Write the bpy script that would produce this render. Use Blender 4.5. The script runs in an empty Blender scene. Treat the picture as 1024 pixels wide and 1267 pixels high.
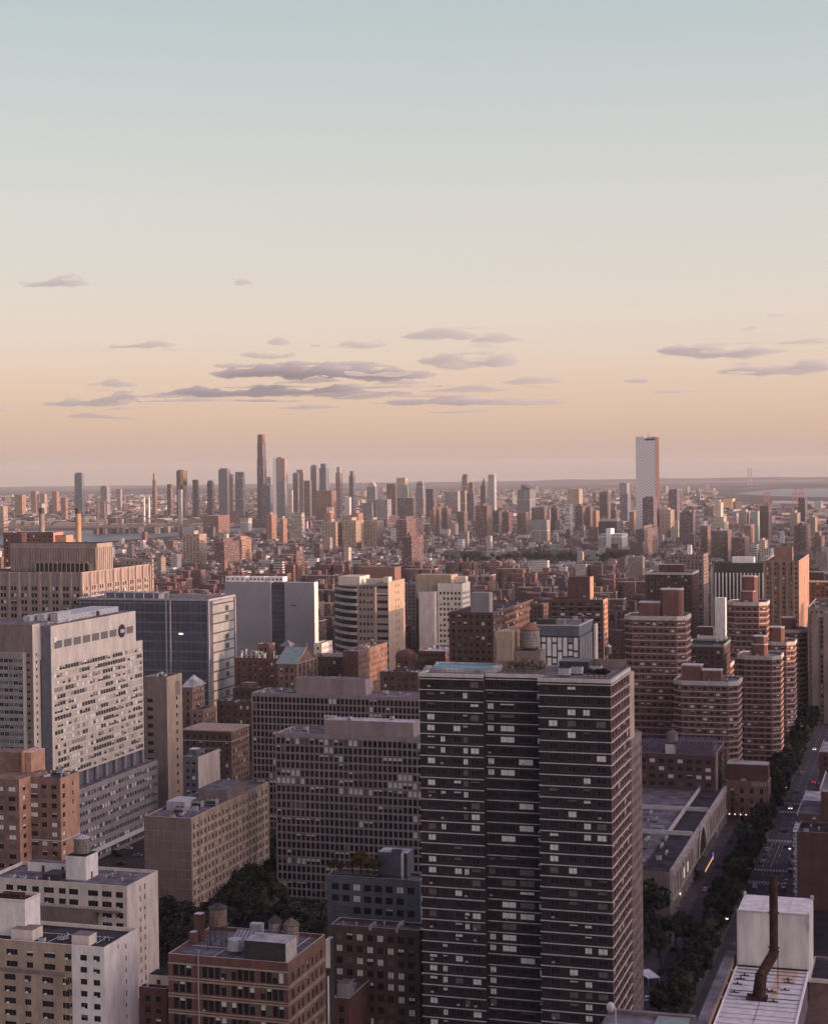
import bpy, math, random
from mathutils import Matrix, Vector

random.seed(7)
R = math.radians
S = bpy.context.scene
COL = S.collection

# ---------------------------------------------------------------- camera, sky, sun, exposure
FOC = 2060.0                       # focal length in photograph pixels (1024 wide)
CAMZ = 173.0                       # the photographer's window, metres above the street
PITCH = math.atan(48.5 / FOC)
ROLL = R(0.65)
cam = bpy.data.objects.new("camera", bpy.data.cameras.new("camera"))
cam.data.sensor_fit = 'HORIZONTAL'
cam.data.sensor_width = 36.0
cam.data.lens = 36.0 * FOC / 1024.0
cam.data.clip_start = 1.0
cam.data.clip_end = 120000.0
cam.matrix_world = (Matrix.Translation((0, 0, CAMZ)) @ Matrix.Rotation(math.pi / 2 - PITCH, 4, 'X')
                    @ Matrix.Rotation(-ROLL, 4, 'Z'))
COL.objects.link(cam)
S.camera = cam

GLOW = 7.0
SUN_EL = R(4.5)
SUN_AZ = R(-18.8)                  # measured from +X (right of the view) towards the viewer
sun_dir = Vector((math.cos(SUN_AZ) * math.cos(SUN_EL), math.sin(SUN_AZ) * math.cos(SUN_EL), math.sin(SUN_EL)))

S.view_settings.view_transform = 'Standard'
S.view_settings.look = 'None'
S.view_settings.gamma = 1.0
S.view_settings.use_curve_mapping = False
S.view_settings.exposure = 0.0
S.cycles.max_bounces = 5
S.cycles.diffuse_bounces = 2
S.cycles.glossy_bounces = 2
S.cycles.transmission_bounces = 2
S.cycles.transparent_max_bounces = 6
S.cycles.volume_bounces = 1
S.cycles.caustics_reflective = False
S.cycles.caustics_refractive = False
S.cycles.use_denoising = True

W = bpy.data.worlds.new("World")
S.world = W
W.use_nodes = True
nt = W.node_tree
nt.nodes.clear()
N = nt.nodes.new
sky = N('ShaderNodeTexSky')
sky.sky_type = 'NISHITA'
sky.sun_disc = False
sky.sun_elevation = SUN_EL
sky.sun_rotation = math.pi / 2 - SUN_AZ
sky.altitude = 150
sky.air_density = 1.2
sky.dust_density = 2.0
sky.ozone_density = 1.5
bg = N('ShaderNodeBackground')
bg.inputs['Strength'].default_value = 0.06
nt.links.new(sky.outputs[0], bg.inputs['Color'])
# the evening air's own colour by elevation (pale blue overhead, cream, peach and mauve to the horizon)
tc = N('ShaderNodeTexCoord')
sep = N('ShaderNodeSeparateXYZ')
nt.links.new(tc.outputs['Generated'], sep.inputs[0])
mr = N('ShaderNodeMapRange')
mr.inputs['From Min'].default_value = 0.0
mr.inputs['From Max'].default_value = 1.0
nt.links.new(sep.outputs['Z'], mr.inputs['Value'])
ramp = N('ShaderNodeValToRGB')
SKY_STOPS = [(0, (172, 158, 148)), (0.0189, (211, 181, 165)), (0.0359, (224, 193, 174)), (0.0649, (232, 207, 193)), (0.089, (230, 213, 204)), (0.1129, (225, 214, 207)), (0.16, (217, 213, 209)), (0.2287, (201, 206, 206)), (0.2706, (189, 200, 201))] + [(0.6, (146, 124, 174)), (1.0, (134, 102, 164))]
def lin(c):
    c = c / 255.0
    return c / 12.92 if c <= 0.04045 else ((c + 0.055) / 1.055) ** 2.4
def rgb(r, g, b):
    return (lin(r), lin(g), lin(b), 1.0)
el = ramp.color_ramp.elements
el[0].position, el[0].color = SKY_STOPS[0][0], rgb(*SKY_STOPS[0][1])
el[1].position, el[1].color = SKY_STOPS[-1][0], rgb(*SKY_STOPS[-1][1])
for p, c in SKY_STOPS[1:-1]:
    e = el.new(p)
    e.color = rgb(*c)
nt.links.new(mr.outputs[0], ramp.inputs[0])
bg2 = N('ShaderNodeBackground')
nrth = N('ShaderNodeMapRange')      # the sky behind the viewer, away from the sunset, is dimmer
nrth.inputs['From Min'].default_value = -0.55
nrth.inputs['From Max'].default_value = 0.35
nrth.inputs['To Min'].default_value = 0.54
nrth.inputs['To Max'].default_value = 0.87
nt.links.new(sep.outputs['Y'], nrth.inputs['Value'])
nt.links.new(nrth.outputs[0], bg2.inputs['Strength'])
nt.links.new(ramp.outputs[0], bg2.inputs['Color'])
add = N('ShaderNodeAddShader')
nt.links.new(bg.outputs[0], add.inputs[0])
nt.links.new(bg2.outputs[0], add.inputs[1])
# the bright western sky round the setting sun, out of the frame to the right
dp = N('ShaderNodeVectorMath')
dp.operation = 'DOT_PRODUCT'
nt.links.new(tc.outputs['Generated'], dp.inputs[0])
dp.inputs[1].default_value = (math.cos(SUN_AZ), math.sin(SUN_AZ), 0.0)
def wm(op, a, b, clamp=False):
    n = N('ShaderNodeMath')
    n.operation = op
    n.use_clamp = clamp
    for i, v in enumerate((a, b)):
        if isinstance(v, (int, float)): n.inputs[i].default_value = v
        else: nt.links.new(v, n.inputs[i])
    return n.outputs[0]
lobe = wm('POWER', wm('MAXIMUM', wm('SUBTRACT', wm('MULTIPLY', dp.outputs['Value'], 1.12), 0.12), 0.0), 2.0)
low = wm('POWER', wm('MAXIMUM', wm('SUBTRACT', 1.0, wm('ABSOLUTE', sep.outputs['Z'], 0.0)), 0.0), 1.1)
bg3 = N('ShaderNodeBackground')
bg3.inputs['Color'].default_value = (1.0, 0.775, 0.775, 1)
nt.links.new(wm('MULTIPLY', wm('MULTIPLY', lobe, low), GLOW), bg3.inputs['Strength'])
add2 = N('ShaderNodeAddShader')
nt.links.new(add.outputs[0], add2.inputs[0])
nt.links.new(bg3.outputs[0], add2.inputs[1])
out = N('ShaderNodeOutputWorld')
nt.links.new(add2.outputs[0], out.inputs['Surface'])

sl = bpy.data.lights.new("sun", 'SUN')
sl.energy = 5.0
sl.angle = R(0.5)
sl.color = (1.0, 0.57, 0.35)
so = bpy.data.objects.new("sun", sl)
so.rotation_euler = sun_dir.to_track_quat('Z', 'Y').to_euler()
so.location = (600, -400, 600)
COL.objects.link(so)

# ---------------------------------------------------------------- photograph pixels to places
def ray(x, y):
    dx, dy = x - 512.0, 633.5 - y
    c, s = math.cos(ROLL), math.sin(ROLL)
    rx, ry = (dx * c + dy * s) / FOC, (-dx * s + dy * c) / FOC
    yd = math.cos(PITCH) + math.sin(PITCH) * ry
    zd = -math.sin(PITCH) + math.cos(PITCH) * ry
    return rx / yd, zd / yd
def at(x, y, D):
    a, b = ray(x, y)
    return Vector((a * D, D, CAMZ + b * D))
def ground(x, y, z=0.0):
    a, b = ray(x, y)
    D = (z - CAMZ) / b
    return Vector((a * D, D, z))

TH = R(17.2)                       # the street grid's angle to the view
CT, ST = math.cos(TH), math.sin(TH)
U = Vector((CT, -ST, 0))           # along the cross streets, to the right
V = Vector((ST, CT, 0))            # along the avenue, away

# ---------------------------------------------------------------- materials
def mat(name, color, rough=0.85, vary=0.10, scale=0.6, spec=0.3, streak=0.0, metal=0.0, tint=None):
    """A plain surface with mottling and rain streaks in its own colour."""
    m = bpy.data.materials.new(name)
    m.use_nodes = True
    t = m.node_tree
    b = t.nodes['Principled BSDF']
    b.inputs['Roughness'].default_value = rough
    b.inputs['Specular IOR Level'].default_value = spec
    b.inputs['Metallic'].default_value = metal
    co = t.nodes.new('ShaderNodeTexCoord')
    no = t.nodes.new('ShaderNodeTexNoise')
    no.inputs['Scale'].default_value = scale
    no.inputs['Detail'].default_value = 6.0
    no.inputs['Roughness'].default_value = 0.65
    mp = t.nodes.new('ShaderNodeMapping')
    mp.inputs['Scale'].default_value = (1.0, 1.0, 1.0 - 0.85 * streak)
    t.links.new(co.outputs['Object'], mp.inputs[0])
    t.links.new(mp.outputs[0], no.inputs['Vector'])
    r = t.nodes.new('ShaderNodeValToRGB')
    k = 2.2 * vary
    c = color
    d = tint if tint else tuple(v * (1 - k) for v in c)
    r.color_ramp.elements[0].position = 0.33
    r.color_ramp.elements[0].color = (d[0], d[1], d[2], 1)
    r.color_ramp.elements[1].position = 0.67
    r.color_ramp.elements[1].color = tuple(min(1.0, v * (1 + 0.6 * k)) for v in c[:3]) + (1,)
    t.links.new(no.outputs['Fac'], r.inputs[0])
    t.links.new(r.outputs[0], b.inputs['Base Color'])
    return m

def emit(name, color, strength):
    m = bpy.data.materials.new(name)
    m.use_nodes = True
    t = m.node_tree
    b = t.nodes['Principled BSDF']
    b.inputs['Base Color'].default_value = (*color, 1)
    b.inputs['Emission Color'].default_value = (*color, 1)
    b.inputs['Emission Strength'].default_value = strength
    return m

def mth(t, op, a, b=None, c=None):
    n = t.nodes.new('ShaderNodeMath')
    n.operation = op
    for i, v in enumerate((a, b, c)):
        if v is None:
            continue
        if isinstance(v, (int, float)):
            n.inputs[i].default_value = v
        else:
            t.links.new(v, n.inputs[i])
    return n.outputs[0]

def facade_mat(name, wall=None, glass=(0.03, 0.032, 0.04), pu=3.4, pv=3.1, fu=0.5, fv=0.5, pale=0.18, rough=0.8, palecol=(0.33, 0.33, 0.31),
               vary=0.12, gr=0.25):
    """Rows of windows for far buildings, laid out in metres over each wall; wall=None takes the wall colour from the mesh."""
    m = bpy.data.materials.new(name)
    m.use_nodes = True
    t = m.node_tree
    b = t.nodes['Principled BSDF']
    L = t.links.new
    uv = t.nodes.new('ShaderNodeUVMap')
    uv.uv_map = 'UVMap'
    s = t.nodes.new('ShaderNodeSeparateXYZ')
    L(uv.outputs[0], s.inputs[0])
    u = mth(t, 'DIVIDE', s.outputs[0], pu)
    v = mth(t, 'DIVIDE', s.outputs[1], pv)
    fu_, fv_ = mth(t, 'FRACT', u), mth(t, 'FRACT', v)
    mu = mth(t, 'LESS_THAN', mth(t, 'ABSOLUTE', mth(t, 'SUBTRACT', fu_, 0.5)), fu / 2)
    mv = mth(t, 'LESS_THAN', mth(t, 'ABSOLUTE', mth(t, 'SUBTRACT', fv_, 0.55)), fv / 2)
    pos = mth(t, 'GREATER_THAN', s.outputs[1], -500.0)
    msk = mth(t, 'MULTIPLY', mth(t, 'MULTIPLY', mu, mv), pos)
    cell = t.nodes.new('ShaderNodeCombineXYZ')
    L(mth(t, 'FLOOR', u), cell.inputs[0])
    L(mth(t, 'FLOOR', v), cell.inputs[1])
    wn = t.nodes.new('ShaderNodeTexWhiteNoise')
    wn.noise_dimensions = '2D'
    L(cell.outputs[0], wn.inputs['Vector'])
    pm = mth(t, 'LESS_THAN', wn.outputs['Value'], pale)
    gm = t.nodes.new('ShaderNodeMix')
    gm.data_type = 'RGBA'
    gm.inputs[6].default_value = (*glass, 1)
    gm.inputs[7].default_value = (*palecol, 1)
    L(pm, gm.inputs[0])
    co = t.nodes.new('ShaderNodeTexCoord')
    no = t.nodes.new('ShaderNodeTexNoise')
    no.inputs['Scale'].default_value = 0.12
    no.inputs['Detail'].default_value = 5
    L(co.outputs['Object'], no.inputs['Vector'])
    hv = t.nodes.new('ShaderNodeHueSaturation')
    if wall is None:
        at_ = t.nodes.new('ShaderNodeAttribute')
        at_.attribute_name = 'Col'
        L(at_.outputs['Color'], hv.inputs['Color'])
    else:
        hv.inputs['Color'].default_value = (*wall, 1)
    L(mth(t, 'ADD', mth(t, 'MULTIPLY', no.outputs['Fac'], 4 * vary), 1 - 2 * vary), hv.inputs['Value'])
    wm = t.nodes.new('ShaderNodeMix')
    wm.data_type = 'RGBA'
    L(msk, wm.inputs[0])
    L(hv.outputs[0], wm.inputs[6])
    L(gm.outputs[2], wm.inputs[7])
    L(wm.outputs[2], b.inputs['Base Color'])
    L(mth(t, 'SUBTRACT', rough, mth(t, 'MULTIPLY', msk, rough - gr)), b.inputs['Roughness'])
    b.inputs['Specular IOR Level'].default_value = 0.4
    return m

M = {}
def mk(key, *a, **k):
    M[key] = mat(key, *a, **k)
    return M[key]

# ---------------------------------------------------------------- mesh helper
class MB:
    def __init__(s):
        s.v, s.f, s.m, s.uv, s.c = [], [], [], [], []
        s.col = None
    def face(s, pts, mi=0, uv=None):
        n = len(s.v)
        s.v.extend(tuple(p) for p in pts)
        s.f.append(tuple(range(n, n + len(pts))))
        s.m.append(mi)
        s.uv.append(uv)
        s.c.append(s.col)
    def box(s, x0, x1, y0, y1, z0, z1, mi=0, top=None, bottom=False, topcol=None):
        A = [(x0, y0), (x1, y0), (x1, y1), (x0, y1)]
        s.prism(A, z0, z1, mi, top, bottom, topcol)
    def prism(s, A, z0, z1, mi=0, top=None, bottom=False, topcol=None, u0=0.0):
        """Counter-clockwise outline A raised from z0 to z1; walls carry metres as UV, the top has no windows."""
        u = u0
        n = len(A)
        for i in range(n):
            a, b = A[i], A[(i + 1) % n]
            d = math.hypot(b[0] - a[0], b[1] - a[1])
            s.face([(a[0], a[1], z0), (b[0], b[1], z0), (b[0], b[1], z1), (a[0], a[1], z1)], mi, [(u, z0), (u + d, z0), (u + d, z1), (u, z1)])
            u += d + 0.0
        c = s.col
        if topcol:
            s.col = topcol
        s.face([(p[0], p[1], z1) for p in A], mi if top is None else top, [(0, -1000)] * n)
        if bottom:
            s.face([(p[0], p[1], z0) for p in reversed(A)], mi, [(0, -1000)] * n)
        s.col = c
    def cone(s, cx, cy, r0, r1, z0, z1, n=10, mi=0, cap=True, ph=0.0):
        a = [(cx + r0 * math.cos(ph + 2 * math.pi * i / n), cy + r0 * math.sin(ph + 2 * math.pi * i / n)) for i in range(n)]
        b = [(cx + r1 * math.cos(ph + 2 * math.pi * i / n), cy + r1 * math.sin(ph + 2 * math.pi * i / n)) for i in range(n)]
        for i in range(n):
            j = (i + 1) % n
            s.face([(*a[i], z0), (*a[j], z0), (*b[j], z1), (*b[i], z1)], mi, [(0, -1000)] * 4)
        if cap and r1 > 1e-4:
            s.face([(*p, z1) for p in b], mi, [(0, -1000)] * n)
    def tube(s, p, q, r, n=6, mi=0, r2=None):
        p, q = Vector(p), Vector(q)
        d = (q - p).normalized()
        e = d.cross(Vector((0, 0, 1)))
        if e.length < 1e-3:
            e = Vector((1, 0, 0))
        e.normalize()
        g = d.cross(e)
        r2 = r if r2 is None else r2
        A = [p + (e * math.cos(2 * math.pi * i / n) + g * math.sin(2 * math.pi * i / n)) * r for i in range(n)]
        B = [q + (e * math.cos(2 * math.pi * i / n) + g * math.sin(2 * math.pi * i / n)) * r2 for i in range(n)]
        for i in range(n):
            j = (i + 1) % n
            s.face([A[j], A[i], B[i], B[j]], mi)
        s.face(list(A), mi)
        s.face(list(reversed(B)), mi)
    def mesh(s, name, mats):
        me = bpy.data.meshes.new(name)
        me.from_pydata(s.v, [], s.f)
        for m in (mats if isinstance(mats, (list, tuple)) else [mats]):
            me.materials.append(m)
        me.polygons.foreach_set('material_index', s.m)
        if any(u is not None for u in s.uv):
            l = me.uv_layers.new(name='UVMap')
            fl = []
            for f, u in zip(s.f, s.uv):
                if u is None:
                    u = [(0, -1000)] * len(f)
                for a in u:
                    fl.extend(a)
            l.data.foreach_set('uv', fl)
        if any(c is not None for c in s.c):
            a = me.attributes.new('Col', 'FLOAT_COLOR', 'FACE')
            fl = []
            for c in s.c:
                c = c or (0.3, 0.3, 0.3)
                fl.extend((c[0], c[1], c[2], 1.0))
            a.data.foreach_set('color', fl)
        me.update()
        return me
    def build(s, name, mats, parent=None, loc=(0, 0, 0), rz=0.0):
        o = bpy.data.objects.new(name, s.mesh(name, mats))
        COL.objects.link(o)
        o.parent = parent
        o.location = loc
        o.rotation_euler = (0, 0, rz)
        return o

def empty(name, loc, rz=0.0):
    o = bpy.data.objects.new(name, None)
    o.empty_display_size = 1.0
    COL.objects.link(o)
    o.location = loc
    o.rotation_euler = (0, 0, rz)
    return o
def tag(o, label=None, cat=None, group=None, kind=None):
    if label: o['label'] = label
    if cat: o['category'] = cat
    if group: o['group'] = group
    if kind: o['kind'] = kind
    return o
def link_copy(o, parent=None):
    c = o.copy()
    COL.objects.link(c)
    c.parent = parent
    return c
def copy_tree(o, parent=None):
    c = link_copy(o, parent)
    for ch in o.children:
        copy_tree(ch, c)
    return c
# ---------------------------------------------------------------- window, wall and roof builders
mk('glass', (0.022, 0.023, 0.03), 0.12, 0.05, 0.3, 0.5)
mk('glass_grey', (0.05, 0.052, 0.062), 0.15, 0.1, 0.2, 0.5)
mk('blind', (0.84, 0.84, 0.78), 0.7, 0.12, 2.0)
mk('blind_dim', (0.16, 0.15, 0.15), 0.7, 0.2, 2.0)
mk('frame_dark', (0.06, 0.055, 0.055), 0.6, 0.1)
mk('frame_pale', (0.46, 0.43, 0.4), 0.7, 0.1)
mk('frame_brown', (0.11, 0.08, 0.075), 0.7, 0.1)
M['lit'] = emit('lamp_light', (1.0, 0.82, 0.55), 2.2)
mk('cream_brick', (0.72, 0.64, 0.555), 0.9, 0.10, 0.35, 0.2, 0.8)
mk('white_brick', (0.8, 0.765, 0.73), 0.9, 0.09, 0.35, 0.2, 0.8)
mk('tan_brick', (0.40, 0.315, 0.245), 0.9, 0.12, 0.35, 0.2, 0.8)
mk('taupe_brick', (0.235, 0.185, 0.175), 0.9, 0.12, 0.3, 0.2, 0.8)
mk('red_brick', (0.175, 0.092, 0.08), 0.92, 0.16, 0.4, 0.15, 0.6)
mk('sunlit_brick', (0.46, 0.27, 0.19), 0.92, 0.14, 0.4, 0.15, 0.6)  # brick with the low sun's orange put into its colour
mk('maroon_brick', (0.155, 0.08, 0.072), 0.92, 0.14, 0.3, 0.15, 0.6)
mk('brown_brick', (0.125, 0.078, 0.070), 0.92, 0.14, 0.3, 0.15, 0.6)
mk('black_brick', (0.033, 0.026, 0.031), 0.8, 0.18, 0.3, 0.3, 0.6)
mk('concrete', (0.295, 0.245, 0.245), 0.9, 0.12, 0.25, 0.2, 0.85)
mk('grey_concrete', (0.30, 0.285, 0.285), 0.9, 0.10, 0.25, 0.2, 0.85)
mk('pale_concrete', (0.6, 0.535, 0.46), 0.9, 0.09, 0.25, 0.2, 0.85)
mk('limestone', (0.31, 0.255, 0.23), 0.9, 0.11, 0.2, 0.2, 0.85)
mk('slab_edge', (0.64, 0.59, 0.58), 0.85, 0.12, 0.6)
mk('roof_tar', (0.045, 0.040, 0.047), 0.9, 0.36, 0.16, 0.2)
mk('roof_grey', (0.17, 0.16, 0.17), 0.9, 0.32, 0.2, 0.2)
mk('roof_pale', (0.46, 0.46, 0.46), 0.88, 0.28, 0.2, 0.2)
mk('coping', (0.58, 0.54, 0.5), 0.85, 0.12, 0.6)
mk('galvanised', (0.42, 0.43, 0.44), 0.5, 0.15, 0.8, 0.5)
mk('white_paint', (0.8, 0.79, 0.76), 0.6, 0.08, 0.5, 0.4, 0.7)
mk('dark_steel', (0.05, 0.045, 0.045), 0.6, 0.15)
mk('cedar', (0.20, 0.145, 0.115), 0.9, 0.22, 1.6, 0.1, 0.9)
mk('old_cedar', (0.27, 0.235, 0.215), 0.9, 0.20, 1.6, 0.1, 0.9)
mk('tank_cap', (0.26, 0.12, 0.075), 0.85, 0.15, 1.0)
mk('rust', (0.055, 0.03, 0.027), 0.9, 0.3, 0.8, 0.1, 0.5)
mk('copper_green', (0.25, 0.33, 0.295), 0.85, 0.12, 0.4)
mk('blue_grey_panel', (0.145, 0.15, 0.185), 0.7, 0.12, 0.3)
mk('pool_water', (0.15, 0.36, 0.37), 0.5, 0.12, 0.8, 0.2)
mk('terrace_tile', (0.24, 0.22, 0.21), 0.9, 0.15, 0.8)
mk('bark', (0.07, 0.05, 0.04), 0.95, 0.2, 2.0)

def window_geom(mb, w, h, kind, panes, P=None, ac=False):
    """One window: pane, frame and bars, its bottom centre at the origin and looking to -Y. Slots: frame, glass, blind, lamp light, unit."""
    P = P or (lambda x, y, z: (x, y, z))
    def q(x0, x1, z0, z1, y, mi):
        mb.face([P(x0, y, z0), P(x1, y, z0), P(x1, y, z1), P(x0, y, z1)], mi)
    a, b = -w / 2, w / 2
    zs = h * {0: 1.0, 1: 0.06, 2: 0.52, 3: 1.0, 4: 0.74}[kind]
    g = 3 if kind == 3 else 1
    if zs > 0:
        q(a, b, 0, zs, 0.0, g)
    if zs < h:
        q(a, b, zs, h, 0.0, 2)
    t = min(0.09, w * 0.07)
    y = -0.05
    q(a, b, 0, t, y, 0)
    q(a, b, h - t, h, y, 0)
    q(a, a + t, t, h - t, y, 0)
    q(b - t, b, t, h - t, y, 0)
    for i in range(1, panes):
        x = a + w * i / panes
        q(x - t / 2, x + t / 2, t, h - t, y, 0)
    if ac:
        x = a + w * 0.3
        for f in (((-.33, -.45, .02), (.33, -.45, .02), (.33, -.45, .42), (-.33, -.45, .42)), ((-.33, -.06, .42), (-.33, -.45, .42), (.33, -.45, .42), (.33, -.06, .42)),
                  ((.33, -.45, .02), (.33, -.06, .02), (.33, -.06, .42), (.33, -.45, .42))):
            mb.face([P(x + p[0], p[1], p[2]) for p in f], 4)

WCACHE = {}
def window_mesh(w, h, kind, panes, mats, ac):
    k = (round(w, 2), round(h, 2), kind, panes, tuple(m.name for m in mats), ac)
    if k not in WCACHE:
        mb = MB()
        window_geom(mb, w, h, kind, panes, None, ac)
        WCACHE[k] = mb.mesh('window', mats)
    return WCACHE[k]

def wmats(frame='frame_dark', glass='glass', blind='blind', unit='frame_pale'):
    return [M[frame], M[glass], M[blind], M['lit'], M[unit]]

def wkind(pb=0.15, ph=0.12, pl=0.0):
    r = random.random()
    if r < pb: return 1
    if r < pb + ph: return random.choice((2, 4))
    if r < pb + ph + pl: return 3
    return 0

def cols_even(w, pitch, ww, margin=0.8):
    n = max(1, int((w - 2 * margin) / pitch + 0.5))
    p = (w - 2 * margin) / n
    ww = min(ww, p * 0.93)
    return [(margin + p * (i + 0.5) - ww / 2, margin + p * (i + 0.5) + ww / 2) for i in range(n)]
def rows_even(z0, z1, fh, sill, wh):
    n = max(1, int((z1 - z0) / fh + 0.5))
    p = (z1 - z0) / n
    return [(z0 + p * i + sill * p / fh, z0 + p * i + (sill + wh) * p / fh) for i in range(n)]

def facade(mb, o, du, width, z0, z1, cols, rows, rec=0.25, mi=0, rmi=None):
    """A wall from o along du with openings; the reveals go in by rec. Returns the openings (centre, angle, width, height)."""
    rmi = mi if rmi is None else rmi
    nx, ny = du[1], -du[0]            # outward
    P = lambda u, z, d=0.0: (o[0] + du[0] * u - nx * d, o[1] + du[1] * u - ny * d, z)
    def q(u0, u1, a, b):
        if u1 - u0 > 1e-4 and b - a > 1e-4:
            mb.face([P(u0, a), P(u1, a), P(u1, b), P(u0, b)], mi, [(u0, a), (u1, a), (u1, b), (u0, b)])
    outs = []
    z = z0
    if not cols:
        rows = []
    for (a, b) in rows:
        q(0, width, z, a)
        u = 0.0
        for (c, d) in cols:
            q(u, c, a, b)
            u = d
            mb.face([P(c, a), P(d, a), P(d, a, rec), P(c, a, rec)], rmi)
            mb.face([P(c, b, rec), P(d, b, rec), P(d, b), P(c, b)], rmi)
            mb.face([P(c, a), P(c, a, rec), P(c, b, rec), P(c, b)], rmi)
            mb.face([P(d, a, rec), P(d, a), P(d, b), P(d, b, rec)], rmi)
            m = (c + d) / 2
            outs.append((P(m, a, rec), math.atan2(du[1], du[0]), d - c, b - a))
        q(u, width, a, b)
        z = b
    q(0, width, z, z1)
    return outs

class Bld:
    """A building placed by its near corner: depth D, pixel columns of its left edge, near corner and far edge, pixel row of its top."""
    def __init__(s, name, label, D, xl, xc, xr, yt, cat='building', group=None, width=None, depth=None):
        C = at(xc, yt, D)
        s.H = C.z
        kl, kr = ray(xl, yt)[0], ray(xr, yt)[0]
        s.W = width or (C.x - kl * C.y) / (CT + kl * ST)
        s.L = depth or (kr * C.y - C.x) / (ST - kr * CT)
        o = C - U * s.W
        s.o = Vector((o.x, o.y, 0))
        s.root = tag(empty(name, s.o, -TH), label, cat, group)
        s.win = []
        s.wm = wmats()
        s.n = 0
    def world(s, p):
        return s.o + U * p[0] + V * p[1] + Vector((0, 0, p[2]))
    def local_z(s, y, p=(0, 0)):
        """Height of pixel row y over the local point p."""
        w = s.world((p[0], p[1], 0))
        x = 512 + FOC * w.x / w.y
        return CAMZ + ray(x, y)[1] * w.y
    def local_x(s, px, y, py=0.0):
        """Local x on the plane y=py seen at pixel column px."""
        k = ray(px, y)[0]
        q = s.o + V * py
        return (k * q.y - q.x) / (CT + k * ST)
    def add_wins(s, outs, pb=0.15, ph=0.12, pl=0.0, panes=2, ac=0.0, runs=0):
        k, left = 0, 0
        for (p, a, w, h) in outs:
            if runs:
                if left <= 0:
                    k = wkind(pb, ph, pl)
                    left = random.choice((1, 2, 2, 3, 4)) if k else random.randint(1, runs)
                left -= 1
            else:
                k = wkind(pb, ph, pl)
            wm_ = s.wm
            if k in (1, 2, 4) and random.random() < .33:
                wm_ = [s.wm[0], s.wm[1], M['blind_dim'], s.wm[3], s.wm[4]]
            s.win.append((p, a, w, h, k, panes, random.random() < ac, wm_))
    def shell(s, mb, x0, x1, y0, y1, z0, z1, fc=(), fr=(), sc=(), sr=(), rec=0.25, par=0.9, mi=0, cmi=None, fmi=None, smi=None):
        """Four walls with a parapet; windows on the street front and the right side."""
        fmi = mi if fmi is None else fmi
        smi = mi if smi is None else smi
        a = facade(mb, (x0, y0), (1, 0), x1 - x0, z0, z1, list(fc), list(fr), rec, fmi)
        b = facade(mb, (x1, y0), (0, 1), y1 - y0, z0, z1, list(sc), list(sr), rec, smi)
        facade(mb, (x1, y1), (-1, 0), x1 - x0, z0, z1, [], [], rec, mi)
        facade(mb, (x0, y1), (0, -1), y1 - y0, z0, z1, [], [], rec, mi)
        t = 0.35
        cm = mi if cmi is None else cmi
        o = [(x0, y0), (x1, y0), (x1, y1), (x0, y1)]
        i_ = [(x0 + t, y0 + t), (x1 - t, y0 + t), (x1 - t, y1 - t), (x0 + t, y1 - t)]
        for k in range(4):
            j = (k + 1) % 4
            mb.face([(*o[k], z1), (*o[j], z1), (*i_[j], z1), (*i_[k], z1)], cm, [(0, -1000)] * 4)
            mb.face([(*i_[k], z1), (*i_[j], z1), (*i_[j], z1 - par), (*i_[k], z1 - par)], mi, [(0, -1000)] * 4)
        return a, b
    def roof(s, x0, x1, y0, y1, z, m='roof_tar', name='roof'):
        mb = MB()
        mb.box(x0 + .36, x1 - .36, y0 + .36, y1 - .36, z - 0.25, z)
        return mb.build(name, M[m], s.root)
    def part(s, name, mb, m):
        return mb.build(name, [M[k] for k in m] if isinstance(m, (list, tuple)) else M[m], s.root)
    def boxpart(s, name, x0, x1, y0, y1, z0, z1, m, top=None):
        mb = MB()
        mb.box(x0, x1, y0, y1, z0, z1, 0, 1 if top else None)
        return s.part(name, mb, [m, top] if top else m)
    def finish(s, n=90, zmin=-1e9, name='window'):
        """The windows that show largest as parts, the others as one part."""
        def key(w):
            q = s.world(w[0])
            return (0 if q.z > zmin else 1, (q - Vector((0, 0, CAMZ))).length / math.sqrt(w[2] * w[3]))
        ws = sorted(s.win, key=key)
        for (p, a, w, h, k, panes, ac, wm) in ws[:n]:
            o = bpy.data.objects.new(name, window_mesh(w, h, k, panes, wm, ac))
            COL.objects.link(o)
            o.parent = s.root
            o.location = p
            o.rotation_euler = (0, 0, a)
        rest = ws[n:]
        groups = {}
        for r in rest:
            groups.setdefault(tuple(m.name for m in r[7]), []).append(r)
        if rest:
            mb = MB()
            mats, off = [], {}
            for key_, g in groups.items():
                off[key_] = len(mats)
                mats += g[0][7]
            for key_, g in groups.items():
                for (p, a, w, h, k, panes, ac, wm) in g:
                    ca, sa = math.cos(a), math.sin(a)
                    n0 = len(mb.m)
                    window_geom(mb, w, h, k, panes, lambda x, y, z: (p[0] + x * ca - y * sa, p[1] + x * sa + y * ca, p[2] + z), ac)
                    if off[key_]:
                        for i in range(n0, len(mb.m)):
                            mb.m[i] += off[key_]
            o = mb.build('windows', mats, s.root)
            o['kind'] = 'stuff'
        s.win = []

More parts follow.
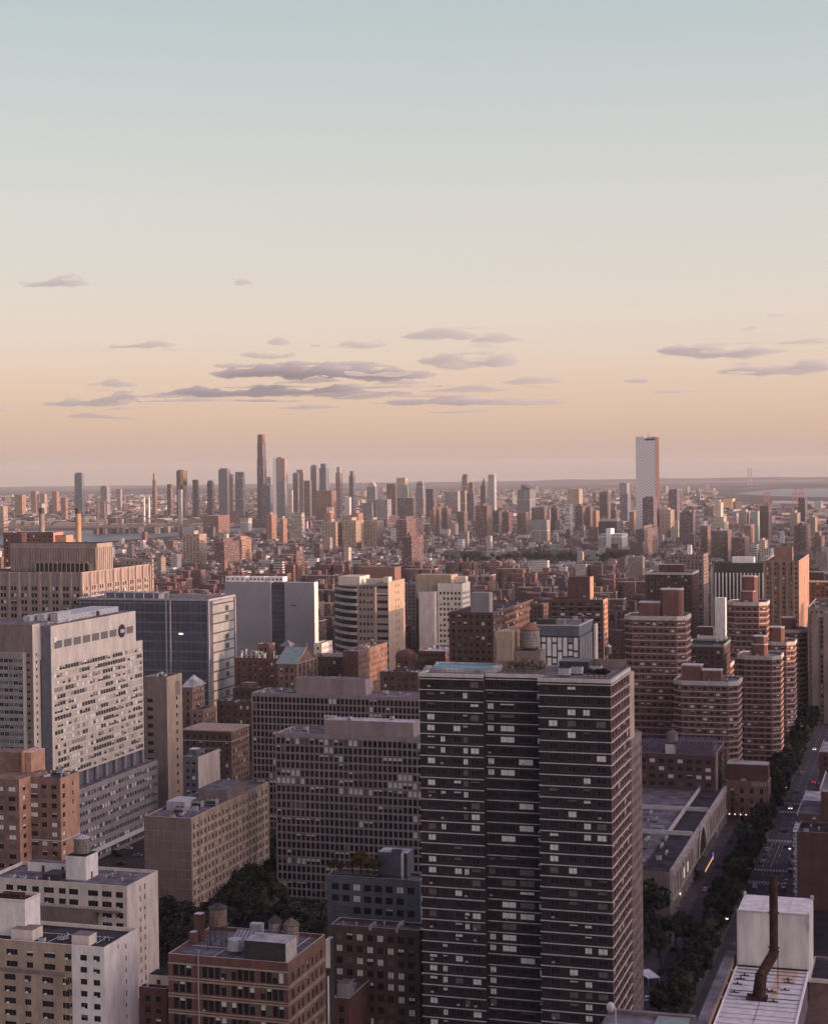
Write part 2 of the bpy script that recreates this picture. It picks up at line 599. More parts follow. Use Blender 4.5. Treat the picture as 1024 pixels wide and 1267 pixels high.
# rooftop pieces, one mesh of each kind shared by every roof
RP = {}
def roof_mesh(kind):
    if kind in RP:
        return RP[kind]
    mb = MB()
    if kind == 'air_conditioner':
        mb.box(-1.1, 1.1, -.8, .8, .35, 1.6, 0)
        for x in (-.9, .9):
            mb.box(x - .08, x + .08, -.7, .7, 0, .35, 1)
        mb.cone(-.5, 0, .42, .42, 1.6, 1.75, 10, 1)
        mb.cone(.55, 0, .42, .42, 1.6, 1.75, 10, 1)
        ms = [M['galvanised'], M['dark_steel']]
    elif kind == 'roof_vent':
        mb.cone(0, 0, .28, .28, 0, .9, 8, 0)
        mb.cone(0, 0, .5, .12, .9, 1.3, 8, 0)
        ms = [M['galvanised']]
    elif kind == 'duct':
        mb.box(-2.4, 2.4, -.4, .4, .5, 1.3, 0)
        mb.box(1.7, 2.4, -.4, .4, 0, .5, 0)
        mb.box(-2.4, -1.7, -.4, .4, 0, .5, 0)
        ms = [M['galvanised']]
    elif kind == 'chimney':
        mb.box(-.6, .6, -.6, .6, 0, 2.6, 0)
        mb.box(-.7, .7, -.7, .7, 2.6, 2.8, 1)
        mb.cone(0, 0, .25, .2, 2.8, 3.4, 8, 1)
        ms = [M['brown_brick'], M['coping']]
    elif kind == 'skylight':
        mb.box(-1.6, 1.6, -1, 1, 0, .5, 0)
        mb.face([(-1.6, -1, .5), (1.6, -1, .5), (1.6, 0, 1.2), (-1.6, 0, 1.2)], 1)
        mb.face([(1.6, 1, .5), (-1.6, 1, .5), (-1.6, 0, 1.2), (1.6, 0, 1.2)], 1)
        mb.face([(1.6, -1, .5), (1.6, 1, .5), (1.6, 0, 1.2)], 0)
        mb.face([(-1.6, 1, .5), (-1.6, -1, .5), (-1.6, 0, 1.2)], 0)
        ms = [M['frame_pale'], M['glass_grey']]
    elif kind == 'stair_bulkhead':
        mb.box(-1.7, 1.7, -2.2, 2.2, 0, 2.8, 0)
        mb.box(-1.85, 1.85, -2.35, 2.35, 2.8, 3.0, 1)
        mb.box(-.5, .5, -2.24, -2.2, 0, 2.1, 2)
        ms = [M['tan_brick'], M['coping'], M['dark_steel']]
    elif kind == 'cooling_tower':
        mb.box(-2.6, 2.6, -1.8, 1.8, .6, 3.6, 0)
        for x in (-2.2, 2.2):
            mb.box(x - .12, x + .12, -1.6, 1.6, 0, .6, 1)
        mb.box(-2.4, 2.4, -1.82, -1.8, 1.0, 2.6, 1)
        mb.cone(-1.2, 0, 1.0, .9, 3.6, 4.1, 12, 1)
        mb.cone(1.2, 0, 1.0, .9, 3.6, 4.1, 12, 1)
        ms = [M['grey_concrete'], M['dark_steel']]
    RP[kind] = mb.mesh(kind, ms)
    return RP[kind]
def roof_piece(b, kind, x, y, z, rz=0.0, sc=1.0):
    o = bpy.data.objects.new(kind, roof_mesh(kind))
    COL.objects.link(o)
    o.parent = b.root
    o.location = (x, y, z)
    o.rotation_euler = (0, 0, rz)
    o.scale = (sc, sc, sc)
    return o
def clutter(b, x0, x1, y0, y1, z, n, kinds=('air_conditioner', 'roof_vent', 'roof_vent', 'duct', 'chimney', 'skylight'), sc=1.0):
    done = []
    for i in range(n * 6):
        if len(done) >= n:
            break
        x, y = random.uniform(x0 + 1.5, x1 - 1.5), random.uniform(y0 + 1.5, y1 - 1.5)
        if any(abs(x - a) < 3.4 and abs(y - c) < 3.0 for a, c in done):
            continue
        done.append((x, y))
        roof_piece(b, random.choice(kinds), x, y, z, random.choice((0, math.pi / 2)), sc * random.uniform(.8, 1.15))

def water_tank(b, x, y, z, r=2.1, h=4.0, leg=2.6, wood='old_cedar', cap='dark_steel', ch=1.4):
    mb = MB()
    mb.cone(0, 0, r, r * 0.94, leg, leg + h, 16, 0)
    for k in range(6):
        zz = leg + h * (0.06 + 0.9 * (k / 5.0) ** 1.3)
        mb.cone(0, 0, r * 1.012, r * 1.012, zz, zz + 0.07, 16, 1, False)
    t = mb.build('water_tank', [M[wood], M['dark_steel']], b.root, (x, y, z))
    mc = MB()
    mc.cone(0, 0, r * 1.08, 0.12, leg + h, leg + h + ch, 16, 0)
    mc.build('tank_roof', M[cap], t)
    ms = MB()
    q = r * 0.66
    P = [(-q, -q), (q, -q), (q, q), (-q, q)]
    for p in P:
        ms.tube((*p, 0), (*p, leg), 0.13, 5)
    for i in range(4):
        j = (i + 1) % 4
        ms.tube((*P[i], 0.1), (*P[j], leg - .2), 0.06, 4)
        ms.tube((*P[j], 0.1), (*P[i], leg - .2), 0.06, 4)
    ms.box(-r, r, -r, r, leg - .18, leg - .004)
    ms.build('tank_stand', M['dark_steel'], t)
    return t

def block(name, label, D, xl, xc, xr, yt, wall='brown_brick', fh=3.1, fp=3.2, ww=1.5, wh=1.7, sill=0.8, sp=None, sww=None, rec=0.2, par=0.9,
          roof='roof_tar', pb=0.15, ph=0.12, pl=0.0, panes=2, ac=0.03, n=70, zvis=0.0, zlow=0.0, fm=1.0, sm=1.0, top=1.6, coping='coping', frame='frame_dark',
          clut=5, fcols=None, scols=None, front=True, side=True, runs=0, blind='blind', glass='glass', swall=None, depth=None, width=None, cat='building', group=None,
          keep=False, fcut=None, z1=None):
    """An ordinary masonry building: walls with real openings, windows, roof, roof pieces."""
    b = Bld(name, label, D, xl, xc, xr, yt, cat, group, width, depth)
    b.wm = wmats(frame, glass, blind)
    mb = MB()
    rows = rows_even(zlow, b.H - top, fh, sill, wh)
    fc = (fcols if fcols is not None else cols_even(b.W, fp, ww, fm)) if front else []
    sc = (scols if scols is not None else cols_even(b.L, sp or fp, sww or ww, sm)) if side else []
    fa, sa = b.shell(mb, 0, b.W, 0, b.L, 0, b.H, fc, rows, sc, rows, rec, par, 0, 1, 0, 2)
    b.part('wall', mb, [wall, coping, swall or wall])
    b.add_wins(fa, pb, ph, pl, panes, ac, runs)
    b.add_wins(sa, pb, ph, pl, panes, ac, runs)
    b.zr = b.H - par
    b.roof(0, b.W, 0, b.L, b.zr, roof)
    b.rows = rows
    if clut:
        clutter(b, 0, b.W, 0, b.L, b.zr, int(clut * 1.7))
    b.zvis, b.nwin = zvis, n
    if not keep:
        b.finish(n, zvis)
    return b

def bands(b, zs, segs, m='slab_edge', name='floor_band', t=0.28, d=0.25):
    """Slab edges round the street front and right side: one mesh per building."""
    mb = MB()
    for z in zs:
        for (x0, x1, y0, y1) in segs:
            mb.box(x0, x1, y0, y1, z - t / 2, z + t / 2, 0, None, True)
    return b.part(name, mb, m)

def ring(mb, x0, x1, y0, y1, z0, z1, t=0.9, mi=0):
    """A coping or cornice running round a roof edge."""
    mb.box(x0, x1, y0, y0 + t, z0, z1, mi, None, True)
    mb.box(x0, x1, y1 - t, y1, z0, z1, mi, None, True)
    mb.box(x0, x0 + t, y0 + t + .002, y1 - t - .002, z0, z1, mi, None, True)
    mb.box(x1 - t, x1, y0 + t + .002, y1 - t - .002, z0, z1, mi, None, True)
# ---------------------------------------------------------------- ground, water, hills
mk('asphalt', (0.050, 0.048, 0.052), 0.95, 0.2, 0.05, 0.15)
mk('land', (0.075, 0.068, 0.066), 0.95, 0.3, 0.012, 0.1)
mk('hill_woods', (0.10, 0.11, 0.12), 0.95, 0.3, 0.004, 0.1)
M['river'] = mat('river', (0.095, 0.125, 0.14), 0.45, 0.1, 0.02, 0.5)
mb = MB()
XS = [-20000, -9000, -4000, -1500, -500, 500, 1500, 4000, 9000, 20000]
YS = [-3000, 0, 600, 1300, 2600, 4500, 9000, 16000, 31000]
for i in range(len(XS) - 1):
    for j in range(len(YS) - 1):
        mb.face([(XS[i], YS[j], 0), (XS[i + 1], YS[j], 0), (XS[i + 1], YS[j + 1], 0), (XS[i], YS[j + 1], 0)])
tag(mb.build('ground', M['land']), kind='structure')

def sheet(name, pix, z, m):
    mb = MB()
    mb.face([ground(x, y, z) for x, y in pix])
    return tag(mb.build(name, M[m]), kind='structure')
mb = MB()
riv = [ground(x, y, 0.4) for x, y in [(-150, 676), (60, 673), (130, 670), (185, 665.5), (330, 655), (330, 653.0), (215, 655), (120, 656.5), (0, 657), (-150, 656)]]
mb.face(riv)
tag(mb.build('river_water', M['river']), kind='structure')
mb = MB()
mb.face([ground(x, y, 0.4) for x, y in [(925, 612), (962, 614), (1130, 617), (1130, 602.5), (1020, 604), (965, 605), (935, 607.5), (905, 611)]])
mb.face([ground(x, y, 0.4) for x, y in [(880, 629), (1000, 630.5), (1130, 633), (1130, 628), (1010, 626.5), (958, 626), (900, 627)]])
tag(mb.build('bay_water', M['river']), kind='structure')
mb = MB()
mb.face([ground(x, y, 0.9) for x, y in [(955, 619.5), (1010, 620), (1060, 622), (1060, 624), (1000, 623.5), (955, 622.5)]])
tag(mb.build('pier_land', M['roof_pale']), kind='structure')

def ridge(name, D, x0, x1, prof, depth, n=90):
    """A long low range; prof gives pixel row of its crest by pixel column."""
    mb = MB()
    rows = []
    rnd = random.Random(int(D))
    ph = [rnd.uniform(0, 6.28) for _ in range(6)]
    for i in range(n + 1):
        px = x0 + (x1 - x0) * i / n
        for k in range(len(prof) - 1):
            if prof[k][0] <= px <= prof[k + 1][0]:
                t = (px - prof[k][0]) / (prof[k + 1][0] - prof[k][0])
                t = t * t * (3 - 2 * t)
                y = prof[k][1] * (1 - t) + prof[k + 1][1] * t
        h = at(px, y, D).z + sum(3.0 / (q + 1) * math.sin(px * 0.03 * (q + 1) * 1.7 + ph[q]) for q in range(6))
        h = max(h, 2)
        X = at(px, y, D).x
        rows.append([(X, D - depth, -0.5), (X, D - depth * .5, h * .55), (X, D, h), (X, D + depth * .6, h * .6), (X, D + depth, -0.5)])
    for i in range(n):
        for k in range(4):
            mb.face([rows[i][k], rows[i + 1][k], rows[i + 1][k + 1], rows[i][k + 1]])
    o = mb.build(name, M['hill_woods'])
    for p in o.data.polygons: p.use_smooth = True
    return tag(o, kind='structure')
ridge('hills', 22500, -160, 1180, [(-160, 611), (120, 609), (170, 602), (330, 598.8), (480, 597.5), (620, 596), (700, 593.5), (830, 592), (930, 590.5), (1024, 590), (1180, 590)], 1800)
ridge('terrain', 15200, -160, 640, [(-160, 610), (0, 609.5), (120, 609), (170, 604.5), (200, 604), (330, 604), (480, 604.5), (640, 605)], 900)
ridge('shore_hills', 14600, 880, 1180, [(880, 606), (930, 600.5), (980, 598.5), (1024, 598.6), (1180, 598)], 500)

# ---------------------------------------------------------------- clouds: thin banks of vapour beyond the haze
def cloud_mat():
    m = bpy.data.materials.new('cloud_vapour')
    m.use_nodes = True
    t = m.node_tree
    t.nodes.clear()
    v = t.nodes.new('ShaderNodeVolumePrincipled')
    v.inputs['Color'].default_value = (0.56, 0.60, 0.66, 1)
    v.inputs['Density'].default_value = 0.0019
    o = t.nodes.new('ShaderNodeOutputMaterial')
    t.links.new(v.outputs[0], o.inputs['Volume'])
    return m
M['cloud'] = cloud_mat()
CLOUDS = [  # centre x, y, width, height, label
    (70, 352, 84, 15, 'small ragged grey cloud alone high at the left'),
    (176, 428, 88, 9, 'thin flat cloud low left of the long cloud bands'),
    (301, 350, 24, 9, 'faint wisp of cloud high above the long cloud bands'),
    (345, 424, 30, 11, 'tiny puffed cloud just above the left end of the long band'),
    (390, 428, 14, 5, 'tiny speck of cloud left of the puffed cloud'),
    (448, 427, 60, 12, 'puffed cloud between the tiny cloud and the paired clouds'),
    (546, 417, 104, 17, 'left one of two paired clouds over the long bands'),
    (613, 421, 66, 13, 'right one of two paired clouds over the long bands'),
    (400, 463, 285, 25, 'longest thick mauve cloud band above the tall brown tower'),
    (580, 449, 130, 22, 'grey cloud joined to the right end of the longest band'),
    (350, 487, 320, 15, 'long thin cloud band under the thickest band'),
    (592, 498, 232, 13, 'flat bluish cloud band lowest at the middle'),
    (660, 473, 84, 11, 'broken cloud shreds right of the long bands'),
    (575, 483, 110, 9, 'narrow cloud strip between the two lowest bands'),
    (112, 498, 122, 16, 'oval cloud low at the left above the far dark tower'),
    (144, 476, 54, 13, 'wispy cloud just above the low oval cloud'),
    (124, 516, 84, 7, 'thin cloud line just below the low oval cloud'),
    (380, 505, 80, 6, 'thin cloud line under the long thin band'),
    (888, 436, 156, 20, 'thick grey cloud right of the white glass tower top'),
    (968, 458, 168, 17, 'long cloud at the right edge below the thick grey cloud'),
    (992, 424, 72, 8, 'thin cloud at the right edge above the thick grey cloud'),
    (925, 407, 24, 5, 'tiny pale wisp above the thick grey cloud'),
    (960, 390, 26, 5, 'highest tiny wisp at the right'),
    (787, 472, 34, 8, 'tiny cloud directly above the white glass tower'),
    (832, 485, 50, 6, 'short thin streak of cloud right of the white glass tower'),
    (6, 507, 26, 6, 'short cloud scrap cut by the left edge'),
]
def make_cloud(cx, cy, w, h, label, seed):
    rnd = random.Random(seed)
    D = 30000 + seed * 260
    c = at(cx, cy, D)
    Wm, Hm = w * D / FOC, h * D / FOC
    Dp = max(500.0, Wm * 0.32)
    mb = MB()
    def bank(u0, w_, z0, h_, dp, y0, rag):
        """one bank of vapour: a thin lens with a torn outline"""
        Wb, Hb = w_ * D / FOC, h_ * D / FOC
        nx, ny = max(14, int(w_ * 1.1)), 8
        ph = [(rnd.uniform(0, 6.28), rnd.uniform(.75, 1.3)) for _ in range(9)]
        k = max(1.5, w_ / 30.0)
        def nz(a, b):
            return sum(math.sin(a * k * f * (1.9 ** q) + b * 1.6 * (1.5 ** q) + p) * (.62 ** q) for q, (p, f) in enumerate(ph)) / 1.7
        lean = rnd.uniform(-.35, .35)
        top, bot = [], []
        for j in range(ny + 1):
            v = j / ny * 2 - 1
            tr, br = [], []
            for i in range(nx + 1):
                u = i / nx * 2 - 1
                e = max(0.0, 1 - abs(u) ** 3.4 - abs(v) ** 2) ** .6
                e *= max(0.0, min(1.0, .66 + rag * nz(u, v * .35)))
                g = 1 + lean * u
                X, Y = u0 + u * Wb / 2, y0 + v * dp / 2
                zc = z0 + Hb * (.10 * math.sin(u * 2.1 + ph[0][0]) + .07 * nz(u * .5 + 2, v * .3))
                tr.append((X, Y, zc + Hb * .80 * e * g * (.8 + .4 * nz(u + 1.7, v))))
                br.append((X, Y, zc - Hb * .42 * e * g * (.9 + .25 * nz(u * .7 + 4.2, v))))
            top.append(tr); bot.append(br)
        for j in range(ny):
            for i in range(nx):
                mb.face([top[j][i], top[j][i + 1], top[j + 1][i + 1], top[j + 1][i]])
                mb.face([bot[j][i], bot[j + 1][i], bot[j + 1][i + 1], bot[j][i + 1]])
    bank(c.x, w, c.z, h, Dp, c.y, .30)
    if w > 50:
        for _ in range(int(2 + w / 45)):
            ww_ = rnd.uniform(.2, .5) * w
            bank(c.x + rnd.uniform(-.48, .48) * Wm, ww_, c.z + rnd.uniform(-.75, .8) * Hm, h * rnd.uniform(.22, .45), Dp * .35, c.y + rnd.uniform(-.8, .8) * Dp, .45)
    o = mb.build('cloud', M['cloud'])
    o.data.shade_smooth()
    return tag(o, label, 'cloud', 'evening clouds over the city')
for i, cdef in enumerate(CLOUDS):
    make_cloud(*cdef, i + 1)

# ---------------------------------------------------------------- far towers
M['fx_grid'] = facade_mat('far_window_grid', None, pu=3.6, pv=3.2, fu=0.5, fv=0.5)
M['fx_ribbon'] = facade_mat('far_window_ribbons', None, pu=9.0, pv=3.4, fu=0.97, fv=0.42, pale=0.12)
M['fx_fins'] = facade_mat('far_window_fins', None, pu=2.6, pv=40.0, fu=0.45, fv=0.96, pale=0.05)
M['fx_rib'] = facade_mat('far_ribbed_balconies', None, pu=6.5, pv=3.0, fu=0.42, fv=0.62, pale=0.2, glass=(0.06, 0.05, 0.05))
M['fx_glass'] = facade_mat('far_curtain_wall', None, pu=1.9, pv=3.8, fu=0.86, fv=0.72, pale=0.10, glass=(0.11, 0.13, 0.16), palecol=(0.22, 0.25, 0.29))
M['fx_check'] = facade_mat('far_checker_wall', None, pu=3.6, pv=3.2, fu=0.9, fv=0.9, pale=0.5, palecol=(0.55, 0.53, 0.5), glass=(0.10, 0.09, 0.09))
M['fx_plain'] = facade_mat('far_plain_wall', None, pu=3.4, pv=3.1, fu=0.0, fv=0.0)
ROOFC = [(0.30, 0.29, 0.29), (0.16, 0.15, 0.155), (0.42, 0.41, 0.40), (0.11, 0.10, 0.105), (0.22, 0.2, 0.2)]
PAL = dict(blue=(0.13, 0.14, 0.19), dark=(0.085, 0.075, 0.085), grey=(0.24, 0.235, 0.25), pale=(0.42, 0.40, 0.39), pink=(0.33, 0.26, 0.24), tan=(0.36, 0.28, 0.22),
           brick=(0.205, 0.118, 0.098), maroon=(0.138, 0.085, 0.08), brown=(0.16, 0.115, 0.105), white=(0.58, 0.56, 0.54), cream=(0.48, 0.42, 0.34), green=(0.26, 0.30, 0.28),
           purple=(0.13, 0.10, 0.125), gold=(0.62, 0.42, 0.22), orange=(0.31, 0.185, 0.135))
FOOT = []   # footprints in street-grid metres, kept clear of the small houses
def note_foot(b, x0=0, x1=None, y0=0, y1=None, m=6):
    x1 = b.W if x1 is None else x1
    y1 = b.L if y1 is None else y1
    a = b.o.dot(U)
    c = b.o.dot(V)
    FOOT.append((a + x0 - m, a + x1 + m, c + y0 - m, c + y1 + m))
def tower(label, D, xl, xc, xr, yt, c, st='grid', cap=None, name='apartment_tower', tiers=(), cat='tower', group='towers on the far skyline', capc=None, vary=True):
    """tiers: (fraction of height where it starts, inset share). cap: (x0,x1 shares, rise in metres)."""
    b = Bld(name, label, D, xl, xc, xr, yt, cat, group)
    old = b.root
    mb = MB()
    mb.col = PAL[c]
    b.L = max(b.L, 9.0)
    lv = [(0.0, 0.0)] + list(tiers) + [(1.0, None)]
    for k in range(len(lv) - 1):
        z0, ins = lv[k][0] * b.H, lv[k][1]
        z1 = lv[k + 1][0] * b.H
        mb.box(b.W * ins, b.W * (1 - ins), b.L * ins, b.L * (1 - ins), z0, z1, 0, None, False, random.choice(ROOFC))
    o = mb.build(name, M['fx_' + st], None, old.location, -TH)
    for k in ('label', 'category', 'group'):
        if k in old: o[k] = old[k]
    bpy.data.objects.remove(old)
    b.root = o
    if cap:
        mc = MB()
        mc.col = PAL[capc or c]
        mc.box(b.W * cap[0], b.W * cap[1], b.L * .2, b.L * .8, b.H, b.H + cap[2], 0, None, False, random.choice(ROOFC))
        mc.build('mechanical_penthouse', M['fx_plain'], o)
    note_foot(b)
    return b
T = tower
# Brooklyn's skyline, left to right
T('dark blue slab tower alone at the far left of the skyline', 6500, 92, 101, 104, 586.5, 'blue', 'glass', (.1, .9, 6))
T('squat grey office block right of the dark blue slab tower', 6900, 124, 132, 136, 602, 'grey', 'grid', (.2, .7, 4))
T('small pinkish tower right of the squat grey block', 7600, 144, 149, 151, 605, 'pink', 'grid')
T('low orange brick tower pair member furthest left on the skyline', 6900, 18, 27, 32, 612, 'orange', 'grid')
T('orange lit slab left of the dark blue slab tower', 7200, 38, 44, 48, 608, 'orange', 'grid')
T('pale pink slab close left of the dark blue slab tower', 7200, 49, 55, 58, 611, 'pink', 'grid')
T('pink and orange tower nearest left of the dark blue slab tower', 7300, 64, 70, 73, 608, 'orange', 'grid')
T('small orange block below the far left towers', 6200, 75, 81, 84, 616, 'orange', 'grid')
T('slender orange brown spire tower left of the twin white chimneys', 6500, 188, 191.5, 194, 594, 'orange', 'fins', (.2, .8, 26), tiers=((.75, .1),))
T('narrow dark brown tower between the spire tower and the golden tower', 6500, 206.5, 211, 214, 599, 'brown', 'fins')
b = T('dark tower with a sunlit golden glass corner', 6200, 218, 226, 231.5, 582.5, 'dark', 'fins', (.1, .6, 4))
M['glint_glass'] = mat('glint_glass', (0.55, 0.36, 0.17), 0.12, 0.05, 0.1, 0.5, 0, 1.0)  # gold colour stands in for the sun's glint on the glass
b.boxpart('glass_corner', b.W * .62, b.W + 1.2, -1.2, b.L * .8, b.H * .72, b.H + 2, 'glint_glass')
T('pale narrow tower in front of the dark golden cornered tower', 5900, 220, 224, 226, 606, 'pale', 'grid')
T('slim dark tower standing alone right of the golden tower', 6300, 238, 243.5, 246, 593.5, 'dark', 'fins')
T('slim dark tower with a flat cap left of the broad blue tower', 6300, 256, 262, 265, 597, 'purple', 'fins', (0, 1, 8))
T('broad dark blue glass tower left of the flat topped grey tower', 6200, 270, 281, 285, 581, 'blue', 'glass', (.1, .9, 5))
T('brown tower tucked against the broad dark blue glass tower', 6300, 283, 286.5, 289, 586.5, 'brown', 'fins')
T('flat topped grey tower between blue tower and the tallest tower', 6200, 290.5, 300, 303, 588, 'grey', 'fins', (0, 1, 12), capc='brown')
b = T('tallest bronze brown skyscraper with a ribbed crown', 6060, 317, 325, 329.5, 549, 'purple', 'fins', None, 'skyscraper', tiers=((.45, .03), (.8, .07)), cat='skyscraper')
mc = MB(); mc.col = (0.2, 0.1, 0.075)
for k in range(9):
    mc.box(b.W * (.1 + .09 * k), b.W * (.15 + .09 * k), b.L * .12, b.L * .88, b.H, b.H + 26 + 9 * math.sin(k * 1.3))
mc.box(b.W * .13, b.W * .87, b.L * .16, b.L * .84, b.H, b.H + 34)
mc.build('crown', M['fx_plain'], b.root)
T('pale tower half hidden behind the tallest bronze skyscraper', 6500, 328, 334.5, 337, 590, 'grey', 'grid')
T('dark blunt tower at the foot of the tallest bronze skyscraper', 5800, 323, 334, 337.5, 600, 'blue', 'grid', (.2, .6, 5))
b = T('wide pale pink tower with a dotted face and white edge', 6000, 338, 352, 355.5, 567, 'pink', 'grid', (.3, .7, 5))
b.boxpart('edge_strip', -b.W * .04, b.W * .2, -1.0, b.L * .5, 0, b.H + 1, 'white_paint')
T('grey blue tower standing before the wide pale pink tower', 5700, 343, 352, 355, 595.5, 'grey', 'glass')
T('short pale slab between the pink tower and the round topped tower', 5600, 357, 361, 362.5, 606, 'cream', 'grid')
T('dark round shouldered tower left of the pinkish square tower', 6000, 362, 368, 370, 586, 'blue', 'fins', (.15, .85, 4))
T('pinkish square tower behind the dark round shouldered tower', 6200, 366, 375, 377.5, 585, 'pink', 'grid', (0, .9, 12))
T('brown blunt tower right of the pinkish square tower', 5800, 375.5, 383, 385.5, 594.5, 'brown', 'grid')
T('pale blue grey tower left of the blue glass tower', 6100, 384, 391, 394, 577, 'grey', 'glass', (.1, .9, 6))
T('blue glass tower with a stepped top', 6000, 394.5, 403, 407, 579, 'blue', 'glass', (.15, .8, 16), tiers=((.5, .02),))
T('wide reddish brick block below the blue glass tower', 5600, 390, 410, 416, 607, 'brick', 'grid')
T('slender pink tower with a small crown', 6100, 415, 420.5, 423.5, 585, 'pink', 'fins', (.15, .85, 22))
T('slender dark tower with a pointed cap right of the pink one', 6100, 431.5, 436.5, 439.5, 588, 'blue', 'fins', (.15, .85, 16), capc='brown')
T('small white framed block between the two slender towers', 5500, 426, 432, 434.5, 615, 'white', 'grid')
b = T('grey block with an arched top right of the slender towers', 6300, 453.5, 464, 467.5, 602, 'grey', 'grid')
mc = MB(); mc.col = PAL['pale']
mc.prism([(b.W * (.5 + .36 * math.cos(a * math.pi / 10)), 0) for a in range(1)] + [(0, 0)], 0, 0) if False else None
for k in range(8):
    a0 = math.pi * k / 8; a1 = math.pi * (k + 1) / 8
    x0, x1 = b.W * (.5 - .42 * math.cos(a0)), b.W * (.5 - .42 * math.cos(a1))
    mc.box(x0, x1, b.L * .1, b.L * .9, b.H, b.H + 16 * math.sin((a0 + a1) / 2))
mc.build('arched_top', M['fx_plain'], b.root)
T('low wide grey block with a flat roof below the arched block', 5300, 446, 460, 464, 622.5, 'grey', 'ribbon')
T('grey gridded court building right of the flat grey block', 5300, 464, 479, 484, 618, 'grey', 'rib')
T('brown tower left of the green roofed office tower', 6000, 478, 489, 491.5, 598.5, 'brown', 'grid')
T('stepped grey green office tower with a brown cap', 6000, 487, 505, 510.5, 600, 'green', 'grid', (.12, .72, 26), tiers=((.6, .05), (.85, .1)), capc='tan')
T('dark gridded podium block below the grey green office tower', 5500, 491, 511, 516, 616, 'dark', 'rib')
T('domed grey tower right of the grey green office tower', 6000, 514, 523, 526, 598, 'grey', 'fins', (.15, .85, 7), tiers=((.85, .06),))
T('dark purple tower right of the domed grey tower', 5600, 526.5, 536, 540, 605, 'purple', 'fins')
T('broad pale office slab behind the tan tower', 6300, 549, 566, 571, 608, 'pale', 'ribbon')
T('pinkish tower with a dark cap left of the dark peaked tower', 6200, 571, 577.5, 580, 590, 'pink', 'fins', (.1, .9, 10), capc='brown')
T('small brown tower close right of the pinkish capped tower', 6200, 580, 584.5, 586.5, 597, 'brown', 'grid')
T('narrow tan tower standing before the broad pale slab', 4900, 569, 575, 577.5, 607, 'tan', 'fins')
T('dark purple tower right of the narrow tan tower', 4800, 577, 585.5, 588.5, 610, 'purple', 'grid')
b = T('dark peaked tower left of the tall white slab tower', 6000, 594, 600, 602.5, 601, 'dark', 'fins')
mc = MB(); mc.col = PAL['dark']
mc.cone(b.W / 2, b.L / 2, b.W * .5, 0.5, b.H, b.H + 30, 4, 0, True, math.pi / 4)
mc.build('pointed_roof', M['fx_plain'], b.root)
T('tall white slab tower right of the dark peaked tower', 5600, 603.5, 611, 614, 587, 'white', 'glass')
b = T('dark grey tower with a slanted glass roof', 5400, 640, 655, 662, 606, 'grey', 'fins')
mc = MB(); mc.col = PAL['dark']
mc.face([(b.W * .3, 0, b.H), (b.W, 0, b.H), (b.W, 0, b.H + 4), (b.W * .3, 0, b.H + 17)])
mc.face([(b.W, b.L, b.H), (b.W * .3, b.L, b.H), (b.W * .3, b.L, b.H + 17), (b.W, b.L, b.H + 4)])
mc.face([(b.W * .3, 0, b.H + 17), (b.W, 0, b.H + 4), (b.W, b.L, b.H + 4), (b.W * .3, b.L, b.H + 17)])
mc.face([(b.W * .3, b.L, b.H), (b.W * .3, 0, b.H), (b.W * .3, 0, b.H + 17), (b.W * .3, b.L, b.H + 17)])
mc.face([(b.W, 0, b.H), (b.W, b.L, b.H), (b.W, b.L, b.H + 4), (b.W, 0, b.H + 4)])
mc.build('slanted_roof', M['fx_plain'], b.root)
T('tan office block behind the checkered white tower', 5900, 702, 716, 720.5, 605, 'tan', 'grid')
T('brown tower with a flat projecting cap', 4700, 741, 751, 755, 611, 'brown', 'fins', (-.03, 1.03, 6))
T('square grey block left of the white glass tower on the horizon', 6600, 766, 775, 778.5, 597.5, 'grey', 'grid')
T('bluish twin ribbed tower left of the white glass tower', 5200, 767, 776, 780, 611, 'blue', 'rib')

# the tall white glass tower with folded chevron glazing by the river
b = Bld('glass_skyscraper', 'tallest white glass tower with a herringbone face and dark red side', 3930, 786, 810, 814.5, 540, 'skyscraper', 'towers on the far skyline')
m = bpy.data.materials.new('herringbone_glass')
m.use_nodes = True
t = m.node_tree
bs = t.nodes['Principled BSDF']
uvn = t.nodes.new('ShaderNodeUVMap'); uvn.uv_map = 'UVMap'
sx = t.nodes.new('ShaderNodeSeparateXYZ'); t.links.new(uvn.outputs[0], sx.inputs[0])
zz = mth(t, 'ADD', sx.outputs[1], mth(t, 'MULTIPLY', mth(t, 'ABSOLUTE', mth(t, 'SUBTRACT', sx.outputs[0], b.W * .24)), 0.72))
st = mth(t, 'LESS_THAN', mth(t, 'FRACT', mth(t, 'DIVIDE', zz, 7.0)), 0.42)
mx = t.nodes.new('ShaderNodeMix'); mx.data_type = 'RGBA'
mx.inputs[6].default_value = (0.66, 0.66, 0.68, 1); mx.inputs[7].default_value = (0.40, 0.40, 0.43, 1)
t.links.new(st, mx.inputs[0]); t.links.new(mx.outputs[2], bs.inputs['Base Color'])
bs.inputs['Roughness'].default_value = 0.35
M['herring'] = m
mb = MB()
mb.box(0, b.W, 0, b.L, 0, b.H - 9)
mb.box(0, b.W * .45, 0, b.L, b.H - 9, b.H)
mb.box(b.W * .45, b.W, b.L * .25, b.L, b.H - 9, b.H)
b.part('glass_wall', mb, 'herring')
b.boxpart('side_wall', b.W + .05, b.W + .6, .3, b.L - .3, 0, b.H - .5, 'brown_brick')
mb = MB(); mb.box(b.W * .45, b.W * .97, .8, b.L * .25, b.H - 9, b.H - 4.5); mb.box(b.W * .78, b.W * .97, .6, 1.2, b.H - 16, b.H - 8.8)
b.part('terrace_recess', mb, 'dark_steel')
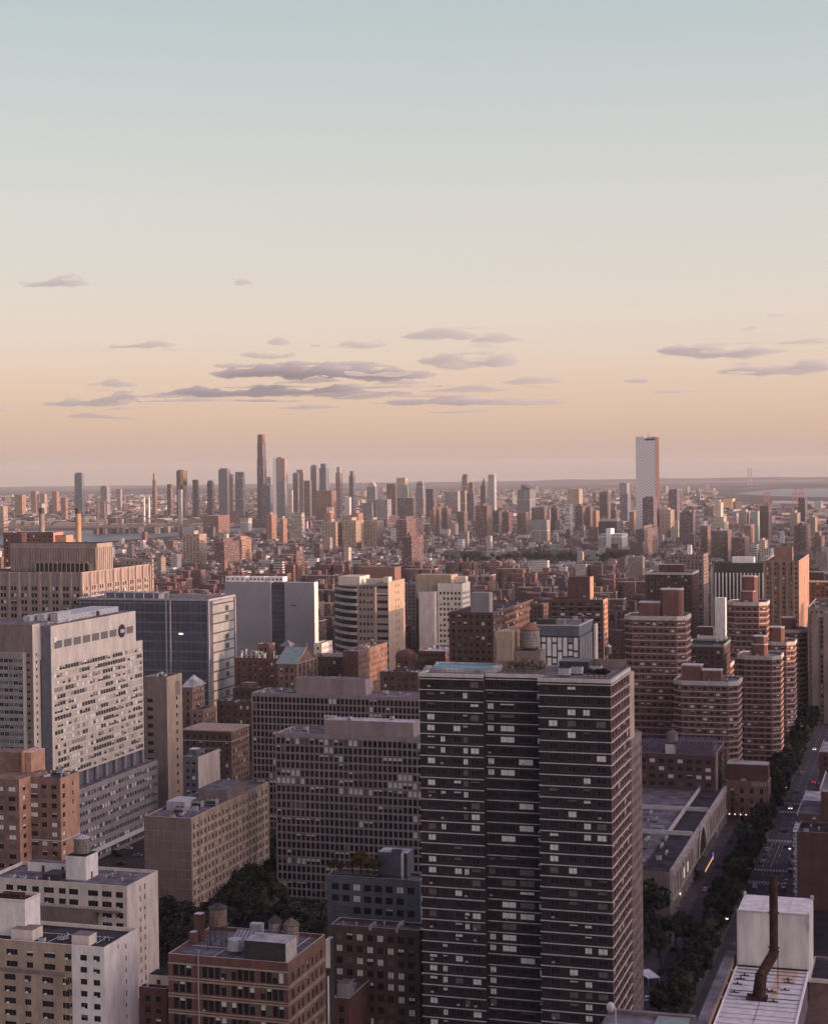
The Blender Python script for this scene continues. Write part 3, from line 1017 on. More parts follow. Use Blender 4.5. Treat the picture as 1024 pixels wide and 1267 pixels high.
mb = MB(); mb.tube((b.W * .55, b.L / 2, b.H), (b.W * .55, b.L / 2, b.H + 10), .5)
b.part('antenna', mb, 'dark_steel')
note_foot(b)

# Lower East Side and waterfront towers
T('beige lit apartment slab at the left edge above the river', 5000, -6, 4, 9.5, 626, 'tan', 'rib')
T('checkered white and dark patterned tower', 4000, 692.5, 704, 708.5, 624, 'white', 'check')
T('brown housing tower with a bright orange side left of the checkered tower', 4300, 657, 673, 680, 628, 'brown', 'grid')
T('pale concrete ribbed block before the orange sided brown tower', 3700, 657, 676, 680, 643.5, 'pale', 'fins')
T('brown slab right of the orange sided brown tower', 4400, 681, 689, 693, 628, 'maroon', 'grid', (.2, .7, 6))
T('dark brown housing tower just right of the checkered tower', 4300, 711, 720, 724, 626, 'maroon', 'grid', (.2, .7, 5))
T('maroon housing tower beside the dark brown one', 4400, 724, 730, 733, 627, 'maroon', 'grid')
T('narrow orange lit tower right of the maroon tower', 4300, 733, 737, 741.5, 632, 'orange', 'grid')
T('dark ribbed hall with a pale flat roof', 3700, 740, 763, 769, 645, 'dark', 'fins', (0.05, .95, 5), name='office_block', capc='pale')
b = T('white striped school block with a raised middle', 3300, 740, 769, 776, 661, 'white', 'fins', None, name='office_block')
b.boxpart('stair_tower', b.W * .33, b.W * .53, -1, b.L * .6, 0, b.H + 11, 'white_paint')
T('dark purple tower overlapping the foot of the white glass tower', 3400, 794.5, 808, 812.5, 616, 'purple', 'grid', (.15, .9, 3))
T('orange lit tower left of the foot of the white glass tower', 4200, 778, 784, 789, 633, 'orange', 'grid')
T('tan tower with a deep orange strip below the white glass tower', 3050, 786, 797, 814.5, 655, 'brown', 'grid', (.45, .6, 5))
T('dark slab tower right of the white glass tower', 4600, 827, 837, 840.5, 606.5, 'purple', 'grid', (.1, .9, 3))
T('wide tan block just right of the white glass tower base', 3900, 815.5, 829, 834.5, 631, 'tan', 'grid', (.2, .7, 4))
T('broad dark purple tower right of the wide tan block', 3500, 840.5, 857, 861, 634, 'purple', 'grid', (.3, .7, 4))
T('tall stepped cream tower left of the golden lit warehouse', 3900, 880, 896, 901, 640, 'cream', 'grid', (.25, .65, 34), tiers=((.8, .12),))
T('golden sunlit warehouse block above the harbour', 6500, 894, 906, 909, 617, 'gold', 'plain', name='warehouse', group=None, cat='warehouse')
T('brown housing tower with a pale side and flues on its roof', 2900, 879, 900, 905, 656.5, 'brown', 'grid', (.3, .5, 4))
T('brick slab left of the tower with roof flues', 3000, 866, 875, 879, 650.5, 'brick', 'grid')
T('dark maroon housing tower right of the tower with roof flues', 2800, 904, 921, 926.5, 665, 'maroon', 'grid', (.5, .75, 5))
T('stepped pinkish brick tower with a pale crown', 3500, 913.5, 923, 927, 634, 'pink', 'grid', (.15, .85, 6))
T('orange brick tower in front of the stepped pinkish tower', 3200, 918, 928, 933, 650, 'orange', 'grid')
T('grey green slab tower right of the stepped pinkish tower', 3500, 929.5, 937, 939.5, 633, 'green', 'plain')
T('dark tower with red brick and a white end wall', 3600, 939.5, 950.5, 954.5, 626, 'maroon', 'fins')
T('grey purple ribbed tower near the harbour at the right', 4400, 987, 995.5, 998.5, 615.5, 'purple', 'fins')
T('brown housing tower below the grey purple ribbed tower', 3100, 982, 997, 1002, 650, 'maroon', 'grid', (.3, .6, 4))
T('tan stepped block left of the right edge', 4000, 977, 986, 990, 635, 'tan', 'grid', (.2, .6, 6))
T('pale tan block at the right edge of the low rise quarter', 3800, 1000, 1008, 1011, 640, 'tan', 'grid', (.2, .6, 4))
T('brick block with corner piers at the right edge', 2900, 1005, 1016, 1020, 664, 'brick', 'grid', (.2, .7, 7))
T('small cream block left of the orange sided brick tower', 2600, 938.5, 946, 950, 669, 'cream', 'grid', (.2, .6, 3))
T('small grey block with white floor lines behind the orange sided brick tower', 2500, 928, 936, 939, 673, 'pale', 'ribbon')
T('white ribbed slab right of the small cream block', 2500, 946, 954, 957, 679, 'white', 'fins')
for (lab, D, a, c_, d, y, co, sty) in [
    ('orange brick tower behind the ribbed tan towers at the left', 3900, 401, 409, 415.5, 635, 'orange', 'grid'),
    ('orange brick tower behind the ribbed tan towers in the middle', 3900, 434, 443, 449, 635, 'orange', 'grid'),
    ('ribbed tan housing tower at the left of the ribbed group', 3500, 398, 415, 423, 646, 'tan', 'rib'),
    ('ribbed tan housing tower in the middle of the ribbed group', 3500, 423, 440, 450, 644, 'tan', 'rib'),
    ('ribbed tan housing tower at the right of the ribbed group', 3550, 450, 466, 474.5, 644, 'tan', 'rib'),
    ('orange lit housing tower left of the cream hall', 3900, 329, 336, 342, 637, 'orange', 'grid'),
    ('tan and orange housing tower just left of the cream hall', 3800, 346, 350, 355, 642, 'orange', 'grid'),
    ('cream hall with dark window lines', 4200, 360, 373, 377, 634.5, 'cream', 'ribbon'),
    ('tall ribbed grey tower with an orange lit side near the river', 3000, 226, 246.5, 255.5, 661, 'tan', 'rib'),
    ('dark slab with two broad orange lit wings', 2950, 265, 277, 296, 671, 'maroon', 'grid'),
    ('orange lit slab joined behind the two winged slab', 3050, 290, 299, 311, 668, 'orange', 'grid'),
    ('brick housing row with orange patches under the broad blue tower', 4700, 251, 270, 284, 638, 'brick', 'grid'),
    ('white striped slab in the brick housing row', 4600, 297, 307, 311.5, 641, 'white', 'fins'),
    ('long low red brick school with a pale cornice line', 2050, 445, 488, 496, 702, 'brick', 'plain'),
    ('orange lit wall of a small block left of the red brick school', 2500, 362, 366, 377, 687, 'maroon', 'grid'),
    ('dark brown tower with orange right face right of the ribbed group', 2700, 497, 509, 523.5, 664, 'maroon', 'grid'),
    ('tall orange sided tower behind the dark brown one', 3500, 490, 503, 523.5, 643, 'maroon', 'rib'),
    ('brown tower with an orange edge below the tan tower', 4200, 565, 574, 578.5, 633, 'brown', 'grid'),
    ('orange lit slab left of the brown tower with an orange edge', 4400, 531, 537, 544, 631, 'orange', 'grid'),
    ('dim brick slab between the orange slab and the brown tower', 4400, 546, 553, 558, 629, 'maroon', 'grid'),
    ('broad brick tower with a glowing orange right face', 4000, 588, 602, 608.5, 626, 'maroon', 'grid'),
    ('dark slab right of the glowing orange faced tower', 4300, 609, 617, 621, 632, 'dark', 'grid'),
    ('dim maroon tower right of the dark slab', 4200, 621, 629, 633, 634, 'maroon', 'grid'),
    ('purple brown tower left of the slanted roof tower', 4000, 639, 650, 655, 634, 'brown', 'grid'),
    ('grey slab below the long red brick school at the left', 2300, 338, 349, 352, 694, 'pale', 'ribbon'),
    ('small orange topped block in the low houses by the river', 3600, 173, 182, 188, 678, 'orange', 'grid'),
    ('dim tan block among the low houses by the river', 3700, 189, 197, 203, 671, 'tan', 'grid'),
    ('brick block right of the dim tan block by the river', 3500, 207, 214, 220, 669, 'brick', 'grid'),
    ('white winged block right of the ribbed group', 4200, 544, 555, 559, 655, 'white', 'plain'),
    ('cream block with a tall lit stair core right of the white winged block', 4100, 558, 563, 567, 648, 'cream', 'plain'),
]:
    T(lab, D, a, c_, d, y, co, sty, (.35, .6, 6) if co in ('tan', 'maroon', 'orange') else None)
b = T('brown housing slab right of the dark purple tower overlapping the white tower', 3900, 755, 762, 766, 631, 'brown', 'grid', (.3, .6, 5))

# two white chimneys, two power station stacks
for lab, x in (('left one of two white chimneys before the Brooklyn towers', 178.2), ('right one of two white chimneys before the Brooklyn towers', 184.2)):
    p = at(x, 614, 5600)
    mb = MB(); mb.cone(0, 0, 3.6, 2.8, 0, p.z, 12)
    o = mb.build('chimney_stack', M['white_paint'], None, (p.x, p.y, 0))
    tag(o, lab, 'chimney', 'white twin chimneys')
    mb = MB(); mb.cone(0, 0, 2.9, 2.9, p.z - 6, p.z + .2, 12); mb.build('cap_ring', M['coping'], o)
mk('stack_buff', (0.46, 0.29, 0.18), 0.9, 0.12, 0.1, 0.2, 0.5)
mk('stack_grey', (0.30, 0.25, 0.22), 0.9, 0.12, 0.1, 0.2, 0.5)
for lab, x, r, m_ in (('dull buff smokestack with a black top at the left', 51.5, 3.6, 'stack_grey'), ('bright orange buff smokestack with a black top beside the bridge pier', 96.5, 3.8, 'stack_buff')):
    p = at(x, 628.5, 2100)
    mb = MB(); mb.cone(0, 0, r * 1.1, r * .92, 0, p.z - 7, 16); o = mb.build('smokestack', M[m_], None, (p.x, p.y, 0))
    tag(o, lab, 'smokestack', 'power station smokestacks')
    mb = MB(); mb.cone(0, 0, r * 1.0, r * .95, p.z - 7, p.z, 16); mb.build('stack_top', M['dark_steel'], o)

# suspension bridge over the river at the left
mk('bridge_steel', (0.17, 0.14, 0.14), 0.7, 0.1, 0.1)
D1 = 4950.0
br = tag(empty('suspension_bridge', (at(126, 650, D1).x, D1, 0)), 'steel suspension bridge over the river with one tower in view', 'bridge')
bx = lambda px: at(px, 650, D1).x - br.location.x
def bz(y): return at(126, y, D1).z
mb = MB()
zt, zd = bz(619.5), bz(652)
for yy in (-9, 9):
    mb.tube((-13, yy, 0), (-8.5, yy, zt), 2.2, 4)
    mb.tube((13, yy, 0), (8.5, yy, zt), 2.2, 4)
    for k in range(5):
        z0, z1 = zt * (.42 + .115 * k), zt * (.42 + .115 * (k + 1))
        w0, w1 = 13 - 4.5 * z0 / zt, 13 - 4.5 * z1 / zt
        mb.tube((-w0, yy, z0), (w1, yy, z1), .8, 4); mb.tube((w0, yy, z0), (-w1, yy, z1), .8, 4)
for z in (zt, zt * .62, zd):
    mb.box(-13, 13, -10.5, 10.5, z - 2.5, z)
mb.build('tower', M['bridge_steel'], br)
mb = MB()
mb.box(-620, 420, -11, 11, zd - 1, zd + 4)
for k in range(52):
    x = -620 + 20 * k
    for yy in (-11.2, 11.2):
        mb.tube((x, yy, zd + 4), (x + 10, yy, zd + 11), .6, 4); mb.tube((x + 10, yy, zd + 11), (x + 20, yy, zd + 4), .6, 4)
mb.box(-620, 420, -11.5, -11, zd + 10.6, zd + 11.6); mb.box(-620, 420, 11, 11.5, zd + 10.6, zd + 11.6)
mb.build('deck', M['bridge_steel'], br)
mb = MB()
for yy in (-9, 9):
    for sgn, span in ((1, 190.), (-1, 480.)):
        for k in range(14):
            a, c = k / 14, (k + 1) / 14
            f = (lambda q: zd + 10 + (zt - zd - 10) * (1 - q) ** 2) if sgn < 0 else (lambda q: zd + 6 + (zt - zd - 6) * (1 - q))
            mb.tube((sgn * span * a, yy, f(a)), (sgn * span * c, yy, f(c)), .9, 4)
mb.build('cable', M['bridge_steel'], br)
for x in (118, 165, 300, -250, -420):
    mb = MB(); mb.box(x - 6, x + 6, -10, 10, 0, zd - 1); mb.build('pier', M['concrete'], br)

# far harbour bridge at the right
mk('far_bridge', (0.26, 0.27, 0.28), 0.7, 0.05, 0.1)
D2 = 17300.0
q = at(927.5, 590, D2)
fb = tag(empty('suspension_bridge', (q.x, D2, 0)), 'very distant suspension bridge on the horizon with one grey tower', 'bridge')
fz = lambda y: at(927.5, y, D2).z
mb = MB()
for x in (-15, 15): mb.box(x - 7, x + 7, -6, 6, 0, fz(580))
mb.box(-22, 22, -6.5, 6.5, fz(581.5), fz(579.5)); mb.box(-20, 20, -6, 6, fz(596), fz(594.5))
mb.build('tower', M['far_bridge'], fb)
mb = MB()
zt2, zd2 = fz(580), fz(595.5)
for k in range(24):
    a, c = k / 24, (k + 1) / 24
    f = lambda u: zd2 + 10 + (zt2 - zd2 - 10) * (2 * u - 1) ** 2
    mb.tube((-1300 * a, 0, f(a)), (-1300 * c, 0, f(c)), 1.6, 4)
    if k < 8: mb.tube((520 * k / 8, 0, zt2 + (zd2 - zt2) * (k / 8) ** .8), (520 * (k + 1) / 8, 0, zt2 + (zd2 - zt2) * ((k + 1) / 8) ** .8), 1.6, 4)
mb.build('cable', M['far_bridge'], fb)
mb = MB(); mb.box(-1600, 700, -14, 14, zd2 - 3, zd2 + 3); mb.build('deck', M['far_bridge'], fb)

# red harbour cranes
mk('crane_red', (0.34, 0.10, 0.09), 0.7, 0.1, 0.1)
for lab, px, yb, D in (('red harbour crane behind the white ended tower', 948, 624, 8600), ('red harbour crane left of the grey purple ribbed tower', 983, 627, 8400),
                       ('red harbour crane close behind the grey purple ribbed tower', 991, 626, 8600)):
    p = at(px, 610, D)
    cr = tag(empty('harbour_crane', (p.x, D, 0)), lab, 'crane', 'red harbour cranes')
    mb = MB()
    for x in (-10, 10):
        for y in (-8, 8): mb.tube((x, y, 0), (x, y, 42), 1.6, 4)
    for z in (14, 42):
        mb.box(-11, 11, -9, 9, z - 1.5, z + 1.5)
    mb.build('gantry_frame', M['crane_red'], cr)
    mb = MB(); mb.tube((-16, 0, 45), (18, 0, 47), 1.8, 4); mb.tube((6, 0, 45), (11, 0, 92), 1.5, 4); mb.tube((-12, 0, 46), (3, 0, 70), 1.0, 4); mb.tube((3, 0, 70), (8, 0, 46), 1.2, 4)
    mb.build('boom', M['crane_red'], cr)
# ---------------------------------------------------------------- the big buildings one can tell apart
def poly_shell(b, mb, poly, z0, z1, rows, pitch, ww, rec=0.2, par=0.9, mi=0, cmi=1, seen=None, margin=0.5):
    """Walls over any counter-clockwise outline, with windows on the edges listed in seen."""
    outs = []
    n = len(poly)
    for i in range(n):
        a, c = poly[i], poly[(i + 1) % n]
        d = math.hypot(c[0] - a[0], c[1] - a[1])
        du = ((c[0] - a[0]) / d, (c[1] - a[1]) / d)
        w = seen is None or i in seen
        outs += facade(mb, a, du, d, z0, z1, cols_even(d, pitch, ww, margin) if w and d > 2.2 else [], rows if w else [], rec, mi)
    cx, cy = sum(p[0] for p in poly) / n, sum(p[1] for p in poly) / n
    ins = [(p[0] + (cx - p[0]) * .03, p[1] + (cy - p[1]) * .03) for p in poly]
    for i in range(n):
        j = (i + 1) % n
        mb.face([(*poly[i], z1), (*poly[j], z1), (*ins[j], z1), (*ins[i], z1)], cmi)
        mb.face([(*ins[i], z1), (*ins[j], z1), (*ins[j], z1 - par), (*ins[i], z1 - par)], mi)
    mb.face([(*p, z1 - par) for p in ins], 2)
    return outs
def grow(poly, d):
    n = len(poly)
    cx, cy = sum(p[0] for p in poly) / n, sum(p[1] for p in poly) / n
    hx = max(abs(p[0] - cx) for p in poly)
    hy = max(abs(p[1] - cy) for p in poly)
    return [(cx + (p[0] - cx) * (1 + d / hx), cy + (p[1] - cy) * (1 + d / hy)) for p in poly]

# ---- dark apartment tower with the rooftop pool (in front, middle)
b = Bld('apartment_tower', 'nearest dark brown apartment tower with white floor lines and a rooftop pool', 420, 519, 755, 778.5, 843)
b.wm = wmats('frame_brown', 'glass', 'blind', 'frame_pale')
Hd, Wd, Ld = b.H, b.W, b.L
x1, x2 = b.local_x(601, 838, 7), b.local_x(671, 842, 4)
fh = 14.25 * 420 / FOC
nf = int(Hd / fh)
rows = [(Hd - 1.1 - fh * (i + 1) + 0.75, Hd - 1.1 - fh * (i + 1) + 2.35) for i in range(nf)][::-1]
def pxcols(b, lst, y0, x_off, yrow=860):
    return [(b.local_x(c - w / 2, yrow, y0) - x_off, b.local_x(c + w / 2, yrow, y0) - x_off) for c, w in lst]
mb = MB()
S1, S2, S3 = 4.0, 6.6, 0.0
xl0 = b.local_x(519, 838, S1)
segs = [((xl0, S1), x1 - xl0, pxcols(b, [(532.5, 9.5), (547, 6), (564.5, 9), (575, 6), (586.5, 10.5)], S1, xl0)),
        ((x1, S2), x2 - x1, pxcols(b, [(606.5, 8), (627, 17.5), (649.5, 18), (666.5, 5.5)], S2, x1)),
        ((x2, S3), Wd - x2, pxcols(b, [(683.5, 11), (706.5, 10.5), (725, 9), (743, 12)], S3, x2))]
segs[1][2][-1] = (segs[1][2][-1][0], min(segs[1][2][-1][1], x2 - x1 - .15))
for o_, w_, cs in segs:
    b.add_wins(facade(mb, o_, (1, 0), w_, 0, Hd, cs, rows, 0.18), 0.25, 0.15, 0.0, 2, 0.1)
facade(mb, (x1, S1), (0, 1), S2 - S1, 0, Hd, [], [])
facade(mb, (x2, S2), (0, -1), S2 - S3, 0, Hd, [], [])
b.add_wins(facade(mb, (Wd, 0), (0, 1), Ld, 0, Hd, cols_even(Ld, 4.4, 2.0, 1.0), rows, 0.18, 1), 0.13, 0.15, 0, 2, 0.1)
facade(mb, (Wd, Ld), (-1, 0), Wd - xl0, 0, Hd, [], [])
facade(mb, (xl0, Ld), (0, -1), Ld - S1, 0, Hd, [], [])
b.part('wall', mb, ['black_brick', 'brown_brick'])
FOOTD = [(xl0, S1), (x1, S1), (x1, S2), (x2, S2), (x2, 0), (Wd, 0), (Wd, Ld), (xl0, Ld)]
mb = MB()
for i in range(nf + 1):
    z = Hd - 1.1 - fh * i
    if z > 1:
        for (x0_, x1_, y_) in ((xl0 - .25, x1 + .0, S1), (x1 + .01, x2 - .01, S2), (x2 - .25, Wd + .3, 0)):
            mb.box(x0_, x1_, y_ - .3, y_ + .02, z - .095, z + .095, 0, None, True)
        mb.box(x2 - .25, x2 - .004, .03, S2 - .31, z - .095, z + .095, 0, None, True)
        mb.box(Wd + .004, Wd + .3, .03, Ld, z - .095, z + .095, 0, None, True)
b.part('floor_band', mb, 'slab_edge')
mb = MB()
for (x0_, x1_, y_) in ((xl0 - .3, x1, S1), (x1 + .004, x2 - .004, S2), (x2 - .3, Wd + .35, 0)):
    mb.box(x0_, x1_, y_ - .35, y_ + .45, Hd - .55, Hd + .35)
mb.box(Wd - .45, Wd + .35, .46, Ld, Hd - .55, Hd + .35)
mb.box(xl0 - .3, xl0 + .45, S1 + .46, Ld, Hd - .55, Hd + .35)
mb.box(xl0 + .46, Wd - .46, Ld - .4, Ld + .3, Hd - .55, Hd + .35)
b.part('parapet', mb, 'coping')
mb = MB(); mb.prism(FOOTD, Hd - .6, Hd - .1); b.part('roof', mb, 'terrace_tile')
# pool deck at the left of the roof
px0, px1 = b.local_x(538, 832, 17), b.local_x(612, 834, 17)
mb = MB()
mb.box(px0 - 1.6, px1 + 1.6, 11.5, 12.9, Hd - .1, Hd + .75); mb.box(px0 - 1.6, px1 + 1.6, 20.5, 22.0, Hd - .1, Hd + 1.3)
mb.box(px0 - 1.6, px0, 12.91, 20.49, Hd - .1, Hd + 1.3); mb.box(px1, px1 + 1.6, 12.91, 20.49, Hd - .1, Hd + 1.3)
b.part('pool_deck', mb, 'roof_pale')
b.boxpart('pool', px0 + .01, px1 - .01, 12.92, 20.48, Hd - .1, Hd + .9, 'pool_water')
def railing(b, name, pts, z, h=1.2, m='dark_steel', step=1.3):
    mb = MB()
    for i in range(len(pts) - 1):
        p, q = Vector((*pts[i], 0)), Vector((*pts[i + 1], 0))
        L = (q - p).length
        for k in (0.15, .6, 1.0):
            mb.tube(p + Vector((0, 0, z + h * k)), q + Vector((0, 0, z + h * k)), .04, 4)
        n = max(1, int(L / step))
        for k in range(n + 1):
            r = p.lerp(q, k / n)
            mb.tube(r + Vector((0, 0, z)), r + Vector((0, 0, z + h)), .04, 4)
    return b.part(name, mb, m)
railing(b, 'railing', [(.3, S1 + .3), (x1 + .3, S1 + .3), (x1 + .3, S2 + .3), (x2 - .1, S2 + .3)], Hd + .35)
railing(b, 'railing', [(x2 + .2, .3), (Wd - .2, .3), (Wd - .2, Ld - .3)], Hd + .35)
bx0, bx1 = b.local_x(616, 830, 22), b.local_x(637.5, 830, 22)
mb = MB(); mb.box(bx0, bx1, 19, 26, Hd - .1, Hd + 10.2); mb.box(bx0 + .5, bx1 - .8, 18.6, 18.99, Hd + 2.2, Hd + 8.5)
b.part('stair_bulkhead', mb, 'tan_brick')
b.boxpart('stair_bulkhead', bx1 + .01, b.local_x(671, 830, 22), 20, 26, Hd - .1, Hd + 5.0, 'taupe_brick')
water_tank(b, b.local_x(655.5, 800, 23), 23, Hd + 5.0, 2.75, 4.7, 0.9, 'old_cedar', 'tank_cap', 2.0)
b.boxpart('equipment_screen', x2 + 1.5, Wd - 9, 17, 25.5, Hd - .1, Hd + 2.8, 'dark_steel', 'roof_grey')
for x, y, k in ((x2 + 5, 8, 'air_conditioner'), (Wd - 11, 12, 'air_conditioner'), (Wd - 6.5, 15, 'air_conditioner')):
    roof_piece(b, k, x, y, Hd - .1, 0, 1.3)
b.boxpart('roof_wall', Wd - 10, Wd - .5, Ld - 2.2, Ld - 1.7, Hd - .1, Hd + 2.6, 'taupe_brick')
DARK = b
# rear wings seen past the right side
zt = b.local_z(917, (Wd, Ld))
mb = MB(); mb.box(Wd - 12, Wd - .05, Ld + .01, Ld + 7.6, zt + .01, Hd - 1.5); b.part('rear_wing', mb, 'tan_brick')
mb = MB(); rr = rows_even(0, zt - 1.6, 3.0, .8, 1.5); wx = Wd + .3
o1 = facade(mb, (Wd - 14, Ld + .01), (1, 0), wx - Wd + 14, 0, zt, [], [])
o2 = facade(mb, (wx, Ld + .01), (0, 1), 17, 0, zt, cols_even(17, 3.4, 1.3), rr, .15)
facade(mb, (wx, Ld + 17), (-1, 0), wx - Wd + 14, 0, zt, [], []); facade(mb, (Wd - 14, Ld + 17), (0, -1), 17, 0, zt, [], [])
mb.face([(Wd - 14, Ld + .01, zt), (wx, Ld + .01, zt), (wx, Ld + 17, zt), (Wd - 14, Ld + 17, zt)])
b.part('rear_wing', mb, 'taupe_brick')
b.add_wins(o2, .05, .1)
b.finish(100)
note_foot(b, 0, Wd + 5, 0, Ld + 27)

# ---- two concrete grid slabs
def grid_slab(label, D, xl, yt, base_y, pent, xe, pitch_px, width):
    b = Bld('apartment_slab', label, D, xl, xl + 1, xl + 2, yt, 'building', 'twin concrete grid slabs', width, 19.0)
    # placed by its left edge
    p = at(xl, yt, D)
    b.o = Vector((p.x, p.y, 0)); b.root.location = b.o; b.W = width; b.L = 19.0; b.H = p.z
    b.wm = wmats('frame_brown', 'glass', 'blind', 'frame_pale')
    mb = MB()
    rows = rows_even(4.5, b.H - 1.5, 3.27, .42, 2.55)
    fc = cols_even(b.W, 2.02, 1.66, .3)
    fa, sa = b.shell(mb, 0, b.W, 0, b.L, 4.2, b.H, fc, rows, cols_even(b.L, 2.02, 1.52, .3), rows, .5, .7, 0)
    # open colonnade at the ground
    for i in range(0, len(fc) + 1, 3):
        x = .35 + (b.W - .7) * i / len(fc)
        mb.box(x - .35, x + .35, .1, .8, 0, 4.2)
    mb.box(2, b.W - 2, 4, b.L - 3, 0, 4.2)
    mb.face([(0, 0, 4.2), (0, b.L, 4.2), (b.W, b.L, 4.2), (b.W, 0, 4.2)])
    b.part('wall', mb, 'concrete')
    mb = MB()
    n = len(fc)
    for i in range(n + 1):
        x = .3 + (b.W - .6) * i / n
        mb.box(x - .13, x + .13, -.22, -.004, 4.2, b.H - 1.2)
    b.part('pier', mb, 'concrete')
    b.add_wins(fa, .14, .26, 0, 1, 0, 8)
    b.add_wins(sa, .24, .08, 0, 1, 0, 9)
    b.roof(0, b.W, 0, b.L, b.H - .7, 'roof_grey')
    a, c = b.local_x(pent[0], yt, 5), b.local_x(pent[1], yt, 5)
    mb = MB(); mb.box(a, c, 5, 14, b.H - .7, b.H + pent[2], 0, 1); b.part('mechanical_penthouse', mb, ['concrete', 'roof_pale' if D < 700 else 'roof_grey'])
    clutter(b, 1, a - 1, 1, b.L - 1, b.H - .7, 5, ('roof_vent', 'roof_vent', 'air_conditioner'))
    clutter(b, c + 1, b.W, 1, b.L - 1, b.H - .7, 8, ('roof_vent', 'roof_vent', 'air_conditioner', 'roof_vent'))
    b.ps = (a, c)
    return b
b = grid_slab('nearer of two concrete grid apartment slabs left of the dark tower', 662, 340, 907, 1125, (401, 511, 5.2), 520, 6.1, 92)
clutter(b, b.ps[0], b.ps[1], 5, 14, b.H + 5.2, 3, ('air_conditioner', 'duct'))
b.finish(100, 15); note_foot(b)
b = grid_slab('farther concrete grid slab behind the nearer slab', 792, 311, 857, 1060, (366, 452, 7.0), 520, 5.2, 100)
b.finish(100, 40); note_foot(b)

# ---- hotel like hospital tower at the left with the round purple sign
b = Bld('hospital_tower', 'tall pale hospital slab with staggered windows and a round purple sign', 718, 50, 62.5, 176, 775, 'building')
b.wm = wmats('frame_pale', 'glass', 'blind_dim', 'frame_pale')
D0 = 718
zt, zs = b.H, b.local_z(792, (b.W, b.L))
yL = b.L
yU = None
for i in range(400):
    yy = b.L * i / 400
    w = b.world((b.W, yy, 0))
    if 512 + FOC * w.x / w.y > 165.5:
        yU = yy; break
fh = 9.0 * 718 / FOC
z_low = b.local_z(962, (b.W, 10))
mb = MB()
rows = rows_even(z_low, zs - 3.0, fh, .85, 1.95)
outs = facade(mb, (b.W, 0), (0, 1), yL, z_low, zs, [(c + 2.2, d + 2.2) for c, d in cols_even(yL - 3, 2.5, 2.36, .1)], rows, .22, 0)
facade(mb, (0, 0), (1, 0), b.W, 0, zt, [], [], .2, 1)
facade(mb, (b.W, yL), (-1, 0), b.W + 16, 0, zs, [], [])
facade(mb, (-16, yL), (0, -1), yL, 0, zs, [], [])
mb.face([(-16, 0, zs), (b.W, 0, zs), (b.W, yL, zs), (-16, yL, zs)], 2)
# upper sign storey
mb.box(-16, b.W, 0.02, yU, zs + .01, zt)
mb.box(-15.6, b.W - .4, .5, yU - .4, zt, zt + .02, 2)
b.part('wall', mb, ['pale_concrete', 'blue_grey_panel', 'roof_grey'])
mb = MB()
for r in rows:
    mb.box(b.W + .004, b.W + .22, .3, yL - .2, r[0] - .85, r[0] - .12)
b.part('spandrel_band', mb, 'pale_concrete')
for j in range(0, len(outs)):
    pass
# staggered dark windows in runs, most panels closed
k = 0; left = 0
b.wm2 = wmats('frame_pale', 'glass', 'pale_concrete', 'frame_pale')
for (p, a, w, h) in outs:
    if left <= 0:
        dark = random.random() < 0.33
        left = random.choice((1, 1, 2, 2, 3)) if dark else random.randint(1, 5)
    left -= 1
    if dark:
        b.win.append((p, a, w, h, random.choice((0, 0, 0, 4)), 2, False, b.wm))
    else:
        b.win.append((p, a, w, h, random.choice((1, 1, 1, 2)), 2, False, random.choice((b.wm2, b.wm2, wmats('frame_pale', 'glass', 'limestone'), wmats('frame_pale', 'glass', 'blind')))))
# top window strip and the signs
zw0, zw1 = zt - 10.2, zt - 6.6
ny = 9
for i in range(ny):
    y = 2.0 + (yU - 4) * (i + .5) / ny
    mbw = MB(); window_geom(mbw, (yU - 4) / ny * .8, 3.4, 0, 3)
    o = mbw.build('window', wmats('frame_pale', 'blind_dim', 'blind_dim'), b.root, (b.W + .03, y, zw0), math.pi / 2)
mb = MB()
sy, sz = 2.0 + (yU - 4) * 7.5 / ny, zt - 8.2
n = 28
mk('sign_purple', (0.055, 0.012, 0.05), 0.5, 0.05)
for i in range(n):
    a0, a1 = 2 * math.pi * i / n, 2 * math.pi * (i + 1) / n
    r = 3.1
    mb.face([(b.W + .5, sy, sz), (b.W + .5, sy + r * math.cos(a0), sz + r * math.sin(a0)), (b.W + .5, sy + r * math.cos(a1), sz + r * math.sin(a1))])
    mb.face([(b.W + .06, sy + r * math.cos(a0), sz + r * math.sin(a0)), (b.W + .06, sy + r * math.cos(a1), sz + r * math.sin(a1)), (b.W + .5, sy + r * math.cos(a1), sz + r * math.sin(a1)), (b.W + .5, sy + r * math.cos(a0), sz + r * math.sin(a0))])
sg = b.part('round_sign', mb, 'sign_purple')
mb = MB()
for (y0, y1, z0, z1) in ((-1.9, 1.9, .28, .62), (-1.9, -1.45, -.75, .27), (-.75, -.3, -.75, .27), (.35, .8, -.75, .27), (1.45, 1.9, -.75, .27), (-.25, .3, -.75, -.42), (.85, 1.4, -.75, -.42)):
    mb.box(b.W + .51, b.W + .58, sy + y0, sy + y1, sz + z0, sz + z1)
mb.build('lettering', M['white_paint'], sg)
mb = MB(); mb.cone(0, 0, 1.2, 1.2, 0, .3, 16)
o = mb.build('round_lamp', M['white_paint'], b.root, (b.W + .05, 3.4, zt - 6.2)); o.rotation_euler = (0, math.pi / 2, 0)
mb = MB()
for i in range(3): mb.box(-13 + i * 5, -9.5 + i * 5, 8 + i * 3, 20 + i * 3, zt, zt + 3.5 + i * .6)
mb.box(-15, -1, 24, yU - 6, zt, zt + 2.6)
b.part('roof_plant', mb, 'galvanised')
clutter(b, -12, b.W - .5, 2, yU, zt, 8)
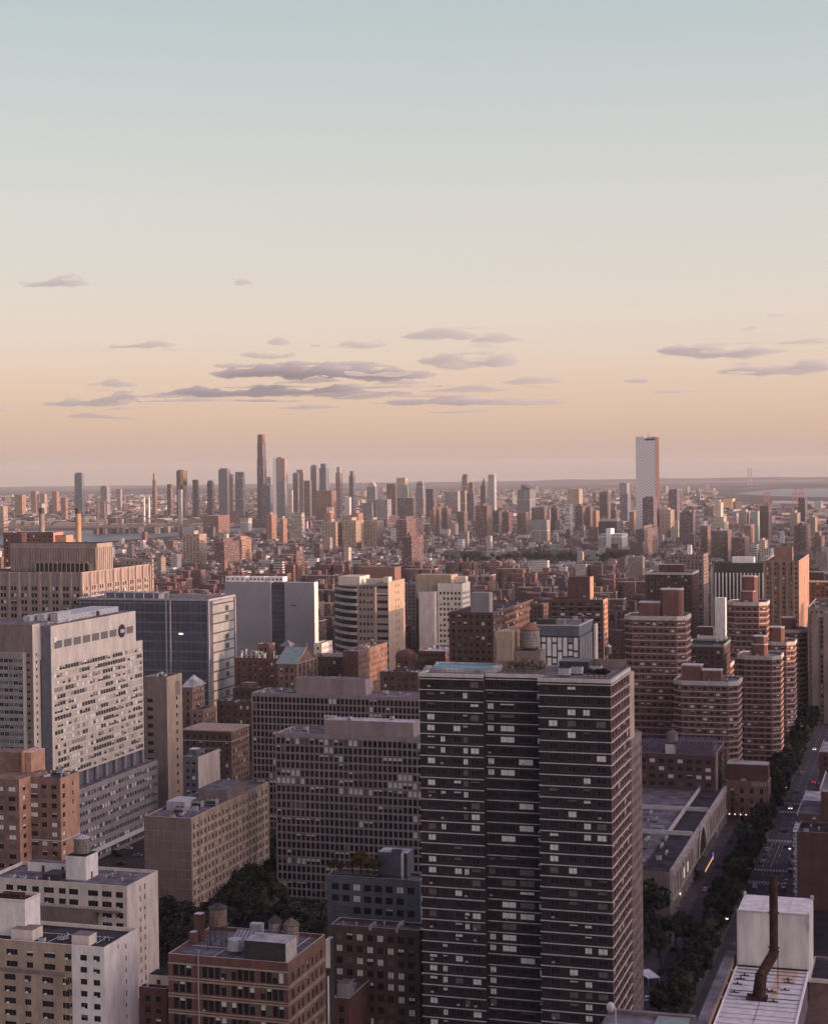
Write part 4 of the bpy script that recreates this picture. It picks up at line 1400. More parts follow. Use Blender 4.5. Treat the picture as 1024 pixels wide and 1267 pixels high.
# wing to the left and its bay
cx = b.local_x(41, 840, -6)
mb = MB()
zB = b.local_z(773, (cx, -6))
rws = rows_even(b.local_z(960, (cx, -6)), zB - 12, fh, 1.0, 1.5)
o1 = facade(mb, (cx - 24, -6), (1, 0), 24, 0, zB, [(15.6, 16.6), (18.2, 19.2), (20.4, 22.4)], rws, .25, 0)
o2 = facade(mb, (cx, -6), (0, 1), 6, 0, zB, [(2.4, 3.8)], rws, .25, 1)
facade(mb, (cx, 14), (-1, 0), 24, 0, zB, [], []); facade(mb, (cx - 24, 14), (0, -1), 20, 0, zB, [], [])
facade(mb, (cx, 0), (0, 1), 14, 0, zB, [], [])
mb.face([(cx - 24, -6, zB), (cx, -6, zB), (cx, 14, zB), (cx - 24, 14, zB)], 2)
b.part('side_wing', mb, ['taupe_brick', 'pale_concrete', 'roof_grey'])
b.add_wins(o1, .2, .2); b.add_wins(o2, .2, .2)
xb = b.local_x(28.5, 840, -9)
mb = MB(); zC = b.local_z(808, (xb, -9))
rws = rows_even(b.local_z(960, (xb, -9)), zC - 2.2, fh, .95, 1.7)
o1 = facade(mb, (xb - 12, -9), (1, 0), 12, 0, zC, cols_even(12, 2.4, 2.1, .2), rws, .2)
o2 = facade(mb, (xb, -9), (0, 1), 3, 0, zC, [], [])
facade(mb, (xb - 12, -6), (0, -1), 3, 0, zC, [], [])
mb.face([(xb - 12, -9, zC), (xb, -9, zC), (xb, -6, zC), (xb - 12, -6, zC)])
b.part('window_bay', mb, 'grey_concrete')
b.add_wins(o1, .45, .2)
# podium with a recessed colonnade between
z_pod = b.local_z(972, (b.W + 5, 26))
mb = MB()
mb.box(-14, b.W - 1.5, 4, yL - 1, z_pod - .2, z_low - .01)
b.part('recess_wall', mb, 'blue_grey_panel')
for i in range(10):
    y = 3 + (yL - 4) * i / 9
    b.boxpart('column', b.W - .9, b.W + .1, y - .6, y + .6, z_pod, z_low - .02, 'grey_concrete')
yP = yL + 6
mb = MB()
rws = rows_even(0, z_pod - 1.5, 4.35, 1.4, 2.0)
o1 = facade(mb, (b.W + 4, -4), (0, 1), yP + 4, 0, z_pod, cols_even(yP + 4, 2.7, 2.0, .6), rws, .3)
facade(mb, (-20, -4), (1, 0), 24 + b.W, 0, z_pod, [], []); facade(mb, (b.W + 4, yP), (-1, 0), 24 + b.W, 0, z_pod, [], []); facade(mb, (-20, yP), (0, -1), yP + 4, 0, z_pod, [], [])
mb.face([(-20, -4, z_pod - .4), (b.W + 4, -4, z_pod - .4), (b.W + 4, yP, z_pod - .4), (-20, yP, z_pod - .4)], 1)
b.part('podium', mb, ['grey_concrete', 'roof_grey'])
b.wm = wmats('frame_pale', 'glass', 'blind', 'frame_pale')
b.add_wins(o1, .38, .1)
b.boxpart('canopy', b.W + 4, b.W + 7.5, 2, yP - 4, 5.2, 5.7, 'white_paint')
b.finish(100, b.local_z(960, (b.W, 0)))
note_foot(b, -30, b.W + 12, -12, yP + 4)

# ---- cream apartment houses, lower left
b = Bld('apartment_house', 'cream and white brick apartment house nearest the lower left corner', 430, 40, 129, 170.5, 1173, width=44)
b.wm = wmats('frame_brown', 'glass', 'blind', 'white_paint')
Z = b.H
xw = b.local_x(89, 1200)
fh = 15.1 * 430 / FOC
rows = [(Z - 3.9 - fh * i, Z - 3.9 - fh * i + 1.55) for i in range(int(Z / fh) - 1)][::-1]
fc = pxcols(b, [(15, 14), (37, 8), (61.5, 14), (84, 8.5)], 0, 0, 1200)
fc = [(c - 23, d - 23) for c, d in fc if c - 23 > 1] + fc
fw = pxcols(b, [(103.5, 8.3), (119.5, 8.3)], 0, xw, 1200)
mb = MB()
o1 = facade(mb, (0, 0), (1, 0), xw, 0, Z, fc, rows, .2, 0)
o2 = facade(mb, (xw, 0), (1, 0), b.W - xw, 0, Z, fw, rows, .2, 1)
sx_ = b.L * .62
o3 = facade(mb, (b.W, 0), (0, 1), b.L, 0, Z, [(sx_, sx_ + .75)], [(r[0] + .2, r[1]) for r in rows], .2, 1)
facade(mb, (b.W, b.L), (-1, 0), b.W, 0, Z, [], [], .2, 0); facade(mb, (0, b.L), (0, -1), b.L, 0, Z, [], [], .2, 0)
for (p, q) in (((0, 0), (b.W, .35)), ((b.W - .35, .36), (b.W, b.L)), ((0, b.L - .35), (b.W - .36, b.L)), ((0, .36), (.35, b.L - .36))):
    mb.box(p[0] + .003, q[0] - .003, p[1] + .003, q[1] - .003, Z - 1.0, Z + .05, 2)
b.part('wall', mb, ['tan_brick', 'white_brick', 'cream_brick'])
b.add_wins(o1, .05, .22, 0, 3, .35); b.add_wins(o2, .05, .3, 0, 2, .5); b.add_wins(o3, 0, .3, 0, 1)
b.roof(0, b.W, 0, b.L, Z - .95, 'roof_tar')
# projecting lower front with a terrace on top
zt_ = rows[-2][0] - .9
mb = MB()
rlow = [r for r in rows if r[1] < zt_ - .5]
o1 = facade(mb, (-2, -1.2), (1, 0), xw + .6, 0, zt_, [(c + 2, d + 2) for c, d in fc], rlow, .2)
facade(mb, (xw - 1.4, -1.2), (0, 1), 1.2, 0, zt_, [], [])
mb.face([(-2, -1.2, zt_), (xw - 1.4, -1.2, zt_), (xw - 1.4, 0, zt_), (-2, 0, zt_)])
b.part('projecting_front', mb, 'tan_brick')
b.add_wins(o1, .06, .25, 0, 3, .4)
mb = MB(); mb.box(-2.1, xw - 1.2, -1.4, -1.2, zt_ - .1, zt_ + .8); b.part('terrace_rail', mb, 'taupe_brick')
z = Z - .95
c0 = b.local_x(37, 1140, 9)
b.boxpart('penthouse', c0 - 22, c0, 6.5, 14.5, z, z + 9.2, 'white_brick', 'roof_tar')
mb = MB(); mb.box(c0 - 22.1, c0 + .1, 6.4, 6.75, z + 9.2, z + 10); mb.box(c0 - .25, c0 + .1, 6.76, 14.6, z + 9.2, z + 10); mb.box(c0 - 22.1, c0 - .26, 14.25, 14.6, z + 9.2, z + 10)
b.part('parapet', mb, 'cream_brick')
b.boxpart('vent_dome', c0 - 9, c0 - 3, 9, 12, z + 9.21, z + 10.6, 'rust')
a0, a1 = b.local_x(16, 1155, 4), b.local_x(36, 1155, 4)
b.boxpart('stair_bulkhead', a0, a1 + 1.5, 3, 8.5, z, z + 3.0, 'cream_brick', 'taupe_brick')
a0, a1 = b.local_x(91, 1160, 4), b.local_x(112, 1160, 4)
b.boxpart('stair_bulkhead', a0, a1, 3.0, 7.4, z, z + 2.7, 'cream_brick', 'taupe_brick')
mb = MB()
for (x0_, y0_, x1_, y1_) in ((c0 + 2, 10.5, b.W - 3, 11.0), (c0 + 9, 2.2, c0 + 9.3, 9.5), (b.W - 5, 5, b.W - 5.2, 12)): mb.tube((x0_, y0_, z + .35), (x1_, y1_, z + .35), .12, 5)
for k_ in range(5): mb.tube((b.W - 9 + k_ * 1.4, 9.2, z), (b.W - 9 + k_ * 1.4, 9.2, z + 1.1), .14, 6)
mb.tube((c0 + 4, 6, z), (c0 + 4, 6, z + 4.2), .05, 4); mb.tube((c0 + 3.2, 6, z + 3.8), (c0 + 4.8, 6, z + 3.8), .04, 4); mb.tube((c0 + 3.4, 6, z + 3.2), (c0 + 4.6, 6, z + 3.2), .04, 4)
b.part('roof_pipes', mb, 'galvanised')
for px, y, k in ((52, 3, 'air_conditioner'), (80, 7, 'air_conditioner'), (84, 10, 'roof_vent'), (146, 3.5, 'roof_vent'), (76, 6, 'air_conditioner')):
    roof_piece(b, k, b.local_x(px, 1160, y), y, z, 0, .8)
b.finish(100, 20); note_foot(b, -10)

b = Bld('apartment_house', 'cream brick apartment house with a white rooftop tank base, behind the nearest one', 540, 20, 157, 195.5, 1097, width=52)
b.wm = wmats('frame_brown', 'glass', 'blind', 'white_paint')
Z = b.H
fh = 13.0 * 540 / FOC
rows = [(Z - 4.0 - fh * i, Z - 4.0 - fh * i + 1.9) for i in range(int(Z / fh) - 1)][::-1]
fc = pxcols(b, [(12, 9), (27, 12), (44, 8.5), (60.5, 12.5), (77, 8.5), (91, 11.5), (115, 12.5), (132, 12), (147.5, 9)], 0, 0, 1110)
fc = [c for c in fc if c[0] > .5]
mb = MB()
sc = [(b.L * .40, b.L * .40 + .75), (b.L * .54, b.L * .54 + .85)]
o1, o2 = b.shell(mb, 0, b.W, 0, b.L, 0, Z, fc, rows, sc, rows, .22, 1.1, 0, 1, 0, 2)
b.part('wall', mb, ['cream_brick', 'coping', 'cream_brick'])
b.add_wins(o1, .04, .2, 0, 3, .4); b.add_wins(o2, 0, .3, 0, 1)
b.roof(0, b.W, 0, b.L, Z - 1.1, 'roof_grey')
zt_ = rows[-2][0] - 1.0
xs0, xs1 = b.local_x(37, 1125), b.local_x(121, 1125)
mb = MB(); mb.box(xs0 - 16, xs1, -2.2, -.004, 0, zt_); b.part('projecting_front', mb, 'taupe_brick')
railing(b, 'railing', [(xs0 - 16, -2.1), (xs1 + 8, -2.1)], zt_, 1.3)
b.boxpart('balcony', xs1 + .02, xs1 + 8.5, -2.2, -.004, zt_ - .25, zt_ - .02, 'taupe_brick')
z = Z - 1.1
c0, c1 = b.local_x(84, 1080, 9), b.local_x(109, 1080, 9)
b.boxpart('tank_base', c0, c1, 7.5, 16, z, z + 8.0, 'white_brick', 'roof_tar')
b.boxpart('door', c1 - .01, c1 + .06, 11, 12, z, z + 2.2, 'dark_steel')
water_tank(b, (c0 + c1) / 2 + .3, 11.5, z + 8.0, 2.75, 4.9, .5, 'old_cedar', 'galvanised', 1.2)
b.boxpart('penthouse', b.local_x(36, 1070, 16), c0 - .5, 15, 19, z, z + 3.2, 'white_brick', 'roof_grey')
for px in (52, 76):
    x = b.local_x(px, 1075, 15); b.boxpart('door', x, x + 1.0, 14.9, 14.99, z, z + 2.2, 'dark_steel')
b.boxpart('tarpaulin', b.local_x(58, 1085, 8), c0 - 1.2, 5, 12, z, z + 1.9, 'dark_steel')
clutter(b, c1 + 2, b.W - 2, 3, b.L - 2, z, 5, ('air_conditioner', 'roof_vent', 'roof_vent'))
clutter(b, 2, c0 - 2, 2, 6, z, 4, ('roof_vent', 'roof_vent', 'air_conditioner'))
b.finish(100, 10); note_foot(b, -10)

# ---- red brick loft with roof tanks
b = Bld('loft_building', 'red brick loft building with three water tanks on its roof', 412, 208, 356, 402.5, 1192)
b.wm = wmats('frame_brown', 'glass', 'blind', 'frame_pale')
Z = b.H
fh = 21.2 * 412 / FOC
rows = [(Z - 5.6 - fh * i, Z - 5.6 - fh * i + 2.9) for i in range(int(Z / fh) - 1)][::-1]
fc = []
for bay0, bay1, nn in ((213, 237, 3), (249, 280, 4), (285, 315, 4), (321, 351, 4)):
    a, c = b.local_x(bay0, 1200), b.local_x(bay1, 1200)
    fc += [(a + (c - a) * i / nn + .12, a + (c - a) * (i + 1) / nn - .12) for i in range(nn)]
sc = []
for f in (.1, .25, .35, .5, .62, .72, .86):
    sc.append((b.L * f, b.L * f + 1.5))
mb = MB()
o1, o2 = b.shell(mb, 0, b.W, 0, b.L, 0, Z, fc, rows, sc, [(r[0], r[1] - .6) for r in rows], .35, 1.0, 0, 2, 0, 1)
mk('side_brick', (0.25, 0.158, 0.13), 0.92, 0.18, 0.25, 0.15, 0.3)
b.part('wall', mb, ['red_brick', 'side_brick', 'coping'])
mb = MB()
for r in rows:
    mb.box(-.1, b.W + .1, -.16, -.004, r[0] - .45, r[0] - .15); mb.box(-.1, b.W + .12, -.1, -.004, r[1] + .1, r[1] + .5)
    mb.box(b.W + .004, b.W + .1, .5, b.L - .5, r[0] - 1.2, r[0] - .3)
b.part('sill_course', mb, 'tan_brick')
b.add_wins(o1, .12, .28, 0, 1, .05); b.add_wins(o2, .1, .2, .0, 2)
z = Z - 1.0
b.roof(0, b.W, 0, b.L, z, 'roof_grey')
mb = MB()
a = b.local_x(246, 1200); mb.tube((a, -.4, 0), (a, -.4, Z + 1.4), .22, 6); b.part('standpipe', mb, 'grey_concrete')
a0, a1 = b.local_x(302, 1185, .8), b.local_x(353, 1185, .8)
b.boxpart('roof_shed', a0, a1, .8, 8.5, z, z + 5.6, 'dark_steel', 'roof_pale')
b.boxpart('shed_end', a1 + .005, a1 + .1, .9, 8.4, z, z + 5.5, 'coping')
water_tank(b, b.local_x(270, 1150, 14), 14, z, 2.4, 4.5, 5.2, 'cedar', 'dark_steel', 1.2)
water_tank(b, b.local_x(340, 1150, 17.5), 17.5, z, 1.75, 4.9, 1.2, 'old_cedar', 'dark_steel', 1.7)
water_tank(b, b.local_x(360, 1150, 17), 17, z, 2.1, 4.9, 1.0, 'old_cedar', 'cedar', 1.7)
a0 = b.local_x(247, 1160, 16)
b.boxpart('chimney', a0 - 1.2, a0 + 1.0, 15, 17.4, z, z + 7.2, 'maroon_brick', 'coping')
b.boxpart('chimney', a0 - 1.2, a0 + .6, 12, 14, z, z + 3.2, 'maroon_brick', 'coping')
a0 = b.local_x(290, 1175, 7)
mb = MB()
mb.cone(0, 0, 2.2, 1.9, 1.0, 3.8, 8)
b.part('steel_tank', mb, 'galvanised').location = (a0, 7.5, z)
mb = MB()
g0, g1 = b.local_x(296, 1160, 19), b.local_x(331, 1160, 19)
n = 16
for i in range(n):
    x0_, x1_ = g0 + (g1 - g0) * i / n, g0 + (g1 - g0) * (i + 1) / n
    mb.face([(x0_, 14, z + 1.2), (x1_, 14, z + 1.2), (x1_, 18, z + 3.2), (x0_, 18, z + 3.2)], i % 2)
    mb.face([(x0_, 22, z + 1.2), (x0_, 18, z + 3.2), (x1_, 18, z + 3.2), (x1_, 22, z + 1.2)], i % 2)
mb.box(g0, g1, 14, 22, z, z + 1.19, 0)
mb.face([(g1, 14, z + 1.2), (g1, 22, z + 1.2), (g1, 18, z + 3.2)], 0)
b.part('sawtooth_skylight', mb, ['galvanised', 'blue_grey_panel'])
b.boxpart('duct_stack', b.local_x(308, 1145, 22), b.local_x(322, 1145, 22), 22.5, 24.5, z, z + 3.6, 'galvanised')
mb = MB()
a = b.local_x(222, 1190, 8)
for i in range(7): mb.tube((a - 2 + i * 1.6, 3.5, z + 2.2), (a - 2 + i * 1.6, 9, z + 2.2), .05, 4)
for y in (3.5, 9): mb.tube((a - 2, y, z + 2.2), (a + 7.6, y, z + 2.2), .06, 4)
for x in (a - 2, a + 7.6):
    for y in (3.5, 9): mb.tube((x, y, z), (x, y, z + 2.2), .07, 4)
b.part('steel_frame', mb, 'dark_steel')
mb = MB()
for (p_, q_) in (((2, 10, .4), (b.W - 3, 10.4, .4)), ((b.W * .35, 2, .3), (b.W * .36, 9, .3)), ((b.W * .6, 9.5, .5), (b.W * .62, b.L - 2, .5)), ((b.W - 4, 12, .4), (b.W - 3.6, b.L - 2, .4))):
    mb.tube((p_[0], p_[1], z + p_[2]), (q_[0], q_[1], z + q_[2]), .16, 5)
for k_ in range(8): mb.tube((b.W * .42 + k_ * 1.3, 12.5, z), (b.W * .42 + k_ * 1.3, 12.5, z + 1 + .5 * (k_ % 3)), .16, 6)
b.part('roof_pipes', mb, 'galvanised')
clutter(b, 2, b.W * .3, 1.5, 8, z, 7, ('skylight', 'roof_vent', 'roof_vent', 'air_conditioner'))
clutter(b, b.W * .4, b.W - 2, 9, 14, z, 5, ('air_conditioner', 'roof_vent', 'duct'))
b.finish(100, 25); note_foot(b)

# ---- blue grey modern house with a roof garden
b = block('apartment_house', 'blue grey panelled apartment house with small trees on its roof', 478, 404, 519, 530, 1090, 'blue_grey_panel', 3.25, 3.2, 2.2, 1.9, .7, rec=.15,
          roof='terrace_tile', pb=.2, ph=.2, n=80, zvis=30, clut=0, keep=True, frame='frame_dark', panes=2)
GARDEN = b
b.boxpart('roof_pavilion', b.local_x(469, 1080, 6), b.local_x(505, 1080, 6), 5, 11, b.zr, b.zr + 7.4, 'blue_grey_panel', 'roof_pale')
a = b.local_x(486, 1080, 5)
b.boxpart('roof_pavilion', a, a + 3, 4, 4.99, b.zr, b.zr + 8.6, 'blue_grey_panel', 'roof_grey')
b.boxpart('frame_post', b.local_x(498, 1080, 5), b.local_x(500.5, 1080, 5), 3.4, 3.99, b.zr, b.zr + 7.6, 'white_paint')
b.boxpart('planter', 1.2, b.local_x(468, 1080, 2), 1.4, 4.2, b.zr, b.zr + 1.1, 'frame_brown')
railing(b, 'railing', [(.3, .3), (b.W - .3, .3)], b.H, 1.0)
b.finish(80, 30); note_foot(b)
b = block('apartment_house', 'dark brick house below the blue grey panelled house', 452, 409, 519, 529, 1152, 'brown_brick', 3.3, 3.0, 1.8, 1.9, .8, n=60, zvis=15, clut=8, pb=.3, ph=.2, roof='roof_grey')
mb = MB()
railing(b, 'railing', [(.3, .3), (b.W - .3, .3)], b.H, 1.0)
note_foot(b)
b = block('brick_house', 'narrow building with a black and white end wall right of the red loft', 404, 403, 408, 412.5, 1163, 'dark_steel', fp=9, front=False, side=False, clut=0, n=0)
b.boxpart('end_wall_cap', -.05, b.W + .05, -.08, -.004, b.H - 7, b.H, 'cream_brick')
b.boxpart('end_wall_panel', b.W * .3, b.W * .7, -.1, -.005, b.H - 22, b.H - 9, 'white_paint')
note_foot(b)
b = block('brick_house', 'low brick house with a grey roof and pale bulkhead right of the red loft', 440, 412, 432, 479, 1236, 'maroon_brick', n=20, zvis=5, clut=4, side=False, roof='roof_grey')
b.boxpart('stair_bulkhead', .8, b.W - .8, 1, 5.5, b.zr, b.zr + 4.4, 'grey_concrete', 'roof_grey')
note_foot(b)
b = block('brick_house', 'small dark red brick house between the cream house and the red loft', 436, 172, 206, 212, 1224, 'maroon_brick', fp=2.8, n=20, zvis=5, clut=0, roof='roof_grey')
b.boxpart('stair_bulkhead', b.local_x(186, 1205, 4), b.W, 3, 8, b.zr, b.zr + 3.4, 'cream_brick', 'roof_tar')
x = b.local_x(194, 1205, 3); b.boxpart('door', x, x + 1, 2.93, 2.99, b.zr, b.zr + 2.2, 'dark_steel')
clutter(b, 0, b.W * .5, 1, b.L, b.zr, 3)
note_foot(b)

# ---- long beige brick hall between hospital and park
b = block('brick_residence', 'long beige brick residence with a blank near end, left of the park trees', 620, 178, 236, 332.5, 1013, 'taupe_brick', 3.55, 3.3, 1.5, 1.9, .7, sp=3.35, sww=1.25,
          front=False, roof='roof_grey', n=100, zvis=8, pb=.1, ph=.15, clut=9, coping='coping', swall='tan_brick', keep=True, frame='frame_brown')
mb = MB()
n = int(b.L / 6.7)
for i in range(n + 1):
    y = .5 + (b.L - 1) * i / n; mb.box(b.W + .004, b.W + .28, y - .3, y + .3, 0, b.H - .8)
b.part('pilaster', mb, 'tan_brick')
mb = MB()
for r in b.rows: mb.box(b.W + .005, b.W + .16, .8, b.L - .6, r[0] - .9, r[0] - .62)
b.part('floor_band', mb, 'pale_concrete')
mb = MB()
for r in b.rows: mb.box(.1, b.W - .1, -.06, -.004, r[0] - .9, r[0] - .7)
for f in (.3, .42, .7): mb.box(b.W * f, b.W * f + .22, -.07, -.005, 0, b.H - 1)
b.part('joint_line', mb, 'limestone')
y0 = b.L * .45
b.boxpart('mechanical_penthouse', b.W * .35, b.W - .05, y0, y0 + b.L * .27, b.zr, b.zr + 5.2, 'taupe_brick', 'roof_grey')
b.boxpart('mechanical_penthouse', b.W * .1, b.W * .5, b.L * .2, b.L * .34, b.zr, b.zr + 3.6, 'galvanised')
for i, (x, y) in enumerate(((.55, .12), (.7, .2), (.6, .3), (.8, .37))): roof_piece(b, 'cooling_tower' if i != 1 else 'duct', b.W * x, b.L * y, b.zr, 0, .8)
b.finish(100, 10); note_foot(b)

# ---- red brick apartment house at the left edge, orange sunlight painted on its right faces
b = Bld('apartment_house', 'red brick apartment house with an orange lit side at the left edge below the hospital', 600, 25, 74.5, 98, 963)
b.wm = wmats('frame_brown', 'glass', 'blind', 'frame_pale')
Z = b.H; fh = 11.95 * 600 / FOC
rows = [(Z - 4.2 - fh * i, Z - 4.2 - fh * i + 1.75) for i in range(int(Z / fh) - 1)][::-1]
mb = MB()
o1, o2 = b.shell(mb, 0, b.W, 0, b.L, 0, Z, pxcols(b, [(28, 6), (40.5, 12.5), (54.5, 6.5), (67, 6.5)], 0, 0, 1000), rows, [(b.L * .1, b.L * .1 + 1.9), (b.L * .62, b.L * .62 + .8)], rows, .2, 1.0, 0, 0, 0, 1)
b.part('wall', mb, ['side_brick', 'sunlit_brick'])
b.add_wins(o1, .4, .2, 0, 2, .1); b.add_wins(o2, .35, .2, 0, 2)
b.roof(0, b.W, 0, b.L, Z - 1, 'roof_tar')
mb = MB(); xx = b.local_x(0, 1000, -8); xr_ = b.local_x(24, 1000, -8)
zl = b.local_z(965, (xr_, -8))
rw2 = [r for r in rows if r[1] < zl - 1]
o1 = facade(mb, (xr_ - 16, -8), (1, 0), 16, 0, zl, [(2, 5), (7.5, 9.4), (11.6, 14.4)], rw2, .2, 0)
o2 = facade(mb, (xr_, -8), (0, 1), 8, 0, zl, [(2.5, 4.6)], rw2, .2, 1)
facade(mb, (xr_, 12), (-1, 0), 16, 0, zl, [], []); mb.face([(xr_ - 16, -8, zl), (xr_, -8, zl), (xr_, 12, zl), (xr_ - 16, 12, zl)]); facade(mb, (xr_, 0), (0, 1), 12, 0, zl, [], [])
b.part('front_wing', mb, ['side_brick', 'sunlit_brick'])
b.add_wins(o1, .3, .2); b.add_wins(o2, .4, .2)
zc = b.local_z(1041, (b.W, 0))
mb = MB(); mb.box(-.1, b.W + .2, -.2, -.004, zc - .25, zc + .15); mb.box(b.W + .004, b.W + .2, .01, b.L, zc - .25, zc + .15); b.part('string_course', mb, 'coping')
a = b.local_x(27, 940, 6); a2 = b.local_x(41, 940, 6)
mb = MB(); mb.box(a - 12, a, 6, 14, Z - 1, Z + 7.5); mb.box(a + .01, a + 1.0, 5.5, 15.5, Z - 1, Z + 8.2, 1)
b.part('mechanical_penthouse', mb, ['side_brick', 'sunlit_brick'])
b.boxpart('stair_bulkhead', a + 1.2, a + 3.6, 6.5, 16.5, Z - 1, Z + 7.6, 'sunlit_brick', 'coping')
clutter(b, a + 5, b.W, 3, b.L, Z - 1, 6, ('duct', 'air_conditioner', 'roof_vent', 'air_conditioner'))
b.finish(90, 15); note_foot(b, -20, None, -10)
# ---- slim tan stair tower right of the hospital
b = Bld('tower_block', 'slim windowless looking tan tower between the hospital and the glass block', 830, 178, 206, 225, 838)
b.wm = wmats('frame_brown')
mb = MB(); Z = b.H; fh = 10.6 * 830 / FOC
rows = [(Z - 13 - fh * i, Z - 13 - fh * i + 2.0) for i in range(int((Z - 13) / fh))][::-1]
xa = b.W * .12
o1, o2 = b.shell(mb, 0, b.W, 0, b.L, 0, Z, [(xa, xa + b.W * .26)], rows, [(b.L * .6, b.L * .6 + 1.9)], rows, .3, .8, 0, 1, 0, 2)
b.part('wall', mb, ['taupe_brick', 'coping', 'tan_brick'])
b.boxpart('louvre', b.W + .004, b.W + .1, b.L * .57, b.L * .84, Z - 10.5, Z - 3.5, 'taupe_brick')
b.add_wins(o1, .05, .1); b.add_wins(o2, .05, .1)
b.roof(0, b.W, 0, b.L, Z - .8, 'roof_tar'); clutter(b, 0, b.W, 0, b.L, Z - .8, 3, ('roof_vent', 'air_conditioner'))
b.finish(60); note_foot(b)

# ---- glass laboratory block
mk('curtain_glass', (0.085, 0.09, 0.12), 0.22, 0.2, 0.06, 0.5)
mk('bright_glass', (0.30, 0.32, 0.33), 0.2, 0.12, 0.05, 0.5)
mk('steel_pale', (0.33, 0.34, 0.38), 0.5, 0.08, 0.2, 0.4)
mk('spandrel', (0.13, 0.125, 0.15), 0.5, 0.15, 0.1, 0.4)
b = Bld('glass_block', 'dark blue glass laboratory block with a pale striped right side', 1150, 96, 258, 290.5, 743)
Z = b.H; fh = 12.0 * 1150 / FOC
mb = MB(); mb.box(0, b.W, 0, b.L, 0, Z - .5); b.part('glass_wall', mb, 'curtain_glass')
nfl = int(Z / fh)
mb = MB()
for i in range(nfl): mb.box(.2, b.W - .2, -.2, -.004, Z - 3 - fh * i, Z - 3 - fh * i + 1.3)
b.part('spandrel_band', mb, 'spandrel')
mb = MB()
for px in (206, 228 - 20 + 3):
    x = b.local_x(px, 780); mb.box(x - .45, x + .45, -.7, -.22, 0, Z)
n = 26
for i in range(n): 
    x = b.W * (i + .5) / n; mb.box(x - .03, x + .03, -.26, -.21, 0, Z - 1)
mb.box(b.W - .9, b.W + .4, -.8, .3, 0, Z); mb.box(b.W - .4, b.W + .5, b.L - .6, b.L + .5, 0, Z)
b.part('mullion', mb, 'steel_pale')
mb = MB(); mb.box(b.W + .004, b.W + .25, b.L * .14, b.L * .93, 0, Z - 1); b.part('side_glass', mb, 'bright_glass')
mb = MB()
for i in range(nfl):
    z = Z - 4 - fh * i; mb.box(b.W + .26, b.W + .6, b.L * .14, b.L * .93, z, z + .9)
    mb.box(b.W + .26, b.W + .32, b.L * .6, b.L * .74, z + 1.2, z + 5) if i % 3 else None
b.part('sunshade', mb, 'frame_dark')
mb = MB(); mb.box(-.4, b.W + .5, -.5, .4, Z - .49, Z + .8); mb.box(b.W - .4, b.W + .5, .41, b.L, Z - .49, Z + .8); mb.box(-.4, b.W - .41, b.L - .8, b.L, Z - .49, Z + .8); mb.box(-.4, .4, .41, b.L - .81, Z - .49, Z + .8)
b.part('parapet', mb, 'steel_pale')
b.roof(0, b.W, 0, b.L, Z - .2, 'roof_grey')
a0, a1 = b.local_x(122, 742, 8), b.local_x(205, 742, 8)
mb = MB()
for i in range(8):
    x = a0 + (a1 - a0) * i / 7; mb.tube((x, 4, Z - .2), (x, 4, Z + 4.6), .22, 4); mb.tube((x, 12, Z - .2), (x, 12, Z + 4.6), .22, 4); mb.tube((x, 4, Z + 4.6), (x, 12, Z + 4.6), .18, 4)
for y in (4, 12): mb.tube((a0, y, Z + 4.6), (a1, y, Z + 4.6), .25, 4)
b.part('screen_frame', mb, 'steel_pale')
b.boxpart('penthouse', a0 + 4, a1 - 6, 9, 18, Z - .2, Z + 3.8, 'blue_grey_panel', 'roof_pale')
mb = MB(); x = b.local_x(224, 782); mb.box(x - 1.6, x + 1.6, -.36, -.33, Z - 24, Z - 23); b.part('lit_panel', mb, 'lit')
note_foot(b)

# ---- pair of blank grey slabs with a dark slot
b = Bld('blank_slab', 'blank pale grey slab building split by a dark glass slot', 1400, 278, 388, 392.5, 721)
Z = b.H
mk('slab_panel', (0.30, 0.30, 0.32), 0.8, 0.05, 0.05, 0.3)
s0, s1 = b.local_x(335, 740), b.local_x(352, 740)
b.boxpart('blank_panel', 0, s0, 0, b.L, 0, Z, 'slab_panel', 'roof_pale'); b.boxpart('blank_panel', s1, b.W, 0, b.L, 0, Z, 'slab_panel', 'roof_pale')
b.boxpart('edge_panel', b.W + .004, b.W + .5, 0, b.L, 0, Z + .3, 'white_paint')
mb = MB(); mb.box(s0 + .01, s1 - .01, 1.5, b.L - 1, 0, Z - .6); b.part('glass_slot', mb, 'curtain_glass')
mb = MB()
for i in range(18): mb.box(s0 + .05, s1 - .05, 1.3, 1.49, 3 + i * (Z - 6) / 18, 3.3 + i * (Z - 6) / 18)
b.part('slot_band', mb, 'spandrel')
x = b.local_x(363, 748)
b.boxpart('wall_vent', x - 2, x + 2, -.15, -.004, b.local_z(749), b.local_z(747.6), 'frame_dark')
for (p, q) in ((279, 303), (308, 327), (330, 350)):
    a0, a1 = b.local_x(p, 718, 6), b.local_x(q, 718, 6)
    mb = MB(); mb.box(a0, a1, 6, 16, Z, Z + 4.2)
    mm = b.part('roof_plant', mb, 'white_paint')
    for i in range(4): 
        x = a0 + (a1 - a0) * (i + .5) / 4; mb = MB(); mb.box(x - .9, x + .9, 5.9, 5.99, Z + 1.4, Z + 2.8); mb.build('louvre', M['frame_dark'], mm)
note_foot(b)

